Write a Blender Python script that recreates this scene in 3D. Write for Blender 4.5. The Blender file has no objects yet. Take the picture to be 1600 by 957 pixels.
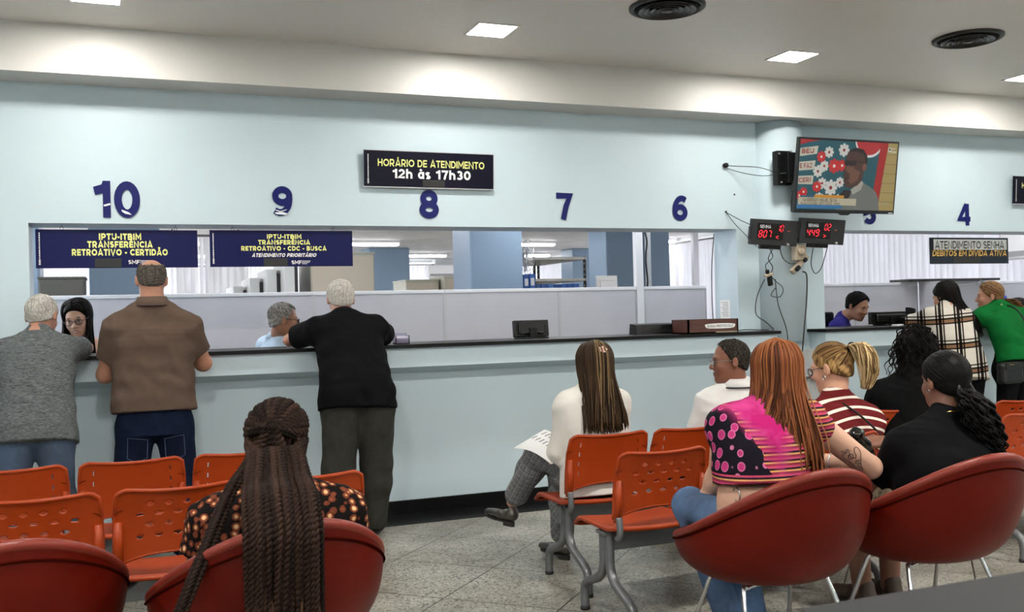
import bpy, bmesh, math, random
import numpy as np
from mathutils import Vector, Matrix

R = random.Random(7)
SC = bpy.context.scene
COL = SC.collection
PI = math.pi

# ------------------------------------------------------------------ camera
H_CAM = 1.378
cam_d = bpy.data.cameras.new('camera')
cam = bpy.data.objects.new('camera', cam_d)
COL.objects.link(cam)
PITCH, ROLL, YAW = -0.0081, -0.0261, 0.3767
def _axes():
    cp, sp, cr, sr = math.cos(PITCH), math.sin(PITCH), math.cos(ROLL), math.sin(ROLL)
    f = Vector((0, cp, -sp)); u = Vector((0, sp, cp)); x = Vector((1, 0, 0))
    rz = Matrix.Rotation(-YAW, 3, 'Z')
    return rz @ (cr * x + sr * u), rz @ (-sr * x + cr * u), rz @ f
AXX, AXU, AXF = _axes()
m3 = Matrix((AXX, AXU, -AXF)).transposed()
cam.matrix_world = Matrix.Translation((0, 0, H_CAM)) @ m3.to_4x4()
cam_d.sensor_width = 36.0
cam_d.lens = 1533.2 / 1600 * 36.0
cam_d.clip_start = 0.05
cam_d.dof.use_dof = True
cam_d.dof.focus_distance = 5.0
cam_d.dof.aperture_fstop = 7.1
SC.camera = cam

# ------------------------------------------------------------------ exposure, world, light levels
SC.view_settings.view_transform = 'Standard'
SC.view_settings.look = 'None'
SC.view_settings.exposure = 1.55
SC.view_settings.gamma = 1.0
SC.view_settings.use_curve_mapping = False
PANEL = 45.0       # recessed LED panels of the waiting hall
PANEL_REAR = 135.0   # unseen rows of the rear half, set brighter to lift the lower wall
TUBE = 10.0         # fluorescent fittings of the office behind the counter
DAY = 0.66           # daylight on the windows behind the blinds
w = bpy.data.worlds.new('world'); SC.world = w; w.use_nodes = True
w.node_tree.nodes['Background'].inputs[0].default_value = (.75, .85, 1, 1)
w.node_tree.nodes['Background'].inputs[1].default_value = 0.4

# ------------------------------------------------------------------ helpers: materials
def lin(c):
    if isinstance(c, str):
        c = c.lstrip('#'); c = [int(c[i:i + 2], 16) / 255 for i in (0, 2, 4)]
    return tuple((x / 12.92 if x <= .04045 else ((x + .055) / 1.055) ** 2.4) for x in c[:3]) + (1,)
class NT:
    def __init__(s, name):
        s.m = bpy.data.materials.new(name); s.m.use_nodes = True
        s.t = s.m.node_tree; s.b = s.t.nodes['Principled BSDF']
    def n(s, kind, **kw):
        nd = s.t.nodes.new('ShaderNode' + kind)
        for k, v in kw.items(): setattr(nd, k, v)
        return nd
    def l(s, a, b): s.t.links.new(a, b)
    def math(s, op, a, b=None, c=None):
        nd = s.n('Math', operation=op)
        for i, v in enumerate((a, b, c)):
            if v is None: continue
            if isinstance(v, (int, float)): nd.inputs[i].default_value = v
            else: s.l(v, nd.inputs[i])
        return nd.outputs[0]
    def mix(s, f, a, b, mode='MIX'):
        nd = s.n('Mix', data_type='RGBA', blend_type=mode)
        for i, v in ((0, f), (6, a), (7, b)):
            if isinstance(v, (int, float)): nd.inputs[i].default_value = v
            elif isinstance(v, tuple): nd.inputs[i].default_value = v
            else: s.l(v, nd.inputs[i])
        return nd.outputs[2]
    def ramp(s, f, stops, interp='LINEAR'):
        nd = s.n('ValToRGB'); cr = nd.color_ramp; cr.interpolation = interp
        while len(cr.elements) < len(stops): cr.elements.new(.5)
        for e, (p, c) in zip(cr.elements, stops):
            e.position = p; e.color = c if isinstance(c, tuple) else lin(c)
        s.l(f, nd.inputs[0]); return nd.outputs[0]
    def coord(s, which='Object', scale=(1, 1, 1), rot=(0, 0, 0), loc=(0, 0, 0)):
        if which == 'World': src = s.n('NewGeometry').outputs['Position']
        else: src = s.n('TexCoord').outputs[which]
        mp = s.n('Mapping'); s.l(src, mp.inputs[0])
        mp.inputs[1].default_value = loc; mp.inputs[2].default_value = rot; mp.inputs[3].default_value = scale
        return mp.outputs[0]
    def noise(s, vec, scale, detail=3, rough=.55, out=0):
        nd = s.n('TexNoise'); s.l(vec, nd.inputs['Vector'])
        nd.inputs['Scale'].default_value = scale; nd.inputs['Detail'].default_value = detail
        nd.inputs['Roughness'].default_value = rough
        return nd.outputs[out]
    def bump(s, h, strength=.2, dist=.01):
        nd = s.n('Bump'); nd.inputs['Strength'].default_value = strength; nd.inputs['Distance'].default_value = dist
        s.l(h, nd.inputs['Height']); s.l(nd.outputs[0], s.b.inputs['Normal'])
    def col(s, v):
        if isinstance(v, tuple): s.b.inputs['Base Color'].default_value = v
        else: s.l(v, s.b.inputs['Base Color'])
    def set(s, **kw):
        for k, v in kw.items(): s.b.inputs[k].default_value = v
MATS = {}
def mat(name, color='#808080', rough=.5, metal=0., var=.0, scale=20., bump=0., bscale=80., spec=.5, coat=0., stretch=(1, 1, 1)):
    """a plain surface with a little procedural variation of colour and relief"""
    if name in MATS: return MATS[name]
    t = NT(name); c = lin(color)
    t.set(Roughness=rough, Metallic=metal, **{'Specular IOR Level': spec, 'Coat Weight': coat})
    v = t.coord('Object', scale=stretch)
    nz = t.noise(v, scale)
    lo = tuple(x * (1 - var) for x in c[:3]) + (1,); hi = tuple(min(1, x * (1 + var)) for x in c[:3]) + (1,)
    t.col(t.ramp(nz, [(.3, lo), (.7, hi)]))
    if bump: t.bump(t.noise(v, bscale, 4), bump, .004)
    MATS[name] = t.m
    return t.m
def emit(name, color, strength=1.0):
    if name in MATS: return MATS[name]
    t = NT(name); t.set(**{'Emission Color': lin(color), 'Emission Strength': strength, 'Roughness': .4})
    t.col(lin(color) if strength > 3 else tuple(x * .15 for x in lin(color)[:3]) + (1,))
    MATS[name] = t.m
    return t.m

# ------------------------------------------------------------------ helpers: meshes
class MB:
    """collects shapes and links them as ONE mesh object"""
    def __init__(s): s.v = []; s.f = []; s.sm = []; s.mi = []
    def add(s, vs, fs, smooth=False, mi=0):
        o = len(s.v); s.v += [tuple(v) for v in vs]
        for f in fs: s.f.append(tuple(i + o for i in f)); s.sm.append(smooth); s.mi.append(mi)
        return s
    def box(s, a, b, mi=0, M=None, bev=0.):
        x0, y0, z0 = [min(p, q) for p, q in zip(a, b)]; x1, y1, z1 = [max(p, q) for p, q in zip(a, b)]
        if bev > 0:
            bm = bmesh.new(); bmesh.ops.create_cube(bm, size=1)
            for v in bm.verts: v.co = Vector(((x0 + x1) / 2 + v.co.x * (x1 - x0), (y0 + y1) / 2 + v.co.y * (y1 - y0), (z0 + z1) / 2 + v.co.z * (z1 - z0)))
            bmesh.ops.bevel(bm, geom=list(bm.edges), offset=bev, segments=2, affect='EDGES', profile=.5)
            bm.verts.ensure_lookup_table()
            vs = [v.co.copy() for v in bm.verts]; fs = [[v.index for v in f.verts] for f in bm.faces]; bm.free()
        else:
            vs = [Vector(p) for p in ((x0, y0, z0), (x1, y0, z0), (x1, y1, z0), (x0, y1, z0), (x0, y0, z1), (x1, y0, z1), (x1, y1, z1), (x0, y1, z1))]
            fs = [(0, 3, 2, 1), (4, 5, 6, 7), (0, 1, 5, 4), (1, 2, 6, 5), (2, 3, 7, 6), (3, 0, 4, 7)]
        if M is not None: vs = [M @ Vector(v) for v in vs]
        return s.add(vs, fs, False, mi)
    def prism(s, pts, z0, z1, M=None, mi=0, smooth=False):
        """polygon pts in xy pushed from z0 to z1 (any polygon, one n-gon per cap)"""
        n = len(pts)
        vs = [Vector((x, y, z0)) for x, y in pts] + [Vector((x, y, z1)) for x, y in pts]
        if M is not None: vs = [M @ v for v in vs]
        fs = [tuple(range(n))[::-1], tuple(range(n, 2 * n))] + [(i, (i + 1) % n, n + (i + 1) % n, n + i) for i in range(n)]
        return s.add(vs, fs, smooth, mi)
    def tube(s, pts, r, n=8, mi=0, closed=False, caps=True, smooth=True):
        pts = [Vector(p) for p in pts]; N = len(pts)
        rs = r if isinstance(r, (list, tuple)) else [r] * N
        vs = []; fs = []; up = None
        for i, p in enumerate(pts):
            if closed: t = pts[(i + 1) % N] - pts[i - 1]
            else: t = pts[min(i + 1, N - 1)] - pts[max(i - 1, 0)]
            if t.length < 1e-9: t = Vector((0, 0, 1))
            t.normalize()
            if up is None:
                up = t.orthogonal().normalized()
            up = (up - t * up.dot(t))
            if up.length < 1e-6: up = t.orthogonal()
            up.normalize(); sd = t.cross(up)
            for k in range(n):
                a = 2 * PI * k / n
                vs.append(p + (up * math.cos(a) + sd * math.sin(a)) * rs[i])
        M_ = N if closed else N - 1
        for i in range(M_):
            for k in range(n):
                a = i * n + k; b = i * n + (k + 1) % n; c = ((i + 1) % N) * n + (k + 1) % n; d = ((i + 1) % N) * n + k
                fs.append((a, b, c, d))
        if caps and not closed:
            fs.append(tuple(range(n))[::-1]); fs.append(tuple(range((N - 1) * n, N * n)))
        return s.add(vs, fs, smooth, mi)
    def lathe(s, prof, n=24, M=None, mi=0, smooth=True):
        """prof: (r, z) list revolved about z"""
        vs = []; fs = []
        for r, z in prof:
            for k in range(n):
                a = 2 * PI * k / n; v = Vector((r * math.cos(a), r * math.sin(a), z))
                vs.append(M @ v if M is not None else v)
        for i in range(len(prof) - 1):
            for k in range(n):
                fs.append((i * n + k, i * n + (k + 1) % n, (i + 1) * n + (k + 1) % n, (i + 1) * n + k))
        fs.append(tuple(range(n))[::-1]); fs.append(tuple(range((len(prof) - 1) * n, len(prof) * n)))
        return s.add(vs, fs, smooth, mi)
    def mesh(s, name, mats):
        me = bpy.data.meshes.new(name); me.from_pydata([tuple(v) for v in s.v], [], s.f)
        for m in (mats if isinstance(mats, (list, tuple)) else [mats]): me.materials.append(m)
        me.polygons.foreach_set('use_smooth', s.sm); me.polygons.foreach_set('material_index', s.mi)
        me.update(); return me
    def build(s, name, mats, parent=None, loc=None, rot=None):
        return link(name, s.mesh(name, mats), parent, loc, rot)
def link(name, data, parent=None, loc=None, rot=None):
    o = bpy.data.objects.new(name, data); COL.objects.link(o)
    if parent is not None: o.parent = parent
    if loc is not None: o.location = loc
    if rot is not None: o.rotation_euler = rot
    return o
def tag(o, label=None, cat=None, group=None, kind=None):
    if label: o['label'] = label
    if cat: o['category'] = cat
    if group: o['group'] = group
    if kind: o['kind'] = kind
    return o
def thing(name, label, cat, loc=(0, 0, 0), rotz=0., group=None):
    o = link(name, None, None, loc, (0, 0, rotz)); o.empty_display_size = .1
    return tag(o, label, cat, group)
def struct(name, mb, mats): return tag(mb.build(name, mats), kind='structure')
def copy_tree(o, parent=None):
    c = o.copy(); COL.objects.link(c)
    if parent is not None: c.parent = parent
    for ch in list(o.children): copy_tree(ch, c)
    return c
def spline(pts, n=8):
    """Catmull-Rom through pts"""
    P = [Vector(p) for p in pts]; out = []
    for i in range(len(P) - 1):
        p0 = P[max(i - 1, 0)]; p1 = P[i]; p2 = P[i + 1]; p3 = P[min(i + 2, len(P) - 1)]
        for k in range(n):
            t = k / n
            out.append(.5 * ((2 * p1) + (p2 - p0) * t + (2 * p0 - 5 * p1 + 4 * p2 - p3) * t * t + (3 * p1 - p0 - 3 * p2 + p3) * t ** 3))
    out.append(P[-1]); return out
# lettering drawn with thick strokes: glyph = (width, strokes); a stroke is a list of points or ('A', cx, cy, rx, ry, from, to) in degrees; cap height 1
def _arc(cx, cy, rx, ry, a0, a1):
    n = max(3, int(abs(a1 - a0) / 15))
    return [(cx + rx * math.cos(math.radians(a0 + (a1 - a0) * i / n)), cy + ry * math.sin(math.radians(a0 + (a1 - a0) * i / n))) for i in range(n + 1)]
def glyphs(k):
    h = k / 2; t = 1 - h; m = .5; A = _arc
    G = {
        'I': (k + .02, [[(h, 0), (h, 1)]]), 'L': (.66, [[(h, 1), (h, h), (.66, h)]]), 'T': (.78, [[(0, t), (.78, t)], [(.39, 0), (.39, 1)]]),
        'E': (.72, [[(.72, h), (h, h), (h, t), (.72, t)], [(h, m), (.66, m)]]), 'F': (.7, [[(h, 0), (h, t), (.7, t)], [(h, .47), (.64, .47)]]),
        'H': (.86, [[(h, 0), (h, 1)], [(.86 - h, 0), (.86 - h, 1)], [(h, m), (.86 - h, m)]]),
        'P': (.82, [[(h, 0), (h, t), (.45, t)] + A(.45, .64, .37 - h, t - .64, 90, -90) + [(h, .64 - (t - .64))]]),
        'R': (.86, [[(h, 0), (h, t), (.45, t)] + A(.45, .64, .37 - h, t - .64, 90, -90) + [(h, .64 - (t - .64))], [(.44, .3), (.74, 0)]]),
        'B': (.84, [[(h, m), (h, t), (.44, t)] + A(.44, .5 + (t - .5) / 2, .34 - h, (t - .5) / 2, 90, -90) + [(h, m)], [(h, m), (.47, m)] + A(.47, h + (.5 - h) / 2, .37 - h, (.5 - h) / 2, 90, -90) + [(h, h), (h, m)]]),
        'D': (.9, [[(h, h), (h, t), (.42, t)] + A(.42, m, .48 - h, m - h, 90, -90) + [(h, h)]]),
        'O': (1.06, [A(.53, m, .53 - h, m - h, 0, 360)]), 'C': (.94, [A(.53, m, .53 - h, m - h, 42, 318)]), 'G': (1.0, [A(.53, m, .53 - h, m - h, 42, 345) + [(1.0 - h, .46), (.6, .46)]]),
        'U': (.88, [[(h, 1), (h, .42)] + A(.44, .42, .44 - h, .42 - h, 180, 360) + [(.88 - h, 1)]]), 'J': (.6, [[(.6 - h, 1), (.6 - h, .36)] + A(.27, .36, .33 - h, .36 - h, 0, -160)]),
        'A': (1.0, [[(h * .9, 0), (.5, 1.04 - h * .2), (1 - h * .9, 0)], [(.24, .27), (.76, .27)]]), 'V': (.96, [[(h * .9, 1), (.48, -.02 + h * .3), (.96 - h * .9, 1)]]),
        'N': (.92, [[(h, 0), (h, .98), (.92 - h, .02), (.92 - h, 1)]]), 'M': (1.06, [[(h, 0), (h, .98), (.53, .32), (1.06 - h, .98), (1.06 - h, 0)]]), 'Z': (.8, [[(.04, t), (.74, t), (.06, h), (.78, h)]]),
        'S': (.76, [A(.38, .5 + (t - .5) / 2, .36 - h, (t - .5) / 2, 30, 270) + A(.38, h + (.5 - h) / 2, .38 - h, (.5 - h) / 2, 90, -150)]),
        '-': (.42, [[(.02, .42), (.4, .42)]]), '|': (.3, [[(.15, 0), (.15, 1)]]), ' ': (.3, []),
        'h': (.7, [[(h, 0), (h, 1.02)], [(h, .36)] + A(.35, .42, .35 - h, .34 - h, 170, 0) + [(.7 - h, 0)]]),
        's': (.58, [A(.29, .56, .28 - h, .2 - h, 30, 270) + A(.29, .19, .29 - h, .2 - h + .01, 90, -150)]),
        'a': (.7, [A(.35, .38, .34 - h, .38 - h, 0, 360), [(.7 - h, 0), (.7 - h, .76)]]),
        '1': (.5, [[(.5 - h, 0), (.5 - h, 1)], [(.5 - h, .94), (.32, .8), (.02, .72)]]),
        '0': (.78, [A(.39, m, .39 - h, m - h, 0, 360)]),
        '2': (.72, [A(.36, .66, .36 - h, t - .66, 165, -20) + [(.06, h), (.7, h)]]),
        '3': (.72, [A(.35, .5 + (t - .5) / 2, .33 - h, (t - .5) / 2, 150, -90), A(.35, h + (.5 - h) / 2, .37 - h, (.5 - h) / 2, 90, -150)]),
        '4': (.78, [[(.58, 0), (.58, 1)], [(.52, .96), (.06, .3), (.78, .3)]]),
        '5': (.74, [[(.7, t), (.2, t), (.13, .5)] + A(.36, .34, .38 - h, .34 - h, 130, -150)]),
        '6': (.76, [A(.38, .33, .38 - h, .33 - h, 0, 360), [(h, .33)] + A(.47, .45, .47 - h, t - .45, 175, 55)]),
        '7': (.74, [[(.02, t), (.64, t)] + [(.46, .5), (.32, 0)]]),
        '8': (.76, [A(.38, .5 + (t - .5) / 2, .34 - h, (t - .5) / 2, 0, 360), A(.38, h + (.5 - h) / 2, .38 - h, (.5 - h) / 2, 0, 360)]),
        '9': (.76, [A(.38, .67, .38 - h, .33 - h, 0, 360), [(.76 - h, .67)] + A(.29, .55, .47 - h, .55 - h, -5, -125)]),
    }
    return G
ACC = {'Ê': ('E', '^'), 'Ã': ('A', '~'), 'Á': ('A', "'"), 'É': ('E', "'"), 'Í': ('I', "'"), 'à': ('a', '`'), 'Ç': ('C', ',')}
def ribbon(mb, pts, k, P):
    """flat stroke of width k along pts, butt ends, mitred joints; P maps (x, y) to 3D"""
    closed = len(pts) > 3 and math.dist(pts[0], pts[-1]) < 1e-6
    if closed: pts = pts[:-1]
    n = len(pts); L = []; Rr = []
    for i in range(n):
        a = pts[i - 1] if (i > 0 or closed) else None; b = pts[(i + 1) % n] if (i < n - 1 or closed) else None; p = pts[i]
        def nrm(u, v):
            d = math.dist(u, v) or 1e-9; return (-(v[1] - u[1]) / d, (v[0] - u[0]) / d)
        if a is None: q = nrm(p, b); s = 1
        elif b is None: q = nrm(a, p); s = 1
        else:
            n1 = nrm(a, p); n2 = nrm(p, b); q = (n1[0] + n2[0], n1[1] + n2[1]); l = math.hypot(*q) or 1e-9; q = (q[0] / l, q[1] / l)
            s = min(1.6, 1 / max(.35, q[0] * n1[0] + q[1] * n1[1]))
        L.append((p[0] + q[0] * k / 2 * s, p[1] + q[1] * k / 2 * s)); Rr.append((p[0] - q[0] * k / 2 * s, p[1] - q[1] * k / 2 * s))
    vs = [P(*v) for v in L] + [P(*v) for v in Rr]
    mb.add(vs, [(i, n + i, n + (i + 1) % n, (i + 1) % n) for i in range(n if closed else n - 1)])
def text_mesh(name, body, size, mats, parent, M, bold=0., shear=0., width=None, align='CENTER', extrude=.0006, space=1.):
    """lettering as a mesh; M maps (x right, y up, z out) to the parent's space; size is about 1.37 cap heights, bold thickens the stroke"""
    k = .13 + bold * 2.6; G = glyphs(k); mb = MB(); x = 0.; parts = []
    for ch in body:
        g = ACC.get(ch, (ch, None)); w_, st = G[g[0]]
        for p in st: parts.append([(x + a, b) for a, b in p])
        c = x + w_ / 2; top = .86 if g[0] == 'a' else 1.1
        if g[1] == '^': parts.append([(c - .17, top), (c, top + .15), (c + .17, top)])
        elif g[1] == '~': parts.append([(c - .2, top), (c - .08, top + .09), (c + .07, top + .03), (c + .2, top + .12)])
        elif g[1] == "'": parts.append([(c - .08, top), (c + .1, top + .18)])
        elif g[1] == '`': parts.append([(c + .08, top), (c - .12, top + .16)])
        elif g[1] == ',': parts.append([(c, 0), (c - .05, -.2)])
        x += w_ + .13 * space + (.05 if ch == ' ' else 0)
    tot = x - .13; cap = size * .73; sx = (width / tot) if width else cap
    z = [0]
    def P(a, b):
        return M @ Vector(((a - tot / 2) * sx + shear * (b - .5) * cap, (b - .5) * cap, extrude + z[0]))
    for q in parts:
        z[0] += extrude * .02
        kk = k
        ribbon(mb, q, kk, P)
    return mb.build(name, mats, parent)
def frame_wall(x, y, z):
    """text frame on a face looking to -Y"""
    return Matrix.Translation((x, y, z)) @ Matrix.Rotation(PI / 2, 4, 'X')
# ------------------------------------------------------------------ the hall
YW = 6.652
def m_wall(name, c):
    t = NT(name); v = t.coord('World')
    n1 = t.noise(v, 1.3, 4); n2 = t.noise(v, 60, 2)
    base = lin(c)
    t.col(t.mix(n1, tuple(x * .95 for x in base[:3]) + (1,), tuple(min(1, x * 1.04) for x in base[:3]) + (1,)))
    t.set(Roughness=.42, **{'Specular IOR Level': .4}); t.bump(n2, .08, .002); return t.m
M_wall = m_wall('pale_blue_paint', '#bfd0d8')
M_white = m_wall('white_ceiling_paint', '#dcdad6')
M_soffit = m_wall('soffit_paint', '#cbc9c5')
def m_floor():
    t = NT('terrazzo_tile'); v = t.coord('World', loc=(0, 0, 0))
    a = -0.7698
    mp = t.coord('World', scale=(1 / .6,) * 3, rot=(0, 0, 0))
    # tile grid turned 44 degrees to the counter wall
    nd = t.n('VectorRotate', rotation_type='Z_AXIS'); t.l(t.n('NewGeometry').outputs['Position'], nd.inputs['Vector'])
    nd.inputs['Center'].default_value = (2.241, 6.305, 0); nd.inputs['Angle'].default_value = -a
    sx = t.n('SeparateXYZ'); t.l(nd.outputs[0], sx.inputs[0])
    def joint(o, off):
        q = t.math('FRACT', t.math('ADD', t.math('DIVIDE', t.math('SUBTRACT', o, off), .6), 100.5))
        return t.math('ABSOLUTE', t.math('SUBTRACT', q, .5))
    jx = joint(sx.outputs[0], 2.241); jy = joint(sx.outputs[1], 6.305)
    line = t.math('LESS_THAN', t.math('MINIMUM', jx, jy), .0062)
    vor = t.n('TexVoronoi'); t.l(v, vor.inputs['Vector']); vor.inputs['Scale'].default_value = 95
    chips = t.ramp(vor.outputs['Color'], [(.18, '#5a5750'), (.3, '#949189'), (.65, '#a4a299'), (.9, '#bab7ad')])
    fine = t.noise(v, 150, 3, .7)
    chips = t.mix(t.ramp(fine, [(.36, (1, 1, 1, 1)), (.46, (0, 0, 0, 1))]), chips, lin('#5c574e'))
    big = t.noise(v, 2.2, 5, .6)
    stain = t.ramp(big, [(.35, (.62, .6, .56, 1)), (.62, (1, 1, 1, 1))])
    c = t.mix(1.0, chips, stain, 'MULTIPLY')
    t.col(t.mix(line, c, lin('#2b2825')))
    t.set(Roughness=.32, **{'Specular IOR Level': .4})
    t.bump(t.math('SUBTRACT', 1., line), .25, .002)
    return t.m
M_floor = m_floor()
M_black = mat('black_granite', '#0a0a0b', .38, var=.5, scale=160, spec=.2)
M_blacktile = mat('black_floor_tile', '#141416', .22, var=.4, scale=60)

X0, X1, Y0 = -4.6, 12.2, -5.2
struct('floor', MB().box((X0, Y0, -.1), (X1, 23, 0)), M_floor)
struct('ceiling', MB().box((X0, Y0, 3.17), (X1, 7.0, 3.3)), M_white)
struct('wall_rear', MB().box((X0, Y0 - .2, 0), (X1, Y0, 3.17)), M_wall)
struct('wall_left', MB().box((X0 - .2, Y0, 0), (X0, 23, 3.17)), M_wall)
struct('wall_right', MB().box((X1, Y0, 0), (X1 + .2, YW + .3, 3.17)), M_wall)
wf = MB(); T = .33
wf.box((X0, YW, 2.012), (X1, YW + T, 3.17))
wf.box((X0, YW, 0), (X1, YW + T, 1.165))
wf.box((X0, YW, 1.165), (-.532, YW + T, 2.012))
wf.box((4.585, YW, 1.165), (5.435, YW + T, 2.012))
wf.box((8.9, YW, 1.165), (X1, YW + T, 2.012))
struct('wall_front', wf, M_wall)
# round column half sunk in the wall between the two openings
colm = MB(); n = 26; pts = [(5.005 + .215 * math.cos(PI + PI * i / n), YW + .03 + .2 * math.sin(PI + PI * i / n)) for i in range(n + 1)]
colm.prism(pts, 1.1, 2.88, smooth=False)
o = struct('column', colm, M_wall)
for p in o.data.polygons: p.use_smooth = len(p.vertices) == 4
# soffit above the counter wall
struct('trim_1', MB().box((X0, YW - .285, 2.875), (X1, YW, 3.17)), M_soffit)
# painted aprons under the two counters
ap = MB()
ap.prism([(-.2, 1.035), (-.2, 1.165), (0, 1.165), (0, .985)], X0, 4.80, Matrix(((0, 0, 1, 0), (1, 0, 0, YW), (0, 1, 0, 0), (0, 0, 0, 1))))
struct('trim_2', ap, M_wall)
ap = MB()
ap.prism([(-.2, 1.035), (-.2, 1.165), (0, 1.165), (0, .985)], 5.27, 9.6, Matrix(((0, 0, 1, 0), (1, 0, 0, YW), (0, 1, 0, 0), (0, 0, 0, 1))))
struct('trim_3', ap, M_wall)
# black base and black tile strip
struct('baseboard_front', MB().box((X0, YW - .012, .0), (X1, YW, .1)).box((X0, YW - .018, .085), (X1, YW, .1)), M_black)
fs = MB()
for i in range(28):
    fs.box((X0 + i * .6, 6.315, 0), (X0 + i * .6 + .597, YW - .012, .004))
struct('trim_4', fs, M_blacktile)
# granite worktops
tag(MB().prism([(-.6, YW - .235), (4.815, YW - .235), (4.815, YW - .002), (4.583, YW - .002), (4.583, YW + .42), (-.53, YW + .42), (-.53, YW - .002), (-.6, YW - .002)], 1.166, 1.19).build('worktop', M_black), 'long black granite worktop under windows 10 to 6', 'worktop')
tag(MB().prism([(5.245, YW - .235), (9.2, YW - .235), (9.2, YW - .002), (8.898, YW - .002), (8.898, YW + .42), (5.437, YW + .42), (5.437, YW - .002), (5.245, YW - .002)], 1.166, 1.19).build('worktop', M_black), 'black granite worktop right of the column, below the number 4', 'worktop')

# ------------------------------------------------------------------ recessed LED panels
M_led = emit('led_panel_glow', '#fffaf2', PANEL)
M_led_rear = emit('led_panel_glow_rear', '#fffaf2', PANEL_REAR)
M_trimw = mat('panel_frame', '#dedcd8', .4)
def led(x, y, label, group, m=None):
    t = thing('ceiling_light', label, 'ceiling light', (x, y, 3.17), 0, group)
    f = MB(); a, b = .142, .124
    f.box((-a, -a, -.006), (a, -b, 0)); f.box((-a, b, -.006), (a, a, 0)); f.box((-a, -b, -.006), (-b, b, 0)); f.box((b, -b, -.006), (a, b, 0))
    f.build('frame', M_trimw, t)
    MB().box((-b, -b, -.003), (b, b, -.001)).build('diffuser', m or M_led, t)
for x, lab in ((-2.41, None), (-.11, 'square recessed light panel at the ceiling edge above the number 10'), (2.19, 'square recessed light panel above the opening hours sign'),
               (4.49, 'square recessed light panel left of the television, near the soffit'), (6.79, 'square recessed light panel cut by the right edge of the photo'), (9.09, None), (11.3, None)):
    led(x, 5.76, lab or 'square recessed light panel beyond the edge of the view', 'recessed panels by the soffit')
for yy in (2.3, -1.2, -4.2):
    for x in (-3.0, .0, 3.0, 6.0, 9.0):
        led(x, yy, 'square recessed light panel over the rear of the hall', 'recessed panels over the waiting seats', M_led_rear)

# round air diffusers
M_vent = mat('dark_vent_metal', '#2e2d2b', .42, .3, var=.2)
M_vent2 = mat('vent_ring_metal', '#4a4947', .35, .5, var=.2)
def vent(x, y, label):
    t = thing('air_vent', label, 'air vent', (x, y, 3.17), 0, 'round ceiling diffusers')
    MB().lathe([(.225, 0), (.225, -.012), (.205, -.02), (.195, -.012), (.195, -.001)], 40).build('rim', M_vent, t)
    MB().lathe([(.2, -.002), (.001, -.0025)], 32).build('backing', mat('vent_black', '#070707', .8), t)
    for r in (.165, .13, .095, .06):
        MB().lathe([(r - .025, -.006), (r + .003, -.03), (r + .006, -.028), (r - .02, -.004)], 36).build('ring', M_vent2, t)
    MB().lathe([(.035, -.006), (.035, -.03), (.001, -.032)], 20).build('hub', M_vent, t)
vent(3.02, 5.02, 'round dark ceiling diffuser cut by the top edge of the photo')
vent(5.36, 5.02, 'round dark ceiling diffuser near the right edge of the photo')

# ------------------------------------------------------------------ the office behind the counter
M_off = m_wall('office_paint', '#c9cccb'); M_offc = mat('office_ceiling_board', '#e2dfdc', .8, var=.08, scale=3)
M_blue = m_wall('blue_column_paint', '#75899c')
struct('ceiling_office', MB().box((X0, YW + T, 2.72), (9.9, 23, 2.8)), M_offc)
struct('wall_office_back', MB().box((X0, 22.6, 0), (9.9, 22.8, 1.0)).box((X0, 22.6, 2.66), (9.9, 22.8, 2.8)).box((X0, 22.6, 1.0), (-3.2, 22.8, 2.66)).box((6.9, 22.3, 0), (7.5, 22.6, 2.72)), M_off)
struct('wall_office_right', MB().box((9.7, YW + T, 0), (9.9, 22.8, 1.0)).box((9.7, YW + T, 2.66), (9.9, 22.8, 2.8)), M_off)
M_day = emit('daylit_glass', '#f2f6ff', DAY)
struct('window_1', MB().box((-3.2, 22.72, 1.0), (9.9, 22.74, 2.66)), emit('daylit_glass_far', '#f2f6ff', DAY * 1.7))
struct('glow_pane_left', MB().box((-4.58, 7.6, 1.0), (-4.56, 22, 2.66)), emit('side_fill_glow', '#f2f6ff', 3.4))  # unseen glowing pane added on the left wall to brighten the columns' left faces
struct('window_2', MB().box((9.84, YW + T, 1.0), (9.86, 22.8, 2.66)), M_day)
def m_blind():
    t = NT('blind_fabric'); v = t.coord('World', scale=(1, 1, .15))
    t.col(t.ramp(t.noise(v, 9), [(.3, '#d6d3d2'), (.7, '#efeeee')])); t.set(Roughness=.7)
    tr = t.n('BsdfTranslucent'); tr.inputs[0].default_value = (.86, .86, .9, 1)
    ad = t.n('MixShader'); ad.inputs[0].default_value = .35
    t.l(t.b.outputs[0], ad.inputs[1]); t.l(tr.outputs[0], ad.inputs[2])
    t.l(ad.outputs[0], t.t.nodes['Material Output'].inputs[0]); return t.m
M_blind = m_blind(); M_rail = mat('blind_rail', '#56524f', .5)
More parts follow.
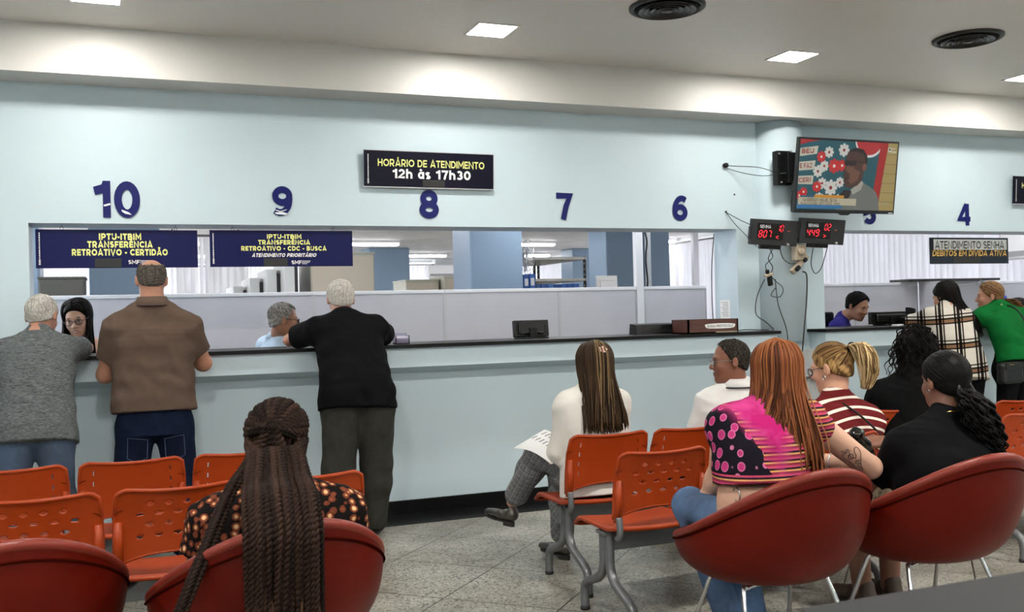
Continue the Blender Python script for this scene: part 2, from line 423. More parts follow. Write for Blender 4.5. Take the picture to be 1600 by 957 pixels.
def blind(a, b, label, seed, skip=()):
    """vertical blind from point a to point b (plan), slats 2.6 to 0.9 m"""
    r = random.Random(seed); a = Vector(a); b = Vector(b); d = b - a; L = d.length; d.normalize(); nrm = Vector((-d.y, d.x))
    t = thing('vertical_blind', label, 'blind', (a.x, a.y, 0))
    MB().tube([(0, 0, 2.6), (d.x * L, d.y * L, 2.6)], .022, 4, smooth=False).box((.1 * d.x - .01, .1 * d.y - .01, 2.6), (.1 * d.x + .01, .1 * d.y + .01, 2.72)).box((d.x * (L - .1) - .01, d.y * (L - .1) - .01, 2.6), (d.x * (L - .1) + .01, d.y * (L - .1) + .01, 2.72)).build('headrail', M_rail, t)
    s = MB(); k = 0; p = .0
    while p < L:
        if not any(lo < p < hi for lo, hi in skip):
            ang = r.uniform(.25, .5) + (.7 if r.random() < .1 else 0)
            c = d * p; ax = d * math.cos(ang) + nrm * math.sin(ang)
            q0 = c - ax * .062; q1 = c + ax * .062; qm = c + nrm * .008
            sw = r.uniform(-.015, .015)
            vs = [(q0.x, q0.y, 2.58), (qm.x, qm.y, 2.58), (q1.x, q1.y, 2.58), (q0.x + sw, q0.y, .95), (qm.x + sw, qm.y, .95), (q1.x + sw, q1.y, .95)]
            s.add(vs, [(0, 1, 4, 3), (1, 2, 5, 4)], True)
        p += .098
    s.build('slats', M_blind, t)
blind((-3.1, 22.4), (9.4, 22.4), 'white vertical blinds along the far office wall behind the blue columns', 3, skip=((10.0, 10.6), (3.6, 3.75)))
blind((9.5, 12.9), (9.5, 22.2), 'white vertical blinds beyond the thin post right of the shelf', 5, skip=((2.2, 2.35), (4.5, 4.9)))
blind((9.5, 7.2), (9.5, 12.8), 'white vertical blinds behind the hanging window 4 sign', 6)
# low cream curtain rows seen between the hanging signs
blind((.55, 14.5), (1.65, 14.5), 'cream vertical blinds behind the gap between the two hanging signs', 8)
# columns
def pillar(x0, y0, x1, y1, lab):
    tag(MB().box((x0, y0, 0), (x1, y1, 2.72), bev=.02).build('column_office', M_blue), kind='structure')
pillar(3.49, 10., 4.10, 10.62, '')
pillar(6.665, 13., 7.25, 13.6, ''); pillar(7.3, 13., 7.75, 13.6, '')
pillar(4.4, 18.5, 5.2, 19.3, ''); pillar(8.75, 18.6, 9.35, 19.2, '')
pillar(-.36, 12., .40, 12.6, ''); pillar(-1.6, 11.2, -.80, 11.8, '')
# fluorescent fittings on the office ceiling
M_tube = emit('tube_glow', '#fbfbff', TUBE * .85)
M_tube_low = emit('tube_glow_staff', '#fbfbff', TUBE * .55)
M_fit = mat('fitting_white', '#e9e8e6', .4)
for i, (x, y) in enumerate(((-2.8, 9.5), (-.4, 9.5), (2.0, 9.5), (4.4, 9.5), (6.8, 9.5), (-2.8, 7.55), (-.9, 7.55), (1.0, 7.55), (2.9, 7.55), (4.8, 7.55), (6.7, 7.55), (8.6, 7.55), (-2.2, 13.2), (.2, 13.2), (2.6, 13.2), (5.55, 13.2), (8.3, 13.2), (-2.4, 16.8), (.6, 16.8), (3.9, 16.8), (6.9, 16.8), (9.0, 16.0), (1.0, 20.), (5.8, 20.), (8.2, 20.))):
    t = thing('fluorescent_light', 'long white fluorescent fitting on the office ceiling behind the counter', 'ceiling light', (x, y, 2.72), 0, 'office ceiling fittings')
    MB().box((-.63, -.11, -.05), (.63, .11, 0)).build('housing', M_fit, t)
    tm = M_tube_low if y < 8 else M_tube
    MB().box((-.6, -.09, -.085), (.6, .09, -.05), bev=.012).build('diffuser', tm, t)
    for s in (-.615, .615): MB().box((s - .014, -.095, -.09), (s + .014, .095, -.05), bev=.004).build('end_cap', M_fit, t)
# partition screens
M_part = mat('lavender_panel', '#bcb9be', .6, var=.03, scale=3, bump=.05, bscale=300); M_alu = mat('grey_aluminium', '#b5b4b6', .4, .4)
M_ptrim = mat('partition_trim', '#dad9da', .4)
def screen(x0, x1, y, label, h=1.6, along='X'):
    t = thing('partition_panel', label, 'partition', (x0, y, 0), 0, 'office partition screens')
    L = x1 - x0
    MB().box((.012, -.02, .08), (L - .012, .02, h - .03)).build('panel', M_part, t)
    MB().box((.0, -.026, h - .03), (L, .026, h), bev=.004).build('top_rail', M_ptrim, t)
    MB().box((0, -.024, 0), (.012, .024, h - .03)).box((L - .012, -.024, 0), (L, .024, h - .03)).build('frame', M_alu, t)
    MB().box((.012, -.018, .0), (L - .012, .018, .08)).build('kick_rail', M_alu, t)
XS = [(-1.2, 1.425, 'light grey partition screen behind the staff at windows 10 and 9'), (1.425, 2.54, 'light grey partition screen behind the man in the black shirt'),
      (2.54, 3.612, 'light grey partition screen below the shelf with blue binders'), (3.612, 4.39, 'light grey partition screen left of the tall grey post'),
      (4.47, 5.14, 'short light grey partition screen right of the tall grey post'), (5.9, 6.9, 'light grey partition screen behind the clerk in the purple shirt'),
      (6.9, 7.72, 'light grey partition screen behind the dark monitor'), (7.78, 9.4, 'light grey partition screen behind the woman in green')]
for x0, x1, lab in XS: screen(x0, x1, 8.0, lab)
# tall aluminium post and the return screen of the right booth
t = thing('partition_post', 'tall grey aluminium post rising between the partition screens', 'post', (4.43, 8.0, 0))
MB().box((-.036, -.03, 0), (.036, .03, 2.72)).build('upright', M_ptrim, t)
MB().box((.085, -.02, 1.6), (.125, .02, 2.72)).build('upright', M_alu, t)
MB().tube([(.07 + .01 * math.sin(i * .9), -.03 - .006 * math.cos(i * 1.3), 1.6 + i * .045) for i in range(26)], .008, 6).build('cable', mat('cable_black', '#111111', .5), t)
t = thing('partition_post', 'thin grey post beside the blinds left of the column', 'post', (9.2, 14.6, 0))
MB().box((-.05, -.04, 0), (.05, .04, 2.72)).build('upright', M_alu, t)
t = thing('partition_return', 'grey end panel between the clerk in purple and the plaid shirt woman', 'partition', (7.75, 7.0, 0))
MB().box((-.02, .72, .08), (.02, .97, 1.58)).build('panel', M_part, t)
MB().box((-.026, .69, 0), (.026, .72, 1.6)).box((-.026, .72, 1.58), (.026, .97, 1.6)).build('frame', M_alu, t)
tag(MB().box((7.5, 7.86, 1.605), (8.75, 8.14, 1.63), bev=.003).build('shelf_board', mat('dark_board', '#27221f', .5)), 'dark board lying along the top of the right booth partition', 'board')

# ------------------------------------------------------------------ office furniture seen above the screens
M_steel = mat('dark_angle_steel', '#3c3a38', .4, .6); M_shelf = mat('shelf_steel', '#b4b0a6', .45, .3)
t = thing('storage_shelf', 'open steel rack with perforated uprights behind the counter', 'shelf', (5.08, 12.0, 0))
for k, (x, y) in enumerate(((0, 0), (.74, 0), (0, 1.6), (.74, 1.6))):
    u = MB().box((x - .022, y - .003, 0), (x + .022, y + .003, 2.13)).box((x - .003, y - .022, 0), (x + .003, y + .022, 2.13)).build('upright', M_steel, t)
    hl = MB()
    for i in range(24): hl.box((x - .012, y - .0045, .3 + i * .075), (x - .004, y - .0031, .325 + i * .075))
    hl.build('slots', mat('slot_light', '#d8d5cf', .6), u)
for z in (.3, .95, 1.42, 1.80, 2.09):
    MB().box((-.02, -.02, z), (.76, 1.62, z + .035)).build('shelf_board', M_shelf, t)
bl = ['#2f63a8', '#2a58a0', '#3a73b8', '#24529a', '#3064ad', '#2b5ba6']
def binder(x, y, z, h, c, lab, d=.08, grp='binders beside the steel rack'):
    t = thing('ring_binder', lab, 'binder', (x, y, z), 0, grp)
    MB().box((-d / 2, -.14, 0), (d / 2, .14, h), bev=.004).build('cover', mat('binder_' + c[1:], c, .45), t)
    MB().box((-d * .3, -.1425, h * .45), (d * .3, -.1405, h * .8)).build('spine_label', mat('paper_white', '#e6e6e4', .7), t)
M_cab = mat('khaki_cabinet', '#a9a797', .5, var=.03); M_cabd = mat('cabinet_door', '#b8ad9a', .5)
t = thing('sideboard', 'low office cabinet carrying the row of binders', 'cabinet', (4.62, 11.9, 0)); MB().box((0, 0, 0), (.42, .5, 1.62), bev=.006).build('body', M_cab, t)
for sx in (.02, .22): MB().box((sx, -.015, .1), (sx + .18, 0, 1.58)).build('door', M_cabd, t)
for i in range(5):
    c = '#cfc02a' if i == 1 else bl[i]
    binder(4.66 + i * .088, 12.05, 1.62, .27 + .012 * (i % 3), c, ('yellow ring binder among the blue ones left of the steel rack' if i == 1 else 'blue ring binder standing in the row left of the steel rack'))
for i in range(7):
    binder(5.14 + i * .095, 12.18, 1.455, .31, bl[i % 6], 'blue ring binder on the middle shelf of the steel rack', .085, 'binders on the rack')
# khaki cupboards
def cupboard(x0, y0, x1, y1, h, lab, dark=False, name='cupboard'):
    t = thing(name, lab, 'cabinet', (x0, y0, 0)); w_, d_ = x1 - x0, y1 - y0
    mm = mat('dark_cabinet', '#3b3a33', .5) if dark else M_cab
    MB().box((0, 0, 0), (w_, d_, h), bev=.006).build('body', mm, t)
    MB().box((-.01, -.01, h), (w_ + .01, d_ + .01, h + .02)).build('top', mm, t)
    k = max(1, round(w_ / .5))
    for i in range(k):
        d = MB().box((i * w_ / k + .012, -.016, .06), ((i + 1) * w_ / k - .012, 0, h - .03), bev=.003).build('door', mm if dark else M_cabd, t)
        MB().box((i * w_ / k + .04, -.03, h * .6), (i * w_ / k + .055, -.016, h * .68)).build('handle', M_alu, d)
    return t
cupboard(4.2, 15.2, 4.75, 16.0, 1.95, 'tan door cupboard in front of the far blue column'); cupboard(4.78, 15.0, 5.75, 15.8, 2.0, 'wide olive cupboard right of the tan door cupboard')
cupboard(1.98, 11.2, 2.72, 12.0, 2.12, 'tall beige cupboard below the end of the window 9 sign')
cupboard(-.77, 10.6, -.355, 11.1, 1.84, 'dark olive filing cabinet under the window 10 sign', True)
# row of mobile file shelves with dark gaps
for i in range(6):
    x = .9 + i * .155; y = 12.6 - i * .3
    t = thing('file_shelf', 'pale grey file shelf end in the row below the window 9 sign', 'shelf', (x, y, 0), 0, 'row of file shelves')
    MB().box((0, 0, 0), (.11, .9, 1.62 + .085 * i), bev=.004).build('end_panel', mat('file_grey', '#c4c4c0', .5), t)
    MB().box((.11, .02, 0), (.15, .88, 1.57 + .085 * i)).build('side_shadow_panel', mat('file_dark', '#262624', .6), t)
# air conditioners on far walls, white wall fan
def aircon(x, y, z, lab, rz=0):
    t = thing('air_conditioner', lab, 'air conditioner', (x, y, z), rz)
    MB().box((-.45, -.2, 0), (.45, 0, .3), bev=.02).build('case', M_fit, t)
    MB().box((-.4, -.205, .03), (.4, -.198, .09)).build('louvre', mat('louvre_grey', '#9a9a98', .5), t)
aircon(7.1, 22.3, 2.28, 'white split air conditioner left of the wide blue column'); aircon(9.42, 7.85, 1.84, 'white split air conditioner at the right end behind the hanging sign', PI / 2 * -1)
t = thing('wall_fan', 'grey oscillating fan at the right side of the wide blue column', 'fan', (4.16, 10.3, 2.0))
MB().tube([(-.06, 0, 0), (.05, -.02, .02)], .02, 8).build('arm', M_alu, t)
fb = MB()
for r in (.06, .11, .16, .2): fb.tube([(.08 + (.04 if r > .15 else 0), r * math.cos(a * PI / 12), .02 + r * math.sin(a * PI / 12)) for a in range(24)], .004, 5, closed=True)
for a in range(12): fb.tube([(.06, 0, .02), (.12, .2 * math.cos(a * PI / 6), .02 + .2 * math.sin(a * PI / 6))], .003, 4)
fb.build('guard', M_alu, t)
for a in range(3):
    q = a * 2 * PI / 3; MB().prism([(.02, -.03), (.15, -.06), (.17, .02), (.03, .03)], -.002, .002, Matrix.Translation((.09, 0, .02)) @ Matrix.Rotation(PI / 2, 4, 'Y') @ Matrix.Rotation(q, 4, 'Z')).build('blade', M_fit, t)
# white monitor back seen beside the rack
def monitor(x, y, z, w_, h_, rz, tilt, lab, m=None, name='monitor', arc=True):
    t = thing(name, lab, 'monitor', (x, y, z), rz)
    mm = m or mat('monitor_black', '#0e0e0f', .35, spec=.25)
    Mx = Matrix.Translation((0, 0, .012)) @ Matrix.Rotation(tilt, 4, 'X')
    MB().box((-w_ / 2, -.018, 0), (w_ / 2, .018, h_), M=Mx, bev=.006).build('screen_housing', mm, t)
    b = MB().box((-w_ * .38, -.045, h_ * .12), (w_ * .38, -.016, h_ * .82), M=Mx, bev=.012).build('rear_cover', mm, t)
    if arc: MB().tube([Mx @ Vector((-w_ * .33 + w_ * .66 * i / 12, -.047, h_ * .14 + h_ * .16 * math.sin(PI * i / 12))) for i in range(13)], .003, 5).build('ridge', mat('monitor_edge', '#3a3a3c', .3), b)
    MB().box((-w_ / 2 + .012, .018, .012), (w_ / 2 - .012, .0195, h_ - .012), M=Mx).build('screen', mat('screen_dark', '#20242c', .1), t)
    MB().box((-.03, -.055, .0), (.03, -.018, .08)).build('neck', mm, t)
    MB().box((-.11, -.09, 0), (.11, .08, .012), bev=.004).build('stand_base', mm, t)
    return t
M_monw = mat('monitor_white', '#e4e2de', .4)
monitor(5.95, 11.6, 1.5, .32, .34, .1, -.05, 'white monitor back right of the steel rack', M_monw)
MB_ = None
t = thing('office_desk', 'grey desk behind the partition carrying the white monitor', 'desk', (5.6, 11.3, 0)); MB().box((0, 0, 1.46), (.8, .6, 1.5), bev=.004).build('desktop', M_cab, t); MB().box((.03, .03, 0), (.77, .57, 1.46)).build('cabinet_base', M_cab, t)
# ------------------------------------------------------------------ signs on and above the windows
M_navy = mat('sign_navy', '#16184a', .35, var=.04, scale=8, spec=.12); M_navyd = mat('sign_navy_dark', '#0d0c1e', .35, var=.04, scale=8, spec=.12)
M_yel = mat('letter_yellow', '#e9ea8e', .5); M_let = mat('letter_white', '#eeeeee', .5); M_patch = mat('black_tape', '#191918', .5)
M_edge = mat('sign_edge', '#b9babd', .4, .3); M_num = mat('number_blue', '#141a5c', .35, var=.06, scale=10, spec=.15); M_vinyl = mat('peeled_vinyl', '#e6eaee', .25)
M_wire = mat('thin_wire', '#1a1a1a', .5)
def smf(sx, sz, sc, t, y):
    text_mesh('lettering', 'SMF', .034 * sc, M_let, t, frame_wall(sx, y, sz), .03, width=.068 * sc)
    b = MB().box((sx + .038 * sc, y - .0005, sz - .014 * sc), (sx + .0395 * sc, y + .0005, sz + .014 * sc))
    for i, L in enumerate((.052, .046, .03)):
        for k in range(5):
            b.box((sx + .043 * sc + k * L / 5 * sc, y - .0005, sz + (.006 - i * .009) * sc), (sx + (.043 + (k + .72) * L / 5) * sc, y + .0005, sz + (.0105 - i * .009) * sc))
    b.build('small_print', M_let, t)
def side_print(t, x, z0, z1, y):
    b = MB(); z = z0; r = random.Random(4)
    while z < z1:
        h = r.uniform(.004, .012); wd = .010 if z < z0 + .03 else .0055
        b.box((x - wd / 2, y - .0005, z), (x + wd / 2, y + .0005, z + h)); z += h + .003
    b.build('small_print', M_let, t)
def hung_sign(x0, x1, z0, z1, y, label, lines, smf_at, patch):
    w_, h_ = x1 - x0, z1 - z0
    t = thing('hanging_sign', label, 'sign', (x0, y, z0))
    MB().box((0, -.004, 0), (w_, .004, h_), bev=.0015).build('board', M_navy, t)
    for (txt, zz, sz, wid, m, sh) in lines:
        text_mesh('lettering', txt, sz, m, t, frame_wall(w_ * .51, -.0052, zz), .045, sh, wid)
    if patch: MB().box((patch[0], -.0058, patch[2]), (patch[1], -.004, patch[3])).build('black_tape', M_patch, t)
    if smf_at: smf(smf_at[0], smf_at[1], 1.0, t, -.0055); side_print(t, .022, .022, h_ - .02, -.0055)
    for xx in (w_ * .155, w_ * .86):
        MB().tube([(xx + .009 * math.cos(a), .0, h_ + .008 + .011 * math.sin(a)) for a in [i * PI / 6 for i in range(12)]], .0015, 5, closed=True).tube([(xx, 0, h_ + .018), (xx, 0, 2.012 - z0)], .0012, 5).build('hook', M_wire, t)
hung_sign(-.498, .456, 1.735, 1.977, 6.70, 'navy hanging sign under the 10, with three yellow lines ending CERTIDÃO',
          [('IPTU-ITBIM', .198, .056, .250, M_yel, 0), ('TRANSFERÊNCIA', .149, .056, .385, M_yel, 0), ('RETROATIVO - CERTIDÃO', .099, .056, .565, M_yel, 0)], (.565, .037), (.335, .49, .004, .06))
hung_sign(.532, 1.477, 1.737, 1.98, 6.70, 'navy hanging sign under the 9, with a slanted white line ATENDIMENTO PRIORITÁRIO',
          [('IPTU-ITBIM', .202, .042, .228, M_yel, 0), ('TRANSFERÊNCIA', .163, .042, .345, M_yel, 0), ('RETROATIVO - CDC - BUSCA', .122, .042, .565, M_yel, 0), ('ATENDIMENTO PRIORITÁRIO', .077, .034, .425, M_let, .25)], (.56, .028), (.345, .50, .004, .056))
t = thing('hanging_sign', 'dark hanging sign ATENDIMENTO SENHA above the plaid shirt woman', 'sign', (6.731, 6.80, 1.728))
MB().box((0, -.004, 0), (.945, .004, .238), bev=.0015).build('board', mat('sign_charcoal', '#262c36', .4, var=.08, spec=.15), t)
MB().box((.045, -.0052, .128), (.925, -.004, .222)).build('paper_strip', mat('paper_bright', '#e8e8e8', .6), t)
text_mesh('lettering', 'ATENDIMENTO SENHA', .095, mat('letter_black', '#17171a', .5), t, frame_wall(.475, -.0058, .172), .012, 0, .83)
text_mesh('lettering', 'DÉBITOS EM DÍVIDA ATIVA', .072, mat('letter_ochre', '#e3b45c', .5), t, frame_wall(.475, -.0052, .097), .02, .12, .89)
MB().box((.27, -.0058, .004), (.60, -.004, .065)).build('black_tape', M_patch, t)
for xx in (.1, .85): MB().tube([(xx, 0, .238), (xx, 0, .284)], .0015, 5).build('hook', M_wire, t)
def wall_sign(x0, z0, w_, h_, label, tilt=0.):
    t = thing('wall_sign', label, 'sign', (x0, YW - .03, z0)); t.rotation_euler = (.06, tilt, 0)
    MB().box((0, -.008, 0), (w_, .008, h_), bev=.002).build('board', M_navyd, t)
    MB().box((-.004, -.007, -.006), (w_ + .004, .009, 0)).box((-.004, -.007, h_), (w_ + .004, .009, h_ + .005)).box((w_, -.007, 0), (w_ + .005, .009, h_)).build('frame', M_edge, t)
    text_mesh('lettering', 'HORÁRIO DE ATENDIMENTO', .068, M_yel, t, frame_wall(w_ * .512, -.0095, h_ * .67), .02, 0, w_ * .825)
    text_mesh('lettering', '12h às 17h30', .088, M_let, t, frame_wall(w_ * .512, -.0095, h_ * .37), .035, 0, w_ * .605)
    MB().box((w_ * .44, -.0098, .006), (w_ * .61, -.008, h_ * .22)).build('black_tape', M_patch, t)
    side_print(t, w_ * .028, .02, h_ - .03, -.0095)
    return t
wall_sign(1.552, 2.283, .945, .247, 'navy opening hours sign HORÁRIO DE ATENDIMENTO above the number 8', .002)
wall_sign(7.555, 2.265, .945, .25, 'navy opening hours sign cut by the right edge beyond the number 4')

# numbers on the wall
def number(txt, x, z0, h_, lab, wid):
    k = .23; G = glyphs(k); mb = MB(); cx = 0.; parts = []
    for ch in txt:
        w_, st = G[ch]
        for p in st: parts.append([(cx + a, b) for a, b in p])
        cx += w_ + .1
    tot = cx - .1; zz = [0]
    def P(a, b): return Vector((x + (a / tot - .5) * wid, YW - .005 - zz[0], z0 + b * h_))
    for q in parts: zz[0] += .00015; ribbon(mb, q, k, P)
    o = mb.build('wall_number', M_num)
    o.modifiers.new('thickness', 'SOLIDIFY').thickness = -.003
    return tag(o, lab, 'number', 'dark blue window numbers')
n10 = number('10', -.025, 2.048, .232, 'dark blue wall number 10 with peeling vinyl', .272)
n9 = number('9', 1.0, 2.072, .2, 'dark blue wall number 9 with peeling vinyl', .132)
number('8', 2.02, 2.066, .205, 'dark blue wall number 8 below the opening hours sign', .142)
number('7', 3.068, 2.072, .2, 'dark blue wall number 7', .132)
number('6', 4.065, 2.072, .2, 'dark blue wall number 6', .132)
number('5', 5.93, 2.062, .195, 'dark blue wall number 5 half hidden behind the television', .132)
number('4', 6.993, 2.062, .195, 'dark blue wall number 4', .138)
pv = [[(-.105, 2.128), (-.066, 2.14), (-.064, 2.128), (-.1, 2.118)], [(.0, 2.1), (.045, 2.082), (.06, 2.066), (.02, 2.075), (.002, 2.088)]]
for q in pv: MB().prism([(x, z) for x, z in q], 0, .003, frame_wall(0, YW - .0085, 0)).build('peeled_vinyl', M_vinyl, n10)
for q in [[(.945, 2.095), (1.0, 2.098), (1.035, 2.088), (1.02, 2.08), (.96, 2.084)], [(.95, 2.115), (.985, 2.104), (1.03, 2.118), (1.02, 2.11), (.985, 2.098), (.955, 2.108)]]: MB().prism(q, 0, .003, frame_wall(0, YW - .0085, 0)).build('peeled_vinyl', M_vinyl, n9)

# ------------------------------------------------------------------ television
M_bez = mat('tv_bezel', '#121214', .3); M_blk = mat('black_plastic', '#0b0b0c', .4, spec=.25)
t = thing('television', 'flat television on the column showing a man before a flowered board', 'television', (5.36, 6.25, 2.40)); t.rotation_euler = (.15, .0, 0)
TW, TH = .985, .585
MB().box((-TW / 2, -.012, -TH / 2), (TW / 2, .025, TH / 2), bev=.004).build('bezel', M_bez, t)
MB().box((-TW * .35, .02, -TH * .4), (TW * .35, .055, TH * .3), bev=.012).build('rear_cover', M_blk, t)
MB().box((TW / 2 - .06, -.0135, -TH / 2 + .004), (TW / 2 - .015, -.012, -TH / 2 + .014)).build('maker_plate', mat('silver_plate', '#c8c8c8', .3, .5), t)
MB().prism([(-.06, 0), (.06, 0), (.03, -.014), (-.03, -.014)], 0, .02, frame_wall(0, .012, -TH / 2)).build('sensor_bulge', M_bez, t)
SW, SH = TW - .03, TH - .045
LAY = [0]
def clip01(p):
    for ax, lim, sg in ((0, 0, 1), (0, 1, -1), (1, 0, 1), (1, 1, -1)):
        out = []
        for i in range(len(p)):
            a, b = p[i - 1], p[i]; da = (a[ax] - lim) * sg; db = (b[ax] - lim) * sg
            if (da >= 0) != (db >= 0):
                q = da / (da - db); out.append((a[0] + (b[0] - a[0]) * q, a[1] + (b[1] - a[1]) * q))
            if db >= 0: out.append(b)
        p = out
    return p
def scr(name, polys, c, k=1.0, parent=None):
    """flat picture shapes of the lit screen; coordinates 0..1 from top left"""
    polys = [clip01(p_) for p_ in polys]; LAY[0] += 1; b = MB(); y0 = -.0122 - .00012 * LAY[0]
    for p in polys: b.prism([((u - .5) * SW, (.5 - v) * SH + .006) for u, v in p][::-1], 0, .0001, frame_wall(0, y0, 0))
    return b.build(name, emit('screen_' + c.strip('#') + str(k), c, .21 * k), parent or screen_o)
b = MB().prism([(-.5 * SW, -.5 * SH + .006), (.5 * SW, -.5 * SH + .006), (.5 * SW, .5 * SH + .006), (-.5 * SW, .5 * SH + .006)], 0, .0001, frame_wall(0, -.0122, 0))
screen_o = b.build('screen', emit('screen_teal', '#1d5560', .2), t)
def disc(u, v, r, n=14, a=1.77, ph=0, petals=0, dep=.3):
    out = []
    N = n if not petals else petals * 6
    for i in range(N):
        q = 2 * PI * i / N; rr = r * (1 - dep + dep * abs(math.cos(petals * q / 2 + ph)) ** .7 * 1.0 if petals else 1)
        out.append((u + rr * math.cos(q) / a * 1.0, v + rr * math.sin(q)))
    return out
scr('backdrop_shape', [[(0, 0), (.2, 0), (.1, .03), (0, .08)]], '#a01e24')
scr('backdrop_shape', [disc(.7, -.04, .265, 30)], '#dfe0dc'); scr('backdrop_shape', [disc(.7, -.06, .25, 30)], '#b3282e')
scr('backdrop_shape', [[(.82, 0), (.9, 0), (.83, .95), (.76, .95)]], '#a51d20'); scr('backdrop_shape', [[(.9, 0), (1, 0), (1, 1), (.83, 1)]], '#a5915a')
scr('backdrop_shape', [[(.885 - .012 * i, .17 + .14 * i), (1, .17 + .14 * i), (1, .176 + .14 * i), (.885 - .012 * i, .176 + .14 * i)] for i in range(6)], '#6b5a33')
for q, tx in (([(.0, .13), (.18, .085), (.17, .2), (0, .245)], 'BEU'), ([(0, .325), (.16, .295), (.15, .425), (0, .45)], 'E FAZ'), ([(0, .525), (.15, .51), (.145, .64), (0, .64)], 'CER|')):
    scr('banner', [q], '#b9b8a8')
    LAY[0] += 1
    cu = sum(p[0] for p in q) / 4; cv = sum(p[1] for p in q) / 4
    text_mesh('lettering', tx, .05, emit('screen_darkred', '#8c1a20', .2), screen_o, frame_wall((cu - .5 - .01) * SW, -.0126 - .00012 * LAY[0], (.5 - cv) * SH + .006) @ Matrix.Rotation(.06, 4, 'Z'), .03, 0, .115, extrude=.00005)
wf_ = [(.29, .17, .085), (.44, .13, .1), (.25, .37, .085), (.19, .45, .09), (.24, .62, .085), (.33, .68, .12), (.42, .6, .08), (.22, .84, .09), (.41, .85, .08)]
rf_ = [(.215, .24, .085), (.35, .365, .11), (.43, .355, .09), (.19, .67, .085), (.06, .75, .07), (.02, .8, .07)]
scr('flower_shapes', [disc(u, v, r, petals=8) for u, v, r in wf_], '#c9c9c2'); scr('flower_shapes', [disc(u, v, r, petals=8) for u, v, r in rf_], '#bf2a2c')
scr('flower_centres', [disc(u, v, r * .24, 10) for u, v, r in wf_], '#8a1c22'); scr('flower_centres', [disc(u, v, r * .22, 10) for u, v, r in rf_], '#e0d8d4')
scr('shirt_shape', [[(.37, .95), (.42, .8), (.5, .74), (.56, .72), (.64, .58), (.72, .64), (.8, .72), (.83, .82), (.85, 1), (.4, 1)]], '#6d716b')
scr('collar_shape', [[(.535, .705), (.645, .565), (.665, .6), (.64, .7), (.56, .775)]], '#a2a096'); scr('shirt_shadow_shape', [[(.38, .85), (.47, .7), (.545, .72), (.53, .8), (.47, .9)]], '#2a1c1c')
scr('face_shape', [[(.5, .13), (.56, .09), (.63, .11), (.675, .19), (.69, .3), (.66, .42), (.645, .56), (.6, .64), (.52, .68), (.475, .66), (.455, .58), (.46, .53), (.448, .49), (.46, .45), (.45, .42), (.468, .35), (.462, .29), (.47, .2)]], '#4b3028')
scr('face_light_shape', [[(.47, .3), (.54, .29), (.56, .4), (.62, .44), (.6, .56), (.53, .62), (.5, .56), (.52, .48), (.47, .42)]], '#6f4a3c')
scr('hair_shape', [[(.485, .15), (.56, .085), (.64, .11), (.685, .2), (.69, .32), (.665, .3), (.655, .2), (.6, .15), (.54, .14)]], '#1f1514')
scr('ear_shape', [disc(.662, .37, .055, 14, 2.6)], '#7a4c3e'); scr('mouth_shape', [[(.462, .53), (.51, .52), (.52, .54), (.47, .555)]], '#2a1514')
scr('glasses_shape', [disc(.475, .315, .045, 14, 1.9), [(.49, .285), (.57, .275), (.575, .34), (.52, .365), (.49, .34)], [(.575, .285), (.66, .3), (.66, .312), (.575, .3)]], '#1b1416')
scr('caption_bar', [[(0, .93), (.45, .93), (.45, .985), (0, .985)]], '#2f6ea0'); scr('caption_bar', [[(.03, .8), (.17, .8), (.17, .84), (.03, .84)]], '#2c5a70')
scr('caption_bar', [[(.17, .785), (.47, .79), (.47, .83), (.17, .83)]], '#c88a2c'); scr('caption_bar', [[(.01, .825), (.6, .835), (.6, .935), (.01, .93)]], '#b8b098')
LAY[0] += 1
text_mesh('lettering', 'VANDERSON MIGUEL SILVA', .036, emit('screen_ink', '#1c1a18', .2), screen_o, frame_wall((.225 - .5) * SW, -.0126 - .00012 * LAY[0], (.5 - .861) * SH + .006), .018, 0, .335, extrude=.00005)
text_mesh('lettering', 'PAI ALUNA DANIELE - SÉTO CAIÇARA - SEMEIA', .026, emit('screen_ink', '#1c1a18', .2), screen_o, frame_wall((.235 - .5) * SW, -.0126 - .00012 * LAY[0], (.5 - .912) * SH + .006), .014, 0, .38, extrude=.00005)
scr('corner_mark', [[(.9, .065), (.93, .065), (.93, .13), (.9, .13)], [(.935, .12), (.985, .12), (.985, .135), (.935, .135)], [(.935, .075), (.97, .075), (.97, .085), (.935, .085)]], '#d9d9cf')
scr('corner_mark', [[(.907, .075), (.923, .075), (.923, .11), (.907, .11)]], '#2a2a2e'); scr('corner_mark', [[(.83, .885), (.95, .885), (.95, .89), (.83, .89)], [(.85, .905), (.94, .905), (.94, .909), (.85, .909)]], '#a9a9a2')
# its wall bracket
t = thing('tv_bracket', 'black steel bracket bolted to the column behind the television', 'bracket', (4.885, 6.40, 2.475))
MB().box((-.085, -.012, -.135), (.05, .05, .135), bev=.004).build('wall_plate', M_blk, t)
MB().box((-.01, -.05, -.12), (.09, -.012, .12), bev=.005).build('box_arm', mat('bracket_black', '#1b1b1d', .3, .4), t)
MB().box((.05, -.06, -.03), (.36, -.035, .03)).build('arm', M_blk, t)
for x, z in ((-.065, .11), (-.05, -.115), (.02, .125), (.04, -.115)): MB().lathe([(.008, 0), (.008, .006), (.003, .009)], 10, Matrix.Translation((x, -.012 if x < 0 else -.05, z)) @ Matrix.Rotation(PI / 2, 4, 'X')).build('bolt', mat('bolt_steel', '#a8a8a8', .3, .8), t)

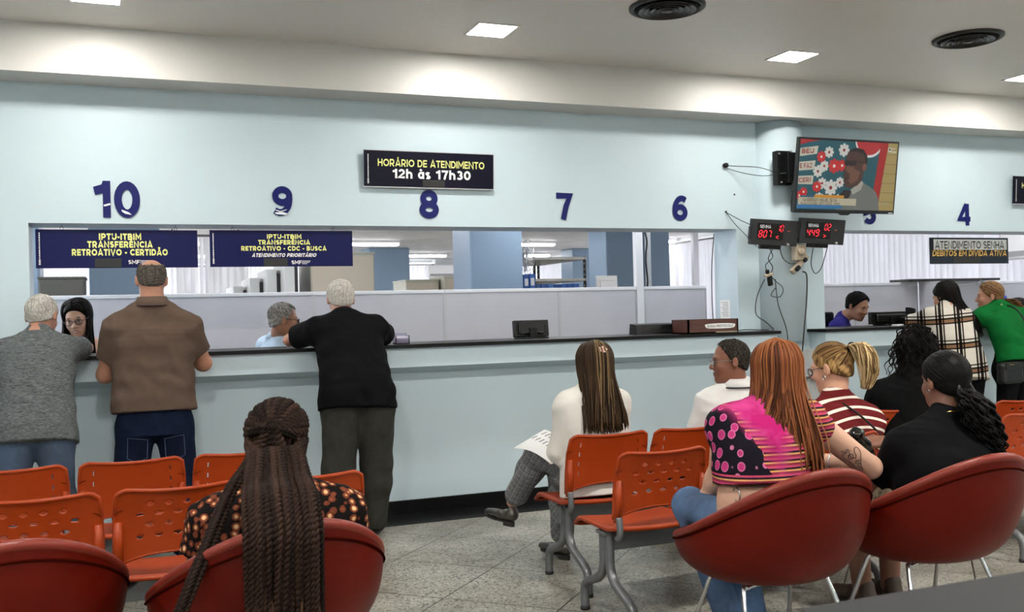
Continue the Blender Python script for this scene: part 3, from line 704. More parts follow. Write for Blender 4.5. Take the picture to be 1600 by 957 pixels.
# ------------------------------------------------------------------ red number displays
M_disp = mat('display_case', '#2c2d2f', .45, spec=.25); M_win = mat('display_window', '#12090b', .12); M_red = emit('led_red', '#ff2a3c', .5)
SEG = {'0': 'abcdef', '1': 'bc', '2': 'abged', '3': 'abgcd', '4': 'fgbc', '5': 'afgcd', '6': 'afgedc', '7': 'abc', '8': 'abcdefg', '9': 'abcdfg'}
def seg_digit(b, ch, x, z, w_, h_, y, sl=.14):
    k = .0075 if h_ > .05 else .006
    P = {'a': ((0, h_), (w_, h_)), 'b': ((w_, h_), (w_, h_ / 2)), 'c': ((w_, h_ / 2), (w_, 0)), 'd': ((0, 0), (w_, 0)), 'e': ((0, 0), (0, h_ / 2)), 'f': ((0, h_ / 2), (0, h_)), 'g': ((0, h_ / 2), (w_, h_ / 2))}
    for s_ in SEG[ch]:
        (xa, za), (xb, zb) = P[s_]; dx, dz = xb - xa, zb - za; L = math.hypot(dx, dz); ux, uz = dx / L, dz / L; nx, nz = -uz * k / 2, ux * k / 2
        xa += ux * .004; xb -= ux * .004; za += uz * .004; zb -= uz * .004
        q = [(xa + nx, za + nz), (xb + nx, zb + nz), (xb - nx, zb - nz), (xa - nx, za - nz)]
        b.prism([(x + p + sl * r_, z + r_) for p, r_ in q], 0, .001, frame_wall(0, y, 0))
def display(x, y, z, num, win, arrow, label, ry, lbl):
    t = thing('number_display', label, 'display', (x, y, z), 0, None); t.rotation_euler = (.16, ry, -.02)
    W_, H_ = .425, .2
    MB().box((-W_ / 2, -.022, -H_ / 2), (W_ / 2, .022, H_ / 2), bev=.004).build('case', M_disp, t)
    MB().box((-.165, -.0235, -.055), (.075, -.021, .07)).build('window', M_win, t)
    b = MB()
    for i, c in enumerate(num): seg_digit(b, c, -.152 + i * .042, -.038, .026, .052, -.0237)
    for i, c in enumerate(win): seg_digit(b, c, .012 + i * .032, .012, .022, .05, -.0237)
    s_ = 1 if arrow == '>' else -1; cx = .02
    for p, q in (((-.011 * s_, .011), (.011 * s_, 0)), ((.011 * s_, 0), (-.011 * s_, -.011))):
        b.tube([(cx + p[0], -.0245, -.034 + p[1]), (cx + q[0], -.0245, -.034 + q[1])], .0028, 5)
    b.build('lit_digits', M_red, t)
    text_mesh('lettering', 'SENHA', .034, emit('display_white', '#d8d8d8', .25), t, frame_wall(-.096, -.0242, .045), .02, 0, .1)
    MB().box((.105, -.0232, .008), (.145, -.0215, .026)).build('maker_plate', mat('plate_dark', '#1b1214', .3), t)
    MB().box((.112, -.0236, .014), (.135, -.0231, .019)).build('maker_mark', mat('plate_orange', '#c2664a', .4), t)
    MB().lathe([(.012, 0), (.012, .01), (.004, .014)], 12, Matrix.Translation((.125 if lbl else .14, -.02, -.088)) @ Matrix.Rotation(PI / 2, 4, 'X')).build('lock', mat('bolt_steel', '#a8a8a8', .3, .8), t)
    MB().box((-.12, -.015, -H_ / 2 - .03), (.07, .012, -H_ / 2)).build('junction_box', M_blk, t)
    MB().box((-W_ / 2 - .012, -.012, -.06), (-W_ / 2, .012, .04)).build('side_clip', M_disp, t)
    MB().box((-.02, .02, -.03), (.02, .05, .02)).build('mount', M_blk, t)
display(4.745, 6.385, 1.962, '807', '10', '<', 'left of the two red number displays, reading 807 and 10', .04, True)
display(5.182, 6.36, 1.972, '449', '02', '>', 'right of the two red number displays, reading 449 and 02', .04, False)

# cables and boxes on the column
M_cab_bl = mat('cable_black', '#111111', .5); M_beige = mat('aged_plastic', '#9c8f7c', .5, var=.1)
def cable(pts, label, r=.0035, m=None):
    return tag(MB().tube(spline(pts, 8), r, 6).build('cable', m or M_cab_bl), label, 'cable')
YC = YW - .19
cable([(4.50, 6.645, 2.52), (4.56, 6.60, 2.51), (4.70, 6.50, 2.49), (4.80, 6.44, 2.45)], 'dark wire from the wall hole to the television bracket', .003)
cable([(4.50, 6.645, 2.50), (4.62, 6.57, 2.45), (4.74, 6.47, 2.42), (4.86, 6.37, 2.43), (5.05, 6.33, 2.42)], 'greenish wire passing over the television bracket', .003, mat('cable_green', '#1c3a2a', .5))
tag(MB().lathe([(.02, 0), (.02, .03), (.008, .034)], 12, Matrix.Translation((4.49, 6.652, 2.52)) @ Matrix.Rotation(PI / 2, 4, 'X')).build('cable_outlet', M_blk), 'small dark cable outlet left of the television bracket', 'outlet')
cable([(4.49, 6.648, 2.145), (4.54, 6.55, 2.08), (4.6, 6.42, 2.0), (4.585, 6.41, 1.93)], 'thin wire from the wall hole to the left number display', .003)
cable([(4.49, 6.648, 2.145), (4.53, 6.58, 2.04), (4.56, 6.46, 1.93), (4.60, 6.405, 1.85)], 'second thin wire looping to the left number display', .003)
tag(MB().lathe([(.009, 0), (.009, .004), (.002, .006)], 10, Matrix.Translation((4.49, 6.652, 2.15)) @ Matrix.Rotation(PI / 2, 4, 'X')).build('wall_plug', M_blk), 'small dark plug in the wall above the opening corner', 'plug')
tag(MB().lathe([(.008, 0), (.008, .003), (.002, .004)], 10, Matrix.Translation((4.575, 6.652, 2.29)) @ Matrix.Rotation(PI / 2, 4, 'X')).build('wall_plug', M_blk), 'tiny dark plug left of the column, higher on the wall', 'plug')
cable([(4.72, 6.36, 1.84), (4.70, 6.40, 1.76), (4.76, 6.43, 1.69), (4.74, 6.45, 1.62)], 'twisted black cable under the left number display', .0035)
cable([(4.68, 6.36, 1.84), (4.74, 6.40, 1.77), (4.70, 6.44, 1.70), (4.78, 6.45, 1.60), (4.87, 6.455, 1.53), (4.84, 6.45, 1.46), (4.76, 6.46, 1.47), (4.80, 6.455, 1.53)], 'black cable with a small loop below the plug adapter', .0035)
cable([(4.69, 6.44, 1.60), (4.63, 6.46, 1.47), (4.62, 6.47, 1.33), (4.70, 6.45, 1.26), (4.745, 6.43, 1.21), (4.74, 6.42, 1.195)], 'black cable curving down onto the worktop end', .004)
cable([(4.80, 6.455, 1.60), (4.81, 6.44, 1.40), (4.86, 6.41, 1.2), (4.9, 6.44, 1.0), (4.95, 6.44, .7), (5.0, 6.45, .14)], 'black cable hanging down the column beside the worktop end', .004)
cable([(4.78, 6.36, 1.84), (4.84, 6.40, 1.76), (4.93, 6.43, 1.72), (5.0, 6.44, 1.73), (5.06, 6.41, 1.80)], 'black cable sagging between the two number displays', .0035)
cable([(5.09, 6.34, 1.86), (5.10, 6.39, 1.72), (5.16, 6.42, 1.64), (5.22, 6.42, 1.68), (5.24, 6.39, 1.78), (5.235, 6.345, 1.87)], 'black cable loop hanging under the right number display', .0035)
cable([(5.03, 6.41, 1.655), (5.07, 6.41, 1.62), (5.075, 6.43, 1.4), (5.04, 6.43, 1.15), (5.03, 6.44, .9), (5.06, 6.44, .14)], 'thick black cable running straight down the column', .006)
cable([(4.46, 6.50, 1.197), (4.56, 6.55, 1.205), (4.68, 6.5, 1.2), (4.77, 6.52, 1.197)], 'black cable lying on the worktop end beside the wooden box', .004)
t = thing('plug_adapter', 'beige plug adapter dangling below the left number display', 'adapter', (4.735, 6.44, 1.625)); t.rotation_euler = (.1, -.25, .2)
MB().box((-.05, -.018, .0), (.03, .018, .022), bev=.006).build('socket_block', M_beige, t); MB().box((-.02, -.014, -.08), (.018, .014, .0), bev=.006).build('black_plug', M_blk, t); MB().box((-.03, -.012, .02), (-.005, .012, .055), bev=.005).build('black_plug', M_blk, t)
t = thing('power_strip', 'beige power strip slung under the right number display', 'power strip', (5.0, 6.41, 1.715)); t.rotation_euler = (0, -.75, 0)
MB().box((-.1, -.02, -.022), (.1, .02, .022), bev=.008).build('strip', M_beige, t); MB().box((-.075, -.045, -.016), (-.03, -.018, .016), bev=.006).build('black_plug', M_blk, t); MB().box((.03, -.045, -.016), (.065, -.018, .016), bev=.006).build('black_plug', M_blk, t)
t = thing('conduit_box', 'beige junction box behind the gap between the number displays', 'junction box', (5.0, 6.41, 1.80))
MB().box((-.05, -.03, -.06), (.05, .04, .07), bev=.01).build('box', M_beige, t); MB().lathe([(.03, 0), (.03, .012), (.01, .016)], 14, Matrix.Translation((0, -.03, .01)) @ Matrix.Rotation(PI / 2, 4, 'X')).build('round_cover', M_beige, t)
cable([(4.93, 6.40, 2.13), (4.935, 6.40, 2.2), (4.94, 6.38, 2.3)], 'short cable between the television and the displays', .006)

# ------------------------------------------------------------------ things on the counter
monitor(2.855, 6.84, 1.19, .285, .125, 0, -.12, 'black monitor back with a curved ridge, on the counter under window 7')
# the low black machine further right
t = thing('receipt_printer', 'low black printer left of the wooden box on the counter', 'printer', (3.875, 6.78, 1.19))
MB().prism([(-.06, 0), (.07, 0), (.055, .085), (-.045, .075)], -.18, .18, Matrix(((0, 0, 1, 0), (1, 0, 0, 0), (0, 1, 0, 0), (0, 0, 0, 1)))).build('body', M_blk, t)
MB().box((-.13, -.062, .02), (.13, -.056, .028)).build('slot', M_disp, t); MB().box((-.05, -.06, .036), (.1, -.05, .04)).build('ridge', M_disp, t)
t = thing('wooden_box', 'brown wooden box with a white GUIAS PROTOCOLO label on the counter', 'box', (4.2, 6.55, 1.19))
M_wood = mat('brown_wood', '#482418', .4, var=.25, scale=6, stretch=(1, 6, 12))
bx = MB(); a, b, h_ = .225, .12, .108
bx.box((-a, -b, 0), (a, -b + .012, h_)).box((-a, b - .012, 0), (a, b, h_)).box((-a, -b, 0), (-a + .012, b, h_)).box((a - .012, -b, 0), (a, b, h_)).box((-a, -b, 0), (a, b, .01))
bx.build('body', M_wood, t)
MB().prism([(-.06 + .135 * math.cos(q) * (1 + .04 * math.sin(5 * q)) + .12, .055 + .02 * (abs(math.sin(q)) ** .4) * (1 if math.sin(q) > 0 else -1)) for q in [i * 2 * PI / 28 for i in range(28)]], 0, .001, frame_wall(0, -b - .001, 0)).build('paper_label', mat('paper_bright', '#e8e8e8', .6), t)
text_mesh('lettering', 'GUIAS PROTOCOLO', .026, mat('letter_black', '#17171a', .5), t, frame_wall(.06, -b - .0025, .055), .02, 0, .235)
MB().box((.02, -b - .002, .004), (a - .01, -b, .012)).build('tape', M_beige, t)
t = thing('paper_notice', 'white printed notice taped to the jamb above the wooden box', 'notice', (4.584, 6.84, 1.37))
MB().box((-.001, -.068, -.075), (.001, .068, .075)).build('sheet', mat('paper_bright', '#e8e8e8', .6), t)
pr = MB()
for i in range(9): pr.box((-.0016, -.05 + .006 * (i % 2), .055 - i * .014), (-.001, .05 - .012 * (i % 3), .059 - i * .014))
pr.build('print_lines', mat('print_grey', '#77777a', .6), t)
cable([(4.6 - .03, 6.95, 1.5 + .5), (4.55, 6.97, 1.7), (4.55, 6.97, 1.3), (4.55, 6.9, 1.197)], 'thin dark cable hanging inside the right end of the opening', .004)
t = thing('card_holder', 'clear acrylic holder on the counter right of the man in black', 'holder', (1.78, 6.6, 1.19))
M_acr = NT('clear_acrylic'); M_acr.set(Roughness=.08, **{'Transmission Weight': .85, 'IOR': 1.3}); M_acr.col(lin('#c9c6da')); M_acr = M_acr.m
MB().box((-.05, -.04, 0), (.05, .04, .006)).box((-.05, .034, 0), (.05, .04, .075)).box((-.05, -.04, 0), (.05, -.035, .04)).box((-.05, -.04, 0), (-.045, .04, .06)).box((.045, -.04, 0), (.05, .04, .06)).build('holder', M_acr, t)
MB().box((-.04, -.03, .006), (.04, .03, .055)).build('slips', mat('paper_lilac', '#c5c2d2', .6), t)
t = thing('webcam', 'small dark camera seen over the shoulder of the man in black', 'camera', (1.70, 6.95, 1.19))
MB().tube([(0, 0, 0), (0, 0, .15)], .008, 8).build('stand', M_blk, t); MB().box((-.03, -.02, .15), (.03, .02, .185), bev=.006).build('body', M_disp, t); MB().lathe([(.045, 0), (.045, .008), (.01, .012)], 16).build('stand_base', M_blk, t)
monitor(.40, 7.0, 1.19, .10, .12, 0, 0, 'black monitor edge beside the arm of the man in the brown polo', arc=False)
# right booth
monitor(6.36, 6.93, 1.19, .44, .115, .03, .0, 'wide black monitor back in front of the clerk in purple', arc=False).scale = (1, 1, .95)
t = thing('label_printer', 'black boxy printer right of the wide monitor on the counter', 'printer', (6.53, 6.78, 1.19))
MB().box((-.11, -.07, 0), (.11, .07, .07), bev=.008).build('body', M_blk, t); MB().box((.03, -.0725, .03), (.075, -.07, .05)).build('white_label', mat('paper_white', '#e6e6e4', .7), t)
t = thing('desk_scanner', 'upright black scanner standing on the printer', 'scanner', (6.49, 6.80, 1.26))
MB().prism([(-.03, 0), (.03, 0), (.036, .07), (-.032, .085)], -.025, .025, frame_wall(0, 0, 0)).build('body', M_blk, t); MB().lathe([(.028, 0), (.026, .006), (.01, .008)], 14, Matrix.Translation((.002, 0, .074)) @ Matrix.Rotation(.14, 4, 'Y')).build('cap', M_disp, t)
t = thing('paper_stack', 'white papers on the counter before the wide black monitor', 'papers', (6.25, 6.62, 1.19))
for i in range(3): MB().box((-.1 + .01 * i, -.05, .004 * i), (.09 - .012 * i, .05 + .006 * i, .004 * i + .003)).build('sheet', mat('paper_bright', '#e8e8e8', .6), t)
t = thing('office_chair', 'black office chair back behind the clerk in purple', 'chair', (5.93, 7.42, 0)); MB().box((-.22, -.03, .75), (.22, .03, 1.32), bev=.02).build('backrest', M_blk, t); MB().tube([(0, 0, .06), (0, 0, .8)], .03, 10).build('column', M_blk, t); MB().lathe([(.28, 0), (.28, .03), (.04, .06)], 20).build('stand_base', M_blk, t); MB().box((-.22, -.42, .62), (.22, 0, .7), bev=.02).build('seat', M_blk, t)
# ticket kiosk by the column
t = thing('ticket_kiosk', 'slim grey ticket kiosk between the red-haired and the ponytailed women', 'kiosk', (4.43, 5.62, 0), .25)
M_kio = mat('kiosk_grey', '#a3a7a6', .45, .1, var=.05)
MB().box((-.12, -.1, .02), (.12, .1, .92), bev=.02).build('pillar', M_kio, t)
MB().prism([(-.14, .90), (.14, .90), (.14, .98), (-.14, 1.09)], -.17, .17, Matrix(((0, 0, 1, 0), (1, 0, 0, 0), (0, 1, 0, 0), (0, 0, 0, 1)))).build('head', M_kio, t)
MB().box((-.13, -.155, .885), (.13, -.135, .915), bev=.003).build('printer_slot', M_blk, t); MB().box((-.2, -.2, 0), (.2, .2, .02), bev=.005).build('foot_plate', M_kio, t)
MB().box((.05, -.145, .985), (.12, -.08, 1.035)).build('label', mat('label_tan', '#b8ab98', .6), t)
# ------------------------------------------------------------------ orange tandem benches
def m_plastic():
    t = NT('orange_plastic'); v = t.coord('Object')
    t.col(t.ramp(t.noise(v, 7, 4), [(.3, '#8a3009'), (.7, '#93350b')])); t.set(Roughness=.42, **{'Specular IOR Level': .28})
    t.bump(t.noise(v, 420, 2), .12, .001); return t.m
M_or = m_plastic(); M_gst = mat('grey_bench_steel', '#6c6e70', .38, .45, var=.05); M_foot = mat('rubber_foot', '#1a1a1a', .7)
SWID = .44
def grid_panel(f, nu, nv, holes, th):
    """curved plate: f(u, v) gives the front point; (u, v) in holes -> opening; thickness th along the normal"""
    P = [[Vector(f(i / nu, j / nv)) for j in range(nv + 1)] for i in range(nu + 1)]
    def nrm(i, j):
        a = P[min(i + 1, nu)][j] - P[max(i - 1, 0)][j]; b = P[i][min(j + 1, nv)] - P[i][max(j - 1, 0)]
        n = a.cross(b); return n.normalized()
    vs = []; idx = {}
    for i in range(nu + 1):
        for j in range(nv + 1):
            idx[i, j] = len(vs); vs += [P[i][j], P[i][j] - nrm(i, j) * th]
    on = [[not holes((i + .5) / nu, (j + .5) / nv) for j in range(nv)] for i in range(nu)]
    fs = []
    for i in range(nu):
        for j in range(nv):
            if not on[i][j]: continue
            a, b, c, d = idx[i, j], idx[i + 1, j], idx[i + 1, j + 1], idx[i, j + 1]
            fs += [(a, b, c, d), (a + 1, d + 1, c + 1, b + 1)]
            for (di, dj, p, q) in ((-1, 0, d, a), (1, 0, b, c), (0, -1, a, b), (0, 1, c, d)):
                ii, jj = i + di, j + dj
                if not (0 <= ii < nu and 0 <= jj < nv) or not on[ii][jj]: fs.append((q, p, p + 1, q + 1))
    return MB().add(vs, fs, True)
def back_f(u, v):
    # u across, v bottom to top; front (sitter's side) is +Y, the plate bows backward in its middle
    x = (u - .5)
    round_ = max(0, (abs(x) - .40) / .10) if v > .72 else 0
    top = .778 - .022 * round_ ** 2 - .012 * (1 - (2 * x) ** 2)
    bot = .487 + .048 * (1 - (2 * abs(x)) ** 2.6)
    z = bot + (top - bot) * v
    wdt = SWID * (.975 + .035 * (1 - v)) * (1 - .02 * max(0, v - .8) / .2)
    y = -.018 - .045 * v - .032 * (1 - (2 * x) ** 2) + .012 * math.sin(PI * v)
    return (x * wdt, y, z)
def holes_many(u, v):
    for k, (vv, off) in enumerate(((.30, 0), (.47, .5), (.64, 0), (.80, .5))):
        for c in range(5 if off == 0 else 4):
            uu = .2 + (c + off) * .15
            if ((u - uu) / .032) ** 2 + ((v - vv) / .029) ** 2 < 1: return True
    return False
def holes_slots(u, v):
    return any(abs(abs(u - .5) - .37) < .009 and abs(v - q) < .04 for q in (.28, .46, .64, .82))
def seat_f(u, v):
    x = u - .5
    y = -.03 + .43 * v
    z = .425 + .012 * (2 * abs(x)) ** 2 - (.0 if v < .8 else .9 * (v - .8) ** 2) + .018 * max(0, (.18 - v) / .18)
    return (x * SWID * (1 - .04 * v), y, z)
def seat_holes(u, v):
    return any(((u - (.3 + c * .133)) / .022) ** 2 + ((v - .12) / .02) ** 2 < 1 for c in range(4))
BACK_MESH = {'many': grid_panel(back_f, 88, 60, holes_many, .007).mesh('backrest', M_or), 'slots': grid_panel(back_f, 88, 60, holes_slots, .007).mesh('backrest', M_or)}
SEAT_MESH = grid_panel(seat_f, 44, 40, seat_holes, -.007).mesh('seat', M_or)
# rolled rim and side sockets of a back
rim = MB()
e = [back_f(0, .0 + i / 14) for i in range(15)] + [back_f(i / 24, 1) for i in range(1, 24)] + [back_f(1, 1 - i / 14) for i in range(15)]
rim.tube([(x, y + .004, z) for x, y, z in e], .0085, 6)
e = [back_f(i / 24, 0) for i in range(25)]; rim.tube([(x, y + .004, z) for x, y, z in e], .006, 6)
for s in (0, 1):
    sx = -1 if s == 0 else 1
    for i in range(6):
        p = Vector(back_f(s, .02 + i * .1)); q = Vector(back_f(s, .12 + i * .1))
    a = Vector(back_f(s, 0)); b = Vector(back_f(s, .58))
    rim.tube([a + Vector((-sx * .012, -.006, -.012)), a.lerp(b, .5) + Vector((-sx * .012, -.008, 0)), b + Vector((-sx * .012, -.006, 0))], [.019, .018, .013], 8)
RIM_MESH = rim.mesh('rim', M_or)
lip = MB(); e = [seat_f(0, 1 - i / 10) for i in range(11)] + [seat_f(i / 20, 0) for i in range(1, 20)] + [seat_f(1, i / 10) for i in range(11)] + [seat_f(1 - i / 20, 1) for i in range(1, 20)]
lip.tube([(x, y, z - .006) for x, y, z in e], .011, 6, closed=True)
LIP_MESH = lip.mesh('seat_edge', M_or)
brk = {}
for sx in (-1, 1):
    b = MB()
    b.tube(spline([(sx * .15, .10, .405), (sx * .19, .02, .402), (sx * .211, -.035, .41), (sx * .213, -.052, .44), (sx * .213, -.045, .50)], 6), .0145, 8)
    brk[sx] = b.mesh('back_bracket', M_gst)
def bench(x0, yback, n, kind, label, legs, pitch=.48):
    """x0: left edge of the first seat; yback: y of the back's top; legs: x offsets of the two leg frames"""
    t = thing('tandem_bench', label, 'bench', (x0, yback + .07, 0), 0, None)
    for i in range(n):
        cx = i * pitch + SWID / 2
        s = link('seat', SEAT_MESH, t, (cx, 0, 0)); link('seat_edge', LIP_MESH, s)
        b = link('backrest', BACK_MESH[kind], t, (cx, 0, 0)); link('rim', RIM_MESH, b)
        for sx in (-1, 1): link('back_bracket', brk[sx], t, (cx, 0, 0))
    L = (n - 1) * pitch + SWID
    MB().box((.015, .10, .325), (L - .015, .15, .405), bev=.004).build('beam', M_gst, t)
    for lx in legs:
        for nm, sy in (('front_leg', 1), ('rear_leg', -1)):
            y1 = .125 + .028 * sy; foot = .125 + .235 * sy
            g = MB().tube(spline([(lx, y1, .40), (lx, y1, .32), (lx, y1 + .004 * sy, .25), (lx, y1 + .05 * sy, .19), (lx, foot - .03 * sy, .135), (lx, foot, .09), (lx, foot, .012)], 6), .021, 10).build(nm, M_gst, t)
            MB().lathe([(.0225, 0), (.0225, .016)], 12, Matrix.Translation((lx, foot, 0))).build('foot_cap', M_foot, g)
        MB().box((lx - .03, .08, .395), (lx + .03, .17, .412), bev=.003).build('mount_plate', M_gst, t)
    return t
bench(-.68, 4.66, 3, 'slots', 'orange bench nearest the counter on the left, behind the men in grey and brown', (.06, 1.3))
bench(-.53, 3.83, 3, 'many', 'orange perforated bench in front of the woman with long braids', (.06, 1.28))
bench(2.0, 4.34, 4, 'slots', 'orange slotted bench on which the woman in the white shirt sits', (.06, 1.78), .47)
bench(1.93, 3.70, 3, 'many', 'orange perforated bench in front of the red-haired woman', (.03, 1.33))
bench(3.90, 4.42, 4, 'many', 'orange perforated bench behind the standing women at window 4', (.06, 1.8))
bench(4.32, 3.88, 3, 'many', 'orange perforated bench cut by the right edge of the photo', (.06, 1.3))
t = thing('paper_stack', 'white papers left on the right-hand orange bench', 'papers', (4.6, 4.1, .44))
for i in range(3): MB().box((-.1, -.07, .003 * i), (.1 - .01 * i, .08, .003 * i + .002)).build('sheet', mat('paper_bright', '#e8e8e8', .6), t)

# ------------------------------------------------------------------ leather tub chairs
def m_leather():
    t = NT('red_brown_leather'); v = t.coord('Object')
    t.col(t.ramp(t.noise(v, 5, 4), [(.3, '#4d0b03'), (.7, '#570e04')])); t.set(Roughness=.42, **{'Specular IOR Level': .12})
    t.bump(t.noise(v, 260, 3), .18, .002); return t.m
M_lea = m_leather(); M_lea2 = mat('leather_piping', '#6a2216', .4, var=.08, spec=.3); M_chr = mat('chrome', '#c9c9cb', .14, .95); M_seam = mat('seam_dark', '#2a0703', .9, spec=.0)
def rim_pt(a):
    """a = 0 at the front (+Y), PI at the back; returns rim point"""
    b = (1 - math.cos(a)) / 2          # 0 front .. 1 back
    rx = .365; ry = .36 if math.cos(a) > 0 else .33
    z = .475 + .02 * b + .295 * b ** 2.0
    return Vector((rx * math.sin(a), ry * math.cos(a) + .02 - .06 * b ** 2, z))
def tub_pt(a, t, inner=False):
    r = rim_pt(a); base = Vector((.20 * math.sin(a), .17 * math.cos(a) + .03, .35 if not inner else .42))
    e = 1 - (1 - t) ** 1.0
    k = t ** 1.75
    p = base.lerp(r, 0); 
    p = Vector((base.x + (r.x - base.x) * math.sin(t * PI / 2) ** .9, base.y + (r.y - base.y) * math.sin(t * PI / 2) ** .9, base.z + (r.z - base.z) * k))
    if inner: p = Vector((p.x * .93, (p.y - .02) * .93 + .02, p.z))
    return p
NA, NTT = 56, 14
tub = MB(); vs = []; fs = []
for j in range(NTT + 1):
    for i in range(NA): vs.append(tub_pt(2 * PI * i / NA, j / NTT))
vs.append(Vector((0, .03, .338))); c = len(vs) - 1
for j in range(NTT):
    for i in range(NA): fs.append((j * NA + i, (j + 1) * NA + i, (j + 1) * NA + (i + 1) % NA, j * NA + (i + 1) % NA))
for i in range(NA): fs.append((c, i, (i + 1) % NA))
tub.add(vs, fs, True)
vs = []; fs = []
for j in range(NTT + 1):
    for i in range(NA): vs.append(tub_pt(2 * PI * i / NA, j / NTT, True))
vs.append(Vector((0, .03, .415))); c = len(vs) - 1
for j in range(NTT):
    for i in range(NA): fs.append((j * NA + i, j * NA + (i + 1) % NA, (j + 1) * NA + (i + 1) % NA, (j + 1) * NA + i))
for i in range(NA): fs.append((c, (i + 1) % NA, i))
tub.add(vs, fs, True)
TUB_MESH = tub.mesh('shell', M_lea)
pp = MB(); pp.tube([rim_pt(2 * PI * i / 72) + Vector((-.012 * math.sin(2 * PI * i / 72), -.012 * math.cos(2 * PI * i / 72), .0)) for i in range(72)], .017, 10, closed=True); PIP_MESH = pp.mesh('padded_rim', M_lea2)
pp = MB(); pp.tube([tub_pt(2 * PI * i / 72, .945) * 1.0 + Vector((.003 * math.sin(2 * PI * i / 72), .003 * math.cos(2 * PI * i / 72), 0)) for i in range(72)], .004, 5, closed=True); SEAM_MESH = pp.mesh('seam', M_seam)
LEGS = []
for s in (-1, 1):
    for nm, fy, ty in (('front_leg', .25, .12), ('rear_leg', -.20, -.06)):
        LEGS.append((nm, MB().tube(spline([(s * .12, ty, .34), (s * .17, ty + (fy - ty) * .1, .336), (s * .195, ty + (fy - ty) * .2, .315), (s * .25, fy, .008)], 6), .009, 8).mesh(nm, M_chr)))
CR = [MB().tube([(-.14, y, .34), (.14, y, .34)], .009, 8).mesh('cross_bar', M_chr) for y in (-.06, .12)]
def tub_chair(x, y, yaw, label):
    t = thing('tub_chair', label, 'chair', (x, y, 0), yaw, None)
    s = link('shell', TUB_MESH, t); link('padded_rim', PIP_MESH, t); link('seam', SEAM_MESH, s)
    for nm, me in LEGS: link(nm, me, t)
    for me in CR: link('cross_bar', me, t)
    return t
tub_chair(-.37, 3.30, .2, 'red-brown leather tub chair at the far left, cut by the photo edges')
tub_chair(.41, 3.20, .12, 'red-brown leather tub chair with the braided woman in it')
tub_chair(2.30, 3.16, .0, 'red-brown leather tub chair with the red-haired woman in it')
tub_chair(3.05, 3.13, .0, 'red-brown leather tub chair with the woman in black in it')
# grey table near the camera
t = thing('reception_table', 'grey smooth tabletop in the lower right corner, very near', 'table', (0, 0, 0))
M_tab = mat('grey_laminate', '#28282a', .5, var=.03, scale=4, spec=.1)
MB().prism([(.93, 1.19), (.99, 1.285), (3.2, 1.29), (3.2, .35), (.93, .35)], .87, .9).build('tabletop', M_tab, t)
for x, y in ((1.1, 1.15), (3.1, 1.15), (3.1, .45), (1.1, .45)): MB().box((x - .025, y - .025, 0), (x + .025, y + .025, .87), bev=.003).build('leg', M_gst, t)
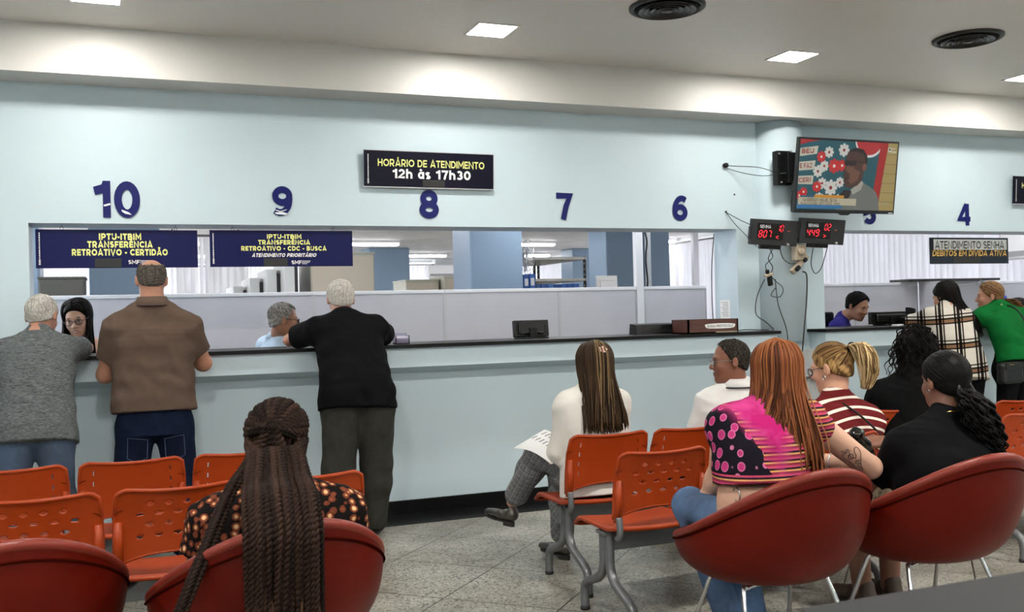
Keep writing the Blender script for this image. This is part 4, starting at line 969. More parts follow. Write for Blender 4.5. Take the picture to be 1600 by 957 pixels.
# ------------------------------------------------------------------ soft body kit: smooth unions of round cones, ellipsoids and lofts, meshed as one surface
V3 = lambda *a: np.array(a, float)
def unit(v): v = np.asarray(v, float); return v / (np.linalg.norm(v) + 1e-12)
def frame(fwd, up=(0, 0, 1)):
    """rows: right, forward, up"""
    f = unit(fwd); r = unit(np.cross(f, up)); return np.array([r, f, np.cross(r, f)])
class Sdf:
    def __init__(s): s.p = []; s.paint = []
    def put(s, fn, lo, hi, k=.02, op='u'): s.p.append((fn, np.asarray(lo, float), np.asarray(hi, float), k, op)); return s
    def cone(s, a, b, ra, rb, k=.02, op='u', flat=None):
        """round cone from a to b; flat = (axis vector, factor): squeezed along that axis"""
        a = np.asarray(a, float); b = np.asarray(b, float)
        def fn(P):
            d = b - a; L2 = d @ d + 1e-12; w_ = P - a
            t = np.clip((w_ @ d) / L2, 0, 1); q = w_ - t[:, None] * d
            if flat is not None:
                ax = unit(flat[0]); c = q @ ax; q = q + np.outer(c * (1 / flat[1] - 1), ax)
                return (np.linalg.norm(q, axis=1) - (ra + (rb - ra) * t)) * (flat[1] * .5 + .5)
            return np.linalg.norm(q, axis=1) - (ra + (rb - ra) * t)
        r = max(ra, rb); return s.put(fn, np.minimum(a, b) - r, np.maximum(a, b) + r, k, op)
    def path(s, pts, rs, k=.02, op='u', flat=None):
        for i in range(len(pts) - 1): s.cone(pts[i], pts[i + 1], rs[i], rs[i + 1], k if i == 0 else max(k, .01), op, flat)
        return s
    def ell(s, c, r, F=None, k=.02, op='u'):
        c = np.asarray(c, float); r = np.asarray(r, float); F_ = np.eye(3) if F is None else F
        def fn(P):
            q = (P - c) @ F_.T; n = np.linalg.norm(q / r, axis=1); g = np.linalg.norm(q / (r * r), axis=1) + 1e-9
            return n * (n - 1) / g
        R_ = np.sqrt(((F_.T * r) ** 2).sum(1)); return s.put(fn, c - R_, c + R_, k, op)
    def loft(s, secs, side, k=.03, op='u', pw=2.3):
        """secs: (centre, half width, half depth) along a spine; side: unit vector or list of the width axis"""
        C_ = np.array([q[0] for q in secs], float); W_ = np.array([q[1] for q in secs]); D_ = np.array([q[2] for q in secs])
        S_ = np.array([unit(x) for x in side]) if np.ndim(side) == 2 else np.array([unit(side)] * len(secs))
        if len(secs) > 2:      # resample along a smooth spine so that no crease shows at the sections
            A_ = np.column_stack([C_, W_, D_, S_]); out = []
            for i in range(len(A_) - 1):
                p0, p1, p2, p3 = A_[max(i - 1, 0)], A_[i], A_[i + 1], A_[min(i + 2, len(A_) - 1)]
                for t in (0, .25, .5, .75): out.append(.5 * (2 * p1 + (p2 - p0) * t + (2 * p0 - 5 * p1 + 4 * p2 - p3) * t * t + (3 * p1 - p0 - 3 * p2 + p3) * t ** 3))
            out.append(A_[-1]); A_ = np.array(out); C_, W_, D_, S_ = A_[:, :3], A_[:, 3], A_[:, 4], A_[:, 5:]
        T_ = np.gradient(C_, axis=0); T_ /= np.linalg.norm(T_, axis=1)[:, None]
        NS = len(C_) - 1
        def fn(P):
            bd = np.full(len(P), 1e9); bt = np.zeros(len(P))
            for i in range(NS):
                d = C_[i + 1] - C_[i]; w_ = P - C_[i]; t = (w_ @ d) / (d @ d + 1e-12); tc = np.clip(t, 0, 1)
                q = w_ - tc[:, None] * d; q2 = np.einsum('ij,ij->i', q, q); k_ = q2 < bd
                bd = np.where(k_, q2, bd); bt = np.where(k_, i + tc, bt)
            i0 = np.minimum(bt.astype(int), NS - 1); f = (bt - i0)[:, None]
            ip = lambda A: A[i0] * (1 - f) + A[i0 + 1] * f
            u = ip(T_); u /= np.linalg.norm(u, axis=1)[:, None]
            sd = ip(S_); sd = sd - u * np.einsum('ij,ij->i', sd, u)[:, None]; sd /= np.linalg.norm(sd, axis=1)[:, None]; dp = np.cross(u, sd)
            q = P - ip(C_); h = np.einsum('ij,ij->i', q, u); q = q - u * h[:, None]
            a = ip(W_[:, None])[:, 0]; b = ip(D_[:, None])[:, 0]
            n = (np.abs(np.einsum('ij,ij->i', q, sd) / a) ** pw + np.abs(np.einsum('ij,ij->i', q, dp) / b) ** pw) ** (1 / pw)
            lat = (n - 1) * np.minimum(a, b)
            over = np.where(bt <= 1e-9, -h, np.where(bt >= NS - 1e-9, h, 0)); over = np.maximum(over, 0)
            return np.where(over > 0, np.sqrt(np.maximum(lat, 0) ** 2 + over ** 2), lat)
        m = max(W_.max(), D_.max()); return s.put(fn, C_.min(0) - m, C_.max(0) + m, k, op)
    def cut(s, p, n, k=.004):
        """remove the side of the plane the normal points to"""
        p = np.asarray(p, float); n = unit(n)
        return s.put(lambda P: (P - p) @ n, (-99,) * 3, (99,) * 3, k, 'i')
    def wrinkle(s, amp, freq, seed=0, stretch=(1, 1, 1), mask=None):
        r = np.random.RandomState(seed); Ks = r.normal(size=(7, 3)) * freq / np.asarray(stretch); ph = r.uniform(0, 6.3, 7); am = r.uniform(.5, 1, 7); am /= am.sum()
        def fn(P):
            v = sum(a * np.sin(P @ K + p_ + 1.3 * np.sin(P @ Ks[(i + 1) % 7] * .6)) for i, (a, K, p_) in enumerate(zip(am, Ks, ph)))
            v = v * amp
            return v * mask(P) if mask else v
        s.p.append((fn, V3(-99, -99, -99), V3(99, 99, 99), 0, 'd')); return s
    def col(s, c, r, color, soft=.3):
        """paint an ellipsoid region (a real colour of the thing: lips, brows, print)"""
        s.paint.append((np.asarray(c, float), np.asarray(r, float) if np.ndim(r) else V3(r, r, r), lin(color)[:3], soft)); return s
    def eval(s, P):
        """value at scattered points"""
        F = np.full(len(P), .08)
        for fn, lo, hi, k, op in s.p: F = s.comb(F, fn(P), k, op)
        return F
    @staticmethod
    def comb(a, b, k, op):
        if op == 'd': return a + b
        if op == 's': b = -b
        if op in ('s', 'i'):
            if k <= 0: return np.maximum(a, b)
            h = np.maximum(k - np.abs(a - b), 0) / k; return np.maximum(a, b) + h * h * k / 4
        if k <= 0: return np.minimum(a, b)
        h = np.maximum(k - np.abs(a - b), 0) / k; return np.minimum(a, b) - h * h * k / 4
    def mesh(s, name, m, vox=.006, base=None, F=None, streak=None):
        un = [q for q in s.p if q[4] == 'u']
        lo = np.min([q[1] for q in un], axis=0) - 3 * vox; hi = np.max([q[2] for q in un], axis=0) + 3 * vox
        n = np.ceil((hi - lo) / vox).astype(int) + 1
        ax = [lo[i] + vox * np.arange(n[i]) for i in range(3)]
        f = np.full(n, .08, np.float32)
        for fn, a, b, k, op in s.p:
            mg = (k if k > 0 else 0) + 2.5 * vox
            i0 = np.clip(np.floor((a - mg - lo) / vox).astype(int), 0, n); i1 = np.clip(np.ceil((b + mg - lo) / vox).astype(int) + 1, 0, n)
            if (i1 <= i0).any(): continue
            sl = tuple(slice(p, q) for p, q in zip(i0, i1)); sub = f[sl]
            if op in ('d', 'i', 's'):
                idx = np.nonzero(sub < (.03 if op == 'd' else .06))
            else: idx = np.nonzero(np.ones(sub.shape, bool))
            if len(idx[0]) == 0: continue
            P = np.stack([ax[d][i0[d] + idx[d]] for d in range(3)], 1)
            sub[idx] = s.comb(sub[idx], fn(P), k, op)
        ins = f < 0
        c = np.zeros(n - 1, np.int8)
        for dx in (0, 1):
            for dy in (0, 1):
                for dz in (0, 1): c += ins[dx:n[0] - 1 + dx, dy:n[1] - 1 + dy, dz:n[2] - 1 + dz]
        act = np.argwhere((c > 0) & (c < 8))
        vid = np.full(n - 1, -1, np.int64); vid[tuple(act.T)] = np.arange(len(act))
        acc = np.zeros((len(act), 3)); cnt = np.zeros(len(act))
        cor = [(0, 0, 0), (1, 0, 0), (0, 1, 0), (1, 1, 0), (0, 0, 1), (1, 0, 1), (0, 1, 1), (1, 1, 1)]
        vals = [f[tuple((act + np.array(q)).T)].astype(float) for q in cor]
        for i in range(8):
            for j in range(i + 1, 8):
                if sum(abs(x - y) for x, y in zip(cor[i], cor[j])) != 1: continue
                mk = (vals[i] < 0) != (vals[j] < 0)
                t = np.where(mk, vals[i] / (vals[i] - vals[j] + 1e-12), 0)
                pt = np.array(cor[i]) + t[:, None] * (np.array(cor[j]) - np.array(cor[i]))
                acc += np.where(mk[:, None], pt, 0); cnt += mk
        V = lo + vox * (act + acc / cnt[:, None])
        faces = []
        for d in range(3):
            e1, e2 = [(1, 2), (2, 0), (0, 1)][d]
            sh = [slice(None)] * 3; sh2 = [slice(None)] * 3; sh[d] = slice(0, -1); sh2[d] = slice(1, None)
            A = ins[tuple(sh)]; B = ins[tuple(sh2)]
            q = np.argwhere(A != B); q = q[(q[:, e1] > 0) & (q[:, e2] > 0) & (q[:, e1] < n[e1] - 1) & (q[:, e2] < n[e2] - 1)]
            o1 = np.zeros(3, int); o1[e1] = 1; o2 = np.zeros(3, int); o2[e2] = 1
            g = lambda o: vid[tuple((q - o).T)]
            quad = np.stack([g(o1 + o2), g(o2), g(0 * o1), g(o1)], 1)
            flip = ~A[tuple(q.T)]
            quad[flip] = quad[flip][:, ::-1]
            faces.append(quad)
        Q = np.concatenate(faces)
        # two light smoothing passes
        for _ in range(2):
            sm = np.zeros_like(V); ct = np.zeros(len(V))
            for i in range(4):
                np.add.at(sm, Q[:, i], V[Q[:, (i + 1) % 4]]); np.add.at(ct, Q[:, i], 1)
                np.add.at(sm, Q[:, i], V[Q[:, i - 1]]); np.add.at(ct, Q[:, i], 1)
            V = V * .6 + .4 * sm / np.maximum(ct, 1)[:, None]
        me = bpy.data.meshes.new(name)
        me.vertices.add(len(V)); me.vertices.foreach_set('co', V.astype(np.float32).ravel())
        me.loops.add(Q.size); me.loops.foreach_set('vertex_index', Q.astype(np.int32).ravel())
        me.polygons.add(len(Q)); me.polygons.foreach_set('loop_start', np.arange(0, Q.size, 4, dtype=np.int32))
        me.polygons.foreach_set('use_smooth', np.ones(len(Q), bool))
        me.update(calc_edges=True)
        C_ = np.ones((len(V), 4), np.float32)
        bc = np.array(lin(base)[:3]) if base else V3(1, 1, 1)
        cc = np.tile(bc, (len(V), 1))
        for c0, r0, c1, soft in s.paint:
            q = V - c0
            if F is not None: q = q @ F.T
            d = np.linalg.norm(q / r0, axis=1); w_ = np.clip((1 - d) / soft, 0, 1)[:, None]
            cc = cc * (1 - w_) + np.array(c1) * w_
        if streak:      # second colour in fine streaks
            c2, fr, sd = streak; r = np.random.RandomState(sd); v_ = np.zeros(len(V))
            for _ in range(6): v_ += np.sin(V @ (r.normal(size=3) * fr) + r.uniform(0, 6))
            w_ = np.clip(.5 + v_ / 5, 0, 1)[:, None]; cc = cc * (1 - w_) + np.array(lin(c2)[:3]) * w_
        C_[:, :3] = cc
        at = me.color_attributes.new('Col', 'FLOAT_COLOR', 'POINT'); at.data.foreach_set('color', C_.ravel())
        for mm in (m if isinstance(m, list) else [m]): me.materials.append(mm)
        return me
    def build(s, name, m, parent, vox=.006, base=None, F=None, streak=None):
        me = s.mesh(name, m, vox, base, F, streak)
        return link(name, me, parent)

# ---- materials of people
def m_skin(name='skin'):
    t = NT(name); a = t.n('Attribute', attribute_name='Col'); v = t.coord('Object')
    nz = t.noise(v, 30, 4)
    c = t.mix(t.math('MULTIPLY', nz, .22), a.outputs['Color'], (.62, .42, .34, 1), 'MULTIPLY')
    t.col(c); t.set(Roughness=.48, **{'Specular IOR Level': .4, 'Subsurface Weight': .08, 'Subsurface Radius': (.01, .004, .002), 'Subsurface Scale': .5})
    t.bump(t.noise(v, 400, 2), .06, .001); return t.m
M_skin = m_skin()
def m_hair(name='hair', rough=.48):
    t = NT(name); a = t.n('Attribute', attribute_name='Col'); t.col(a.outputs['Color']); t.set(Roughness=rough, **{'Specular IOR Level': .07}); return t.m
M_hair = m_hair()
M_hairm = m_hair('hair_matte', .7)
def folds(t, weave):
    """weave relief over soft drape folds"""
    v = t.coord('Object', scale=(1, 1, .75)); w_ = t.n('TexWave'); w_.inputs['Scale'].default_value = 3.2; w_.inputs['Distortion'].default_value = 9.; w_.inputs['Detail'].default_value = 2.; w_.inputs['Detail Scale'].default_value = 1.2; w_.bands_direction = 'DIAGONAL'; t.l(v, w_.inputs['Vector'])
    n = t.n('Bump'); n.inputs['Strength'].default_value = .55; n.inputs['Distance'].default_value = .018; t.l(t.math('MULTIPLY', w_.outputs['Fac'], t.noise(v, 5, 2)), n.inputs['Height'])
    b = t.n('Bump'); b.inputs['Strength'].default_value = .15; b.inputs['Distance'].default_value = .001; t.l(t.noise(t.coord('Object'), weave, 2), b.inputs['Height']); t.l(n.outputs[0], b.inputs['Normal']); t.l(b.outputs[0], t.b.inputs['Normal'])
def m_cloth(name, c, var=.1, scale=14, rough=.85, weave=700, stretch=(1, 1, 1)):
    if name in MATS: return MATS[name]
    t = NT(name); v = t.coord('Object', scale=stretch); b = lin(c)
    t.col(t.ramp(t.noise(v, scale, 5, .6), [(.3, tuple(x * (1 - var) for x in b[:3]) + (1,)), (.7, tuple(min(1, x * (1 + var)) for x in b[:3]) + (1,))]))
    t.set(Roughness=rough, **{'Specular IOR Level': .06}); folds(t, weave); MATS[name] = t.m; return t.m

# ---- head
SK = {'light': '#bf9078', 'tan': '#a5775e', 'ruddy': '#a97a64', 'dark': '#5e3d30', 'brown': '#7a5342', 'pale': '#c8a08a'}
def head_frame(yaw, pitch=0., roll=0.):
    """yaw: facing angle, 0 = +Y, positive = towards -X; pitch positive looks down"""
    m = Matrix.Rotation(yaw, 3, 'Z') @ Matrix.Rotation(-pitch, 3, 'X') @ Matrix.Rotation(roll, 3, 'Y')
    return np.array(m.transposed())       # rows right, forward, up
def head(s, c, F, skin, sc=1., neck=None, lips='#8a4a40', brow='#2a1c16', eyes=True, smile=0., nr=.054):
    c = np.asarray(c, float)
    L = lambda x, y, z: c + sc * (x * F[0] + y * F[1] + z * F[2])
    e = lambda p, r, k=.02, op='u', FF=F: s.ell(L(*p), np.array(r) * sc, FF, k * sc, op)
    e((0, -.012, .036), (.074, .094, .082)); e((0, .028, -.03), (.061, .063, .082), .03); e((0, .04, -.082), (.044, .046, .036), .035)
    for q in (-1, 1): e((q * .036, .058, -.028), (.026, .028, .028), .02)
    s.cone(L(0, .087, .012), L(0, .106, -.026), .007 * sc, .0125 * sc, .012); 
    for q in (-1, 1): s.ell(L(q * .0125, .094, -.032), V3(.0085, .010, .008) * sc, F, .008)
    s.cone(L(-.036, .077, .024), L(.036, .077, .024), .0125 * sc, .0125 * sc, .014)
    if eyes:
        for q in (-1, 1):
            s.ell(L(q * .031, .094, .006), V3(.015, .012, .010) * sc, F, .01, 's'); s.ell(L(q * .031, .074, .004), V3(.0135, .0125, .0115) * sc, F, .003)
            s.col(L(q * .031, .087, .004), V3(.012, .01, .0055) * sc, '#cfc4bc', .2); s.col(L(q * .031, .087, .004), V3(.0055, .012, .0058) * sc, '#1c110c', .2)
            s.col(L(q * .032, .083, .027), V3(.02, .02, .0055) * sc, brow, .4); s.col(L(q * .031, .086, .0115), V3(.0155, .012, .003) * sc, '#2a1a14', .5)
    w_ = .024 + .008 * smile
    s.ell(L(0, .089, -.0585), V3(w_, .0105, .006) * sc, F, .005); s.ell(L(0, .087, -.070), V3(w_ * .85, .011, .0075) * sc, F, .005)
    s.col(L(0, .095, -.0645), V3(w_ * 1.05, .016, .0125) * sc, lips, .4)
    if smile: s.col(L(0, .098, -.0645), V3(w_ * .8, .012, .004) * sc, '#e8e2dc', .2)
    else: s.col(L(0, .098, -.0642), V3(w_ * .9, .012, .0016) * sc, '#3a1a16', .5)
    e((0, .072, -.099), (.019, .018, .015), .02)
    for q in (-1, 1):
        FE = F @ np.array(Matrix.Rotation(q * .35, 3, 'Z'))
        s.ell(L(q * .083, -.014, -.004), V3(.011, .017, .031) * sc, F @ np.array(Matrix.Rotation(q * .3, 3, 'Z')), .008); s.ell(L(q * .093, -.006, -.002), V3(.006, .010, .017) * sc, F, .004, 's')
    if neck is not None: s.cone(L(0, -.022, -.055), neck, nr * sc, nr * 1.06 * sc, .035)
def glasses(parent, c, F, color='#15110f', sc=1., lens=True, rimless=False):
    c = np.asarray(c, float); L = lambda x, y, z: Vector(c + sc * (x * F[0] + y * F[1] + z * F[2]))
    b = MB()
    for q in (-1, 1):
        ring = [L(q * .033 + .024 * math.cos(a), .103 - .004 * abs(math.cos(a)), .002 + .0185 * math.sin(a)) for a in [i * PI / 10 for i in range(20)]]
        b.tube(ring, .0016 if rimless else .0024, 6, closed=True)
        b.tube([L(q * .057, .099, .008), L(q * .076, .085, .010), L(q * .083, .03, .010), L(q * .083, -.015, .008), L(q * .08, -.03, -.012)], .002, 6)
    b.tube([L(-.01, .104, .006), L(0, .108, .009), L(.01, .104, .006)], .002, 6)
    o = b.build('glasses', mat('frame_' + color[1:], color, .3), parent)
    g = MB()
    for q in (-1, 1): g.prism([(q * .033 + .023 * math.cos(a), .002 + .0175 * math.sin(a)) for a in [i * PI / 10 for i in range(20)]], .1005, .1015, Matrix([[*(F[0] * sc), 0], [*(F[2] * sc), 0], [*(F[1] * sc), 0], [0, 0, 0, 1]]).transposed() if False else Matrix(((F[0][0] * sc, F[2][0] * sc, F[1][0] * sc, c[0]), (F[0][1] * sc, F[2][1] * sc, F[1][1] * sc, c[1]), (F[0][2] * sc, F[2][2] * sc, F[1][2] * sc, c[2]), (0, 0, 0, 1))))
    m = NT('lens_glass') if 'lens_glass' not in MATS else None
    if m: m.set(Roughness=.02, IOR=1.1, **{'Transmission Weight': .97}); m.col((.9, .92, .95, 1)); MATS['lens_glass'] = m.m
    g.build('lenses', MATS['lens_glass'], o)
    return o
def hand(s, wrist, d, nrm, side=1, curl=.5, sc=1., spread=1.):
    """d: direction wrist->fingers, nrm: back of the hand; side: +1 thumb towards cross(d, nrm)"""
    d = unit(d); nrm = unit(nrm - d * np.dot(nrm, d)); t = np.cross(d, nrm) * side; w = np.asarray(wrist, float)
    pl = .085 * sc
    lens = ((.040, .024, .019), (.044, .028, .021), (.041, .026, .020), (.032, .019, .017))
    for i, off in enumerate((.028, .010, -.009, -.027)):
        kn = w + d * (pl * (1 - .06 * abs(i - 1))) + t * off * sc
        s.cone(w + d * .012 + t * off * .55 * sc, kn, .0145 * sc, .0115 * sc, .016)
        a = curl * .55; p = kn; ang = 0
        for j, l in enumerate(lens[i]):
            ang += curl * (.75, .95, .7)[j]
            q = p + (d * math.cos(ang) - nrm * math.sin(ang) + t * off * (spread - 1) * 3) * l * sc
            s.cone(p, q, (.0092, .0082, .0075)[j] * sc, (.0083, .0076, .0068)[j] * sc, .006 if j else .008); p = q
    b = w + d * .022 * sc + t * .022 * sc; m1 = b + (d * .5 + t * .75 - nrm * .25) * .042 * sc; m2 = m1 + unit(d * .85 + t * .3 - nrm * .3 * (1 + curl)) * .033 * sc; m3 = m2 + unit(d * .95 - t * .1 - nrm * .5 * curl) * .026 * sc
    s.path([b, m1, m2, m3], [.017 * sc, .0125 * sc, .0098 * sc, .008 * sc], .012)
    s.cone(w - d * .02, w + d * .02, .026 * sc, .026 * sc, .02, flat=(nrm, .72))

# ---- hair
def hair_lock(mb, cols, pts, r, col, n=5, taper=True):
    """one lock as a tapered tube; its colour goes into the list cols"""
    P = spline(pts, 5); N = len(P); o = len(mb.v)
    rr = [r * (.55 + .45 * math.sin(PI * min(1, (i / (N - 1)) * 1.15 + .12))) if taper else r for i in range(N)]
    if taper: rr[-1] = r * .18
    mb.tube(P, rr, n); cols += [col] * (len(mb.v) - o)
def finish_hair(mb, cols, name, parent, m=None):
    me = mb.mesh(name, m or M_hair)
    at = me.color_attributes.new('Col', 'FLOAT_COLOR', 'POINT')
    a = np.ones((len(cols), 4), np.float32); a[:, :3] = np.array(cols); at.data.foreach_set('color', a.ravel())
    return link(name, me, parent)
def mixc(a, b, t): a = np.array(lin(a)[:3]); b = np.array(lin(b)[:3]); return tuple(a * (1 - t) + b * t)
def cap(c, F, sc=1., th=.012, front=.06, low=-.03, nape=-.06, col='#222222', col2=None, rough=.003, freq=260, seed=1, bald=None, name='hair', parent=None, m=None, vox=.005, ear=True):
    """short hair: a shell over the skull, cut away from the face; front: hairline y at the brow, nape: lowest z behind"""
    c = np.asarray(c, float); s = Sdf(); L = lambda x, y, z: c + sc * (x * F[0] + y * F[1] + z * F[2])
    s.ell(L(0, -.012, .036), (V3(.074, .094, .082) + th) * sc, F); s.ell(L(0, -.03, -.02), V3(.066 + th * .7, .068 + th * .6, .07) * sc, F, .02)
    # hairline: a slanted plane in front, a plane below
    s.cut(L(0, front, .055), F[1] * .92 - F[2] * .5, .01)
    s.cut(L(0, .016, -.0), F[1] * .55 - F[2] * .9, .012) if ear else None
    s.cut(L(0, -.05, nape), -F[2] * .95 + F[1] * .3, .01)
    if bald is not None: s.ell(L(*bald[0]), np.array(bald[1]) * sc, F, .012, 's')
    s.wrinkle(rough * sc, freq, seed, (1, 1, 1))
    return s.build(name, m or M_hairm, parent, vox, col, F, (col2, 300, seed) if col2 else None)

def scalp(I, phi, e, off=.012, sc=1.):
    F, c = I['F'], I['c']
    d = V3(math.sin(phi) * math.cos(e), -math.cos(phi) * math.cos(e), math.sin(e)); p = V3(0, -.012, .036) + d * (V3(.074, .094, .082) + off)
    if e < 0: p[0] *= 1 - .12 * abs(math.sin(e))
    return c + sc * (p[0] * F[0] + p[1] * F[1] + p[2] * F[2])
def long_hair(I, n, phi, L, back, spread, r=.006, cols=('#1a1412', '#2a201c'), seed=1, part=0., conv=.8, jit=.05, off=.014, lat=0., fwd=0., wave=0., front=.05, name='hair', m=None, down=(0, 0, -1), pinch=None):
    """straight or waved locks: from the parting over the skull, then hanging L metres below the crown"""
    rr = random.Random(seed); mb = MB(); cl = []; F, c = I['F'], I['c']
    hr = unit(V3(F[0][0], F[0][1], 0)); hf = unit(V3(F[1][0], F[1][1], 0))
    for i in range(n):
        a = phi[0] + (phi[1] - phi[0]) * (i + rr.random()) / n
        y0 = front - .11 * (1 - abs(a) / 2.2) ** 1 * 1.0 + rr.uniform(-.02, .02); e0 = 1.25
        o = off + rr.uniform(-.004, .006)
        p0 = c + (part + rr.uniform(-.006, .006)) * F[0] + y0 * F[1] + (.036 + (.082 + off) * math.sqrt(max(.05, 1 - ((y0 + .012) / (.094 + off)) ** 2))) * F[2]
        pts = [p0, scalp(I, a, .85, o), scalp(I, a, .3, o), scalp(I, a, -.25, o + .004)]
        b = pts[-1]; q = b - c; xb = q @ hr; yb = q @ hf; zb = q[2]
        Lq = L + rr.uniform(-jit, jit); xe = lat + conv * xb + spread * rr.uniform(-1, 1) * .5; ye = -back + fwd * (abs(a) / 1.6) + .012 * rr.uniform(-1, 1) + .25 * yb
        N = 5
        for k in range(1, N + 1):
            t = k / N; w_ = t * t * (3 - 2 * t)
            x = xb * (1 - w_) + xe * w_; y = yb * (1 - w_) + ye * w_; z = zb + (-Lq + .115 - zb) * t
            if wave: x += wave * math.sin(9 * t + i * 1.7); y += wave * .6 * math.cos(8 * t + i)
            pts.append(c + hr * x + hf * y + V3(0, 0, z))
        hair_lock(mb, cl, pts, r * rr.uniform(.75, 1.25), mixc(cols[0], cols[1], rr.random()))
    return add(I, finish_hair(mb, cl, name, I['t'], m))
def short_hair(I, n, cols, seed=1, L=.03, r=.0022, off=.012, front=.06, nape=-.075, bald=None, wh=(0., 1.0), name='hair_strands'):
    """short strands combed away from the whorl"""
    rr = random.Random(seed); mb = MB(); cl = []; F, c = I['F'], I['c']; k = 0
    dv = lambda p, e: V3(math.sin(p) * math.cos(e), -math.cos(p) * math.cos(e), math.sin(e)); w0 = dv(*wh)
    while k < n:
        d = unit(np.array([rr.gauss(0, 1) for _ in range(3)])); p = V3(0, -.012, .036) + d * (V3(.074, .094, .082) + off)
        if (p[1] - front) * .92 - (p[2] - .055) * .5 > -.004 or (p[1] - .016) * .55 - p[2] * .9 > -.004 or -(p[2] - nape) * .95 + (p[1] + .05) * .3 > 0: continue
        if bald is not None and np.linalg.norm((p - np.array(bald[0])) / np.array(bald[1])) < 1: continue
        k += 1; t_ = d * (d @ w0) - w0; t_ = unit(t_ - d * (t_ @ d) + .25 * np.array([rr.gauss(0, 1) for _ in range(3)])); pts = []
        for j in range(4):
            q = unit(d + t_ * j / 3 * L / .09); q = V3(0, -.012, .036) + q * (V3(.074, .094, .082) + off + .003 * math.sin(PI * j / 3) - .003); pts.append(c + q[0] * F[0] + q[1] * F[1] + q[2] * F[2])
        P = spline(pts, 2); o = len(mb.v); mb.tube(P, [r, r, r, r * .9, r * .7, r * .5, r * .2][:len(P)], 4); cl += [mixc(cols[0], cols[1], rr.random())] * (len(mb.v) - o)
    return add(I, finish_hair(mb, cl, name, I['t'], M_hairm))
def swept(I, tie, n, r=.004, cols=('#1a1412', '#2a201c'), seed=1, off=.014, name='swept_hair', lo=.0, m=None, add_locks=True, span=1.0):
    """locks drawn from the hairline over the skull to the tie"""
    rr = random.Random(seed); mb = MB(); cl = []; F = I['F']; sc0 = I['c'] + .036 * F[2] - .012 * F[1]
    qt = F @ (np.asarray(tie) - sc0); qt = unit(qt / V3(.074, .094, .082)); paths = []
    for i in range(n):
        s_ = -1 + 2 * (i + rr.random() * .8) / n; a = abs(s_) * span; low = rr.random() < lo
        ph = (1 if s_ > 0 else -1) * (PI - (PI - 1.5) * a); e = .80 - .85 * a ** 1.4
        if low: ph = (1 if s_ > 0 else -1) * rr.uniform(.1, 1.3); e = -.55
        d0 = V3(math.sin(ph) * math.cos(e), -math.cos(ph) * math.cos(e), math.sin(e)); om = math.acos(max(-1, min(1, d0 @ qt))); pts = []
        for k in range(6):
            t = k / 5; d = (math.sin((1 - t) * om) * d0 + math.sin(t * om) * qt) / math.sin(om) if om > 1e-3 else d0
            o = off * (.7 + .3 * min(1, k)) + rr.uniform(-.001, .001); p = d * (V3(.074, .094, .082) + o)
            pts.append(sc0 + p[0] * F[0] + p[1] * F[1] + p[2] * F[2])
        paths.append(pts)
        hair_lock(mb, cl, pts, r * rr.uniform(.8, 1.2), mixc(cols[0], cols[1], rr.random())) if add_locks else None
    if not add_locks: return paths
    return add(I, finish_hair(mb, cl, name, I['t'], m))
def tail(I, tie, n, pts, r=.006, w=.03, cols=('#1a1412', '#2a201c'), seed=1, wave=0., name='ponytail', curl=0., m=None):
    """a bundle of locks that follows pts (world) from the tie"""
    rr = random.Random(seed); mb = MB(); cl = []; P = [np.asarray(p, float) for p in pts]; N = len(P)
    for i in range(n):
        ang = rr.uniform(0, 6.28); rad = math.sqrt(rr.random()); q = []; cut = rr.uniform(.82, 1.0)
        for k in range(N):
            t = k / (N - 1); ww = w * (.25 + .75 * math.sin(PI * min(1, t * .85 + .12)))
            p = P[k] if k < N - 1 else P[k - 1] + (P[k] - P[k - 1]) * cut
            o = V3(math.cos(ang), math.sin(ang) * .7, .2 * math.sin(ang * 2)) * rad * ww
            if wave: o = o + V3(math.sin(7 * t + i), math.cos(6 * t + i * 2), 0) * wave
            q.append(p + o)
        if curl:
            S = spline(q, 10); q = [np.array(S[k]) + curl * V3(math.cos(k * 1.1 + i), math.sin(k * 1.1 + i), 0) * min(1, k / 8) for k in range(len(S))]
        hair_lock(mb, cl, q, r * rr.uniform(.7, 1.2), mixc(cols[0], cols[1], rr.random()))
    return add(I, finish_hair(mb, cl, name, I['t'], m))
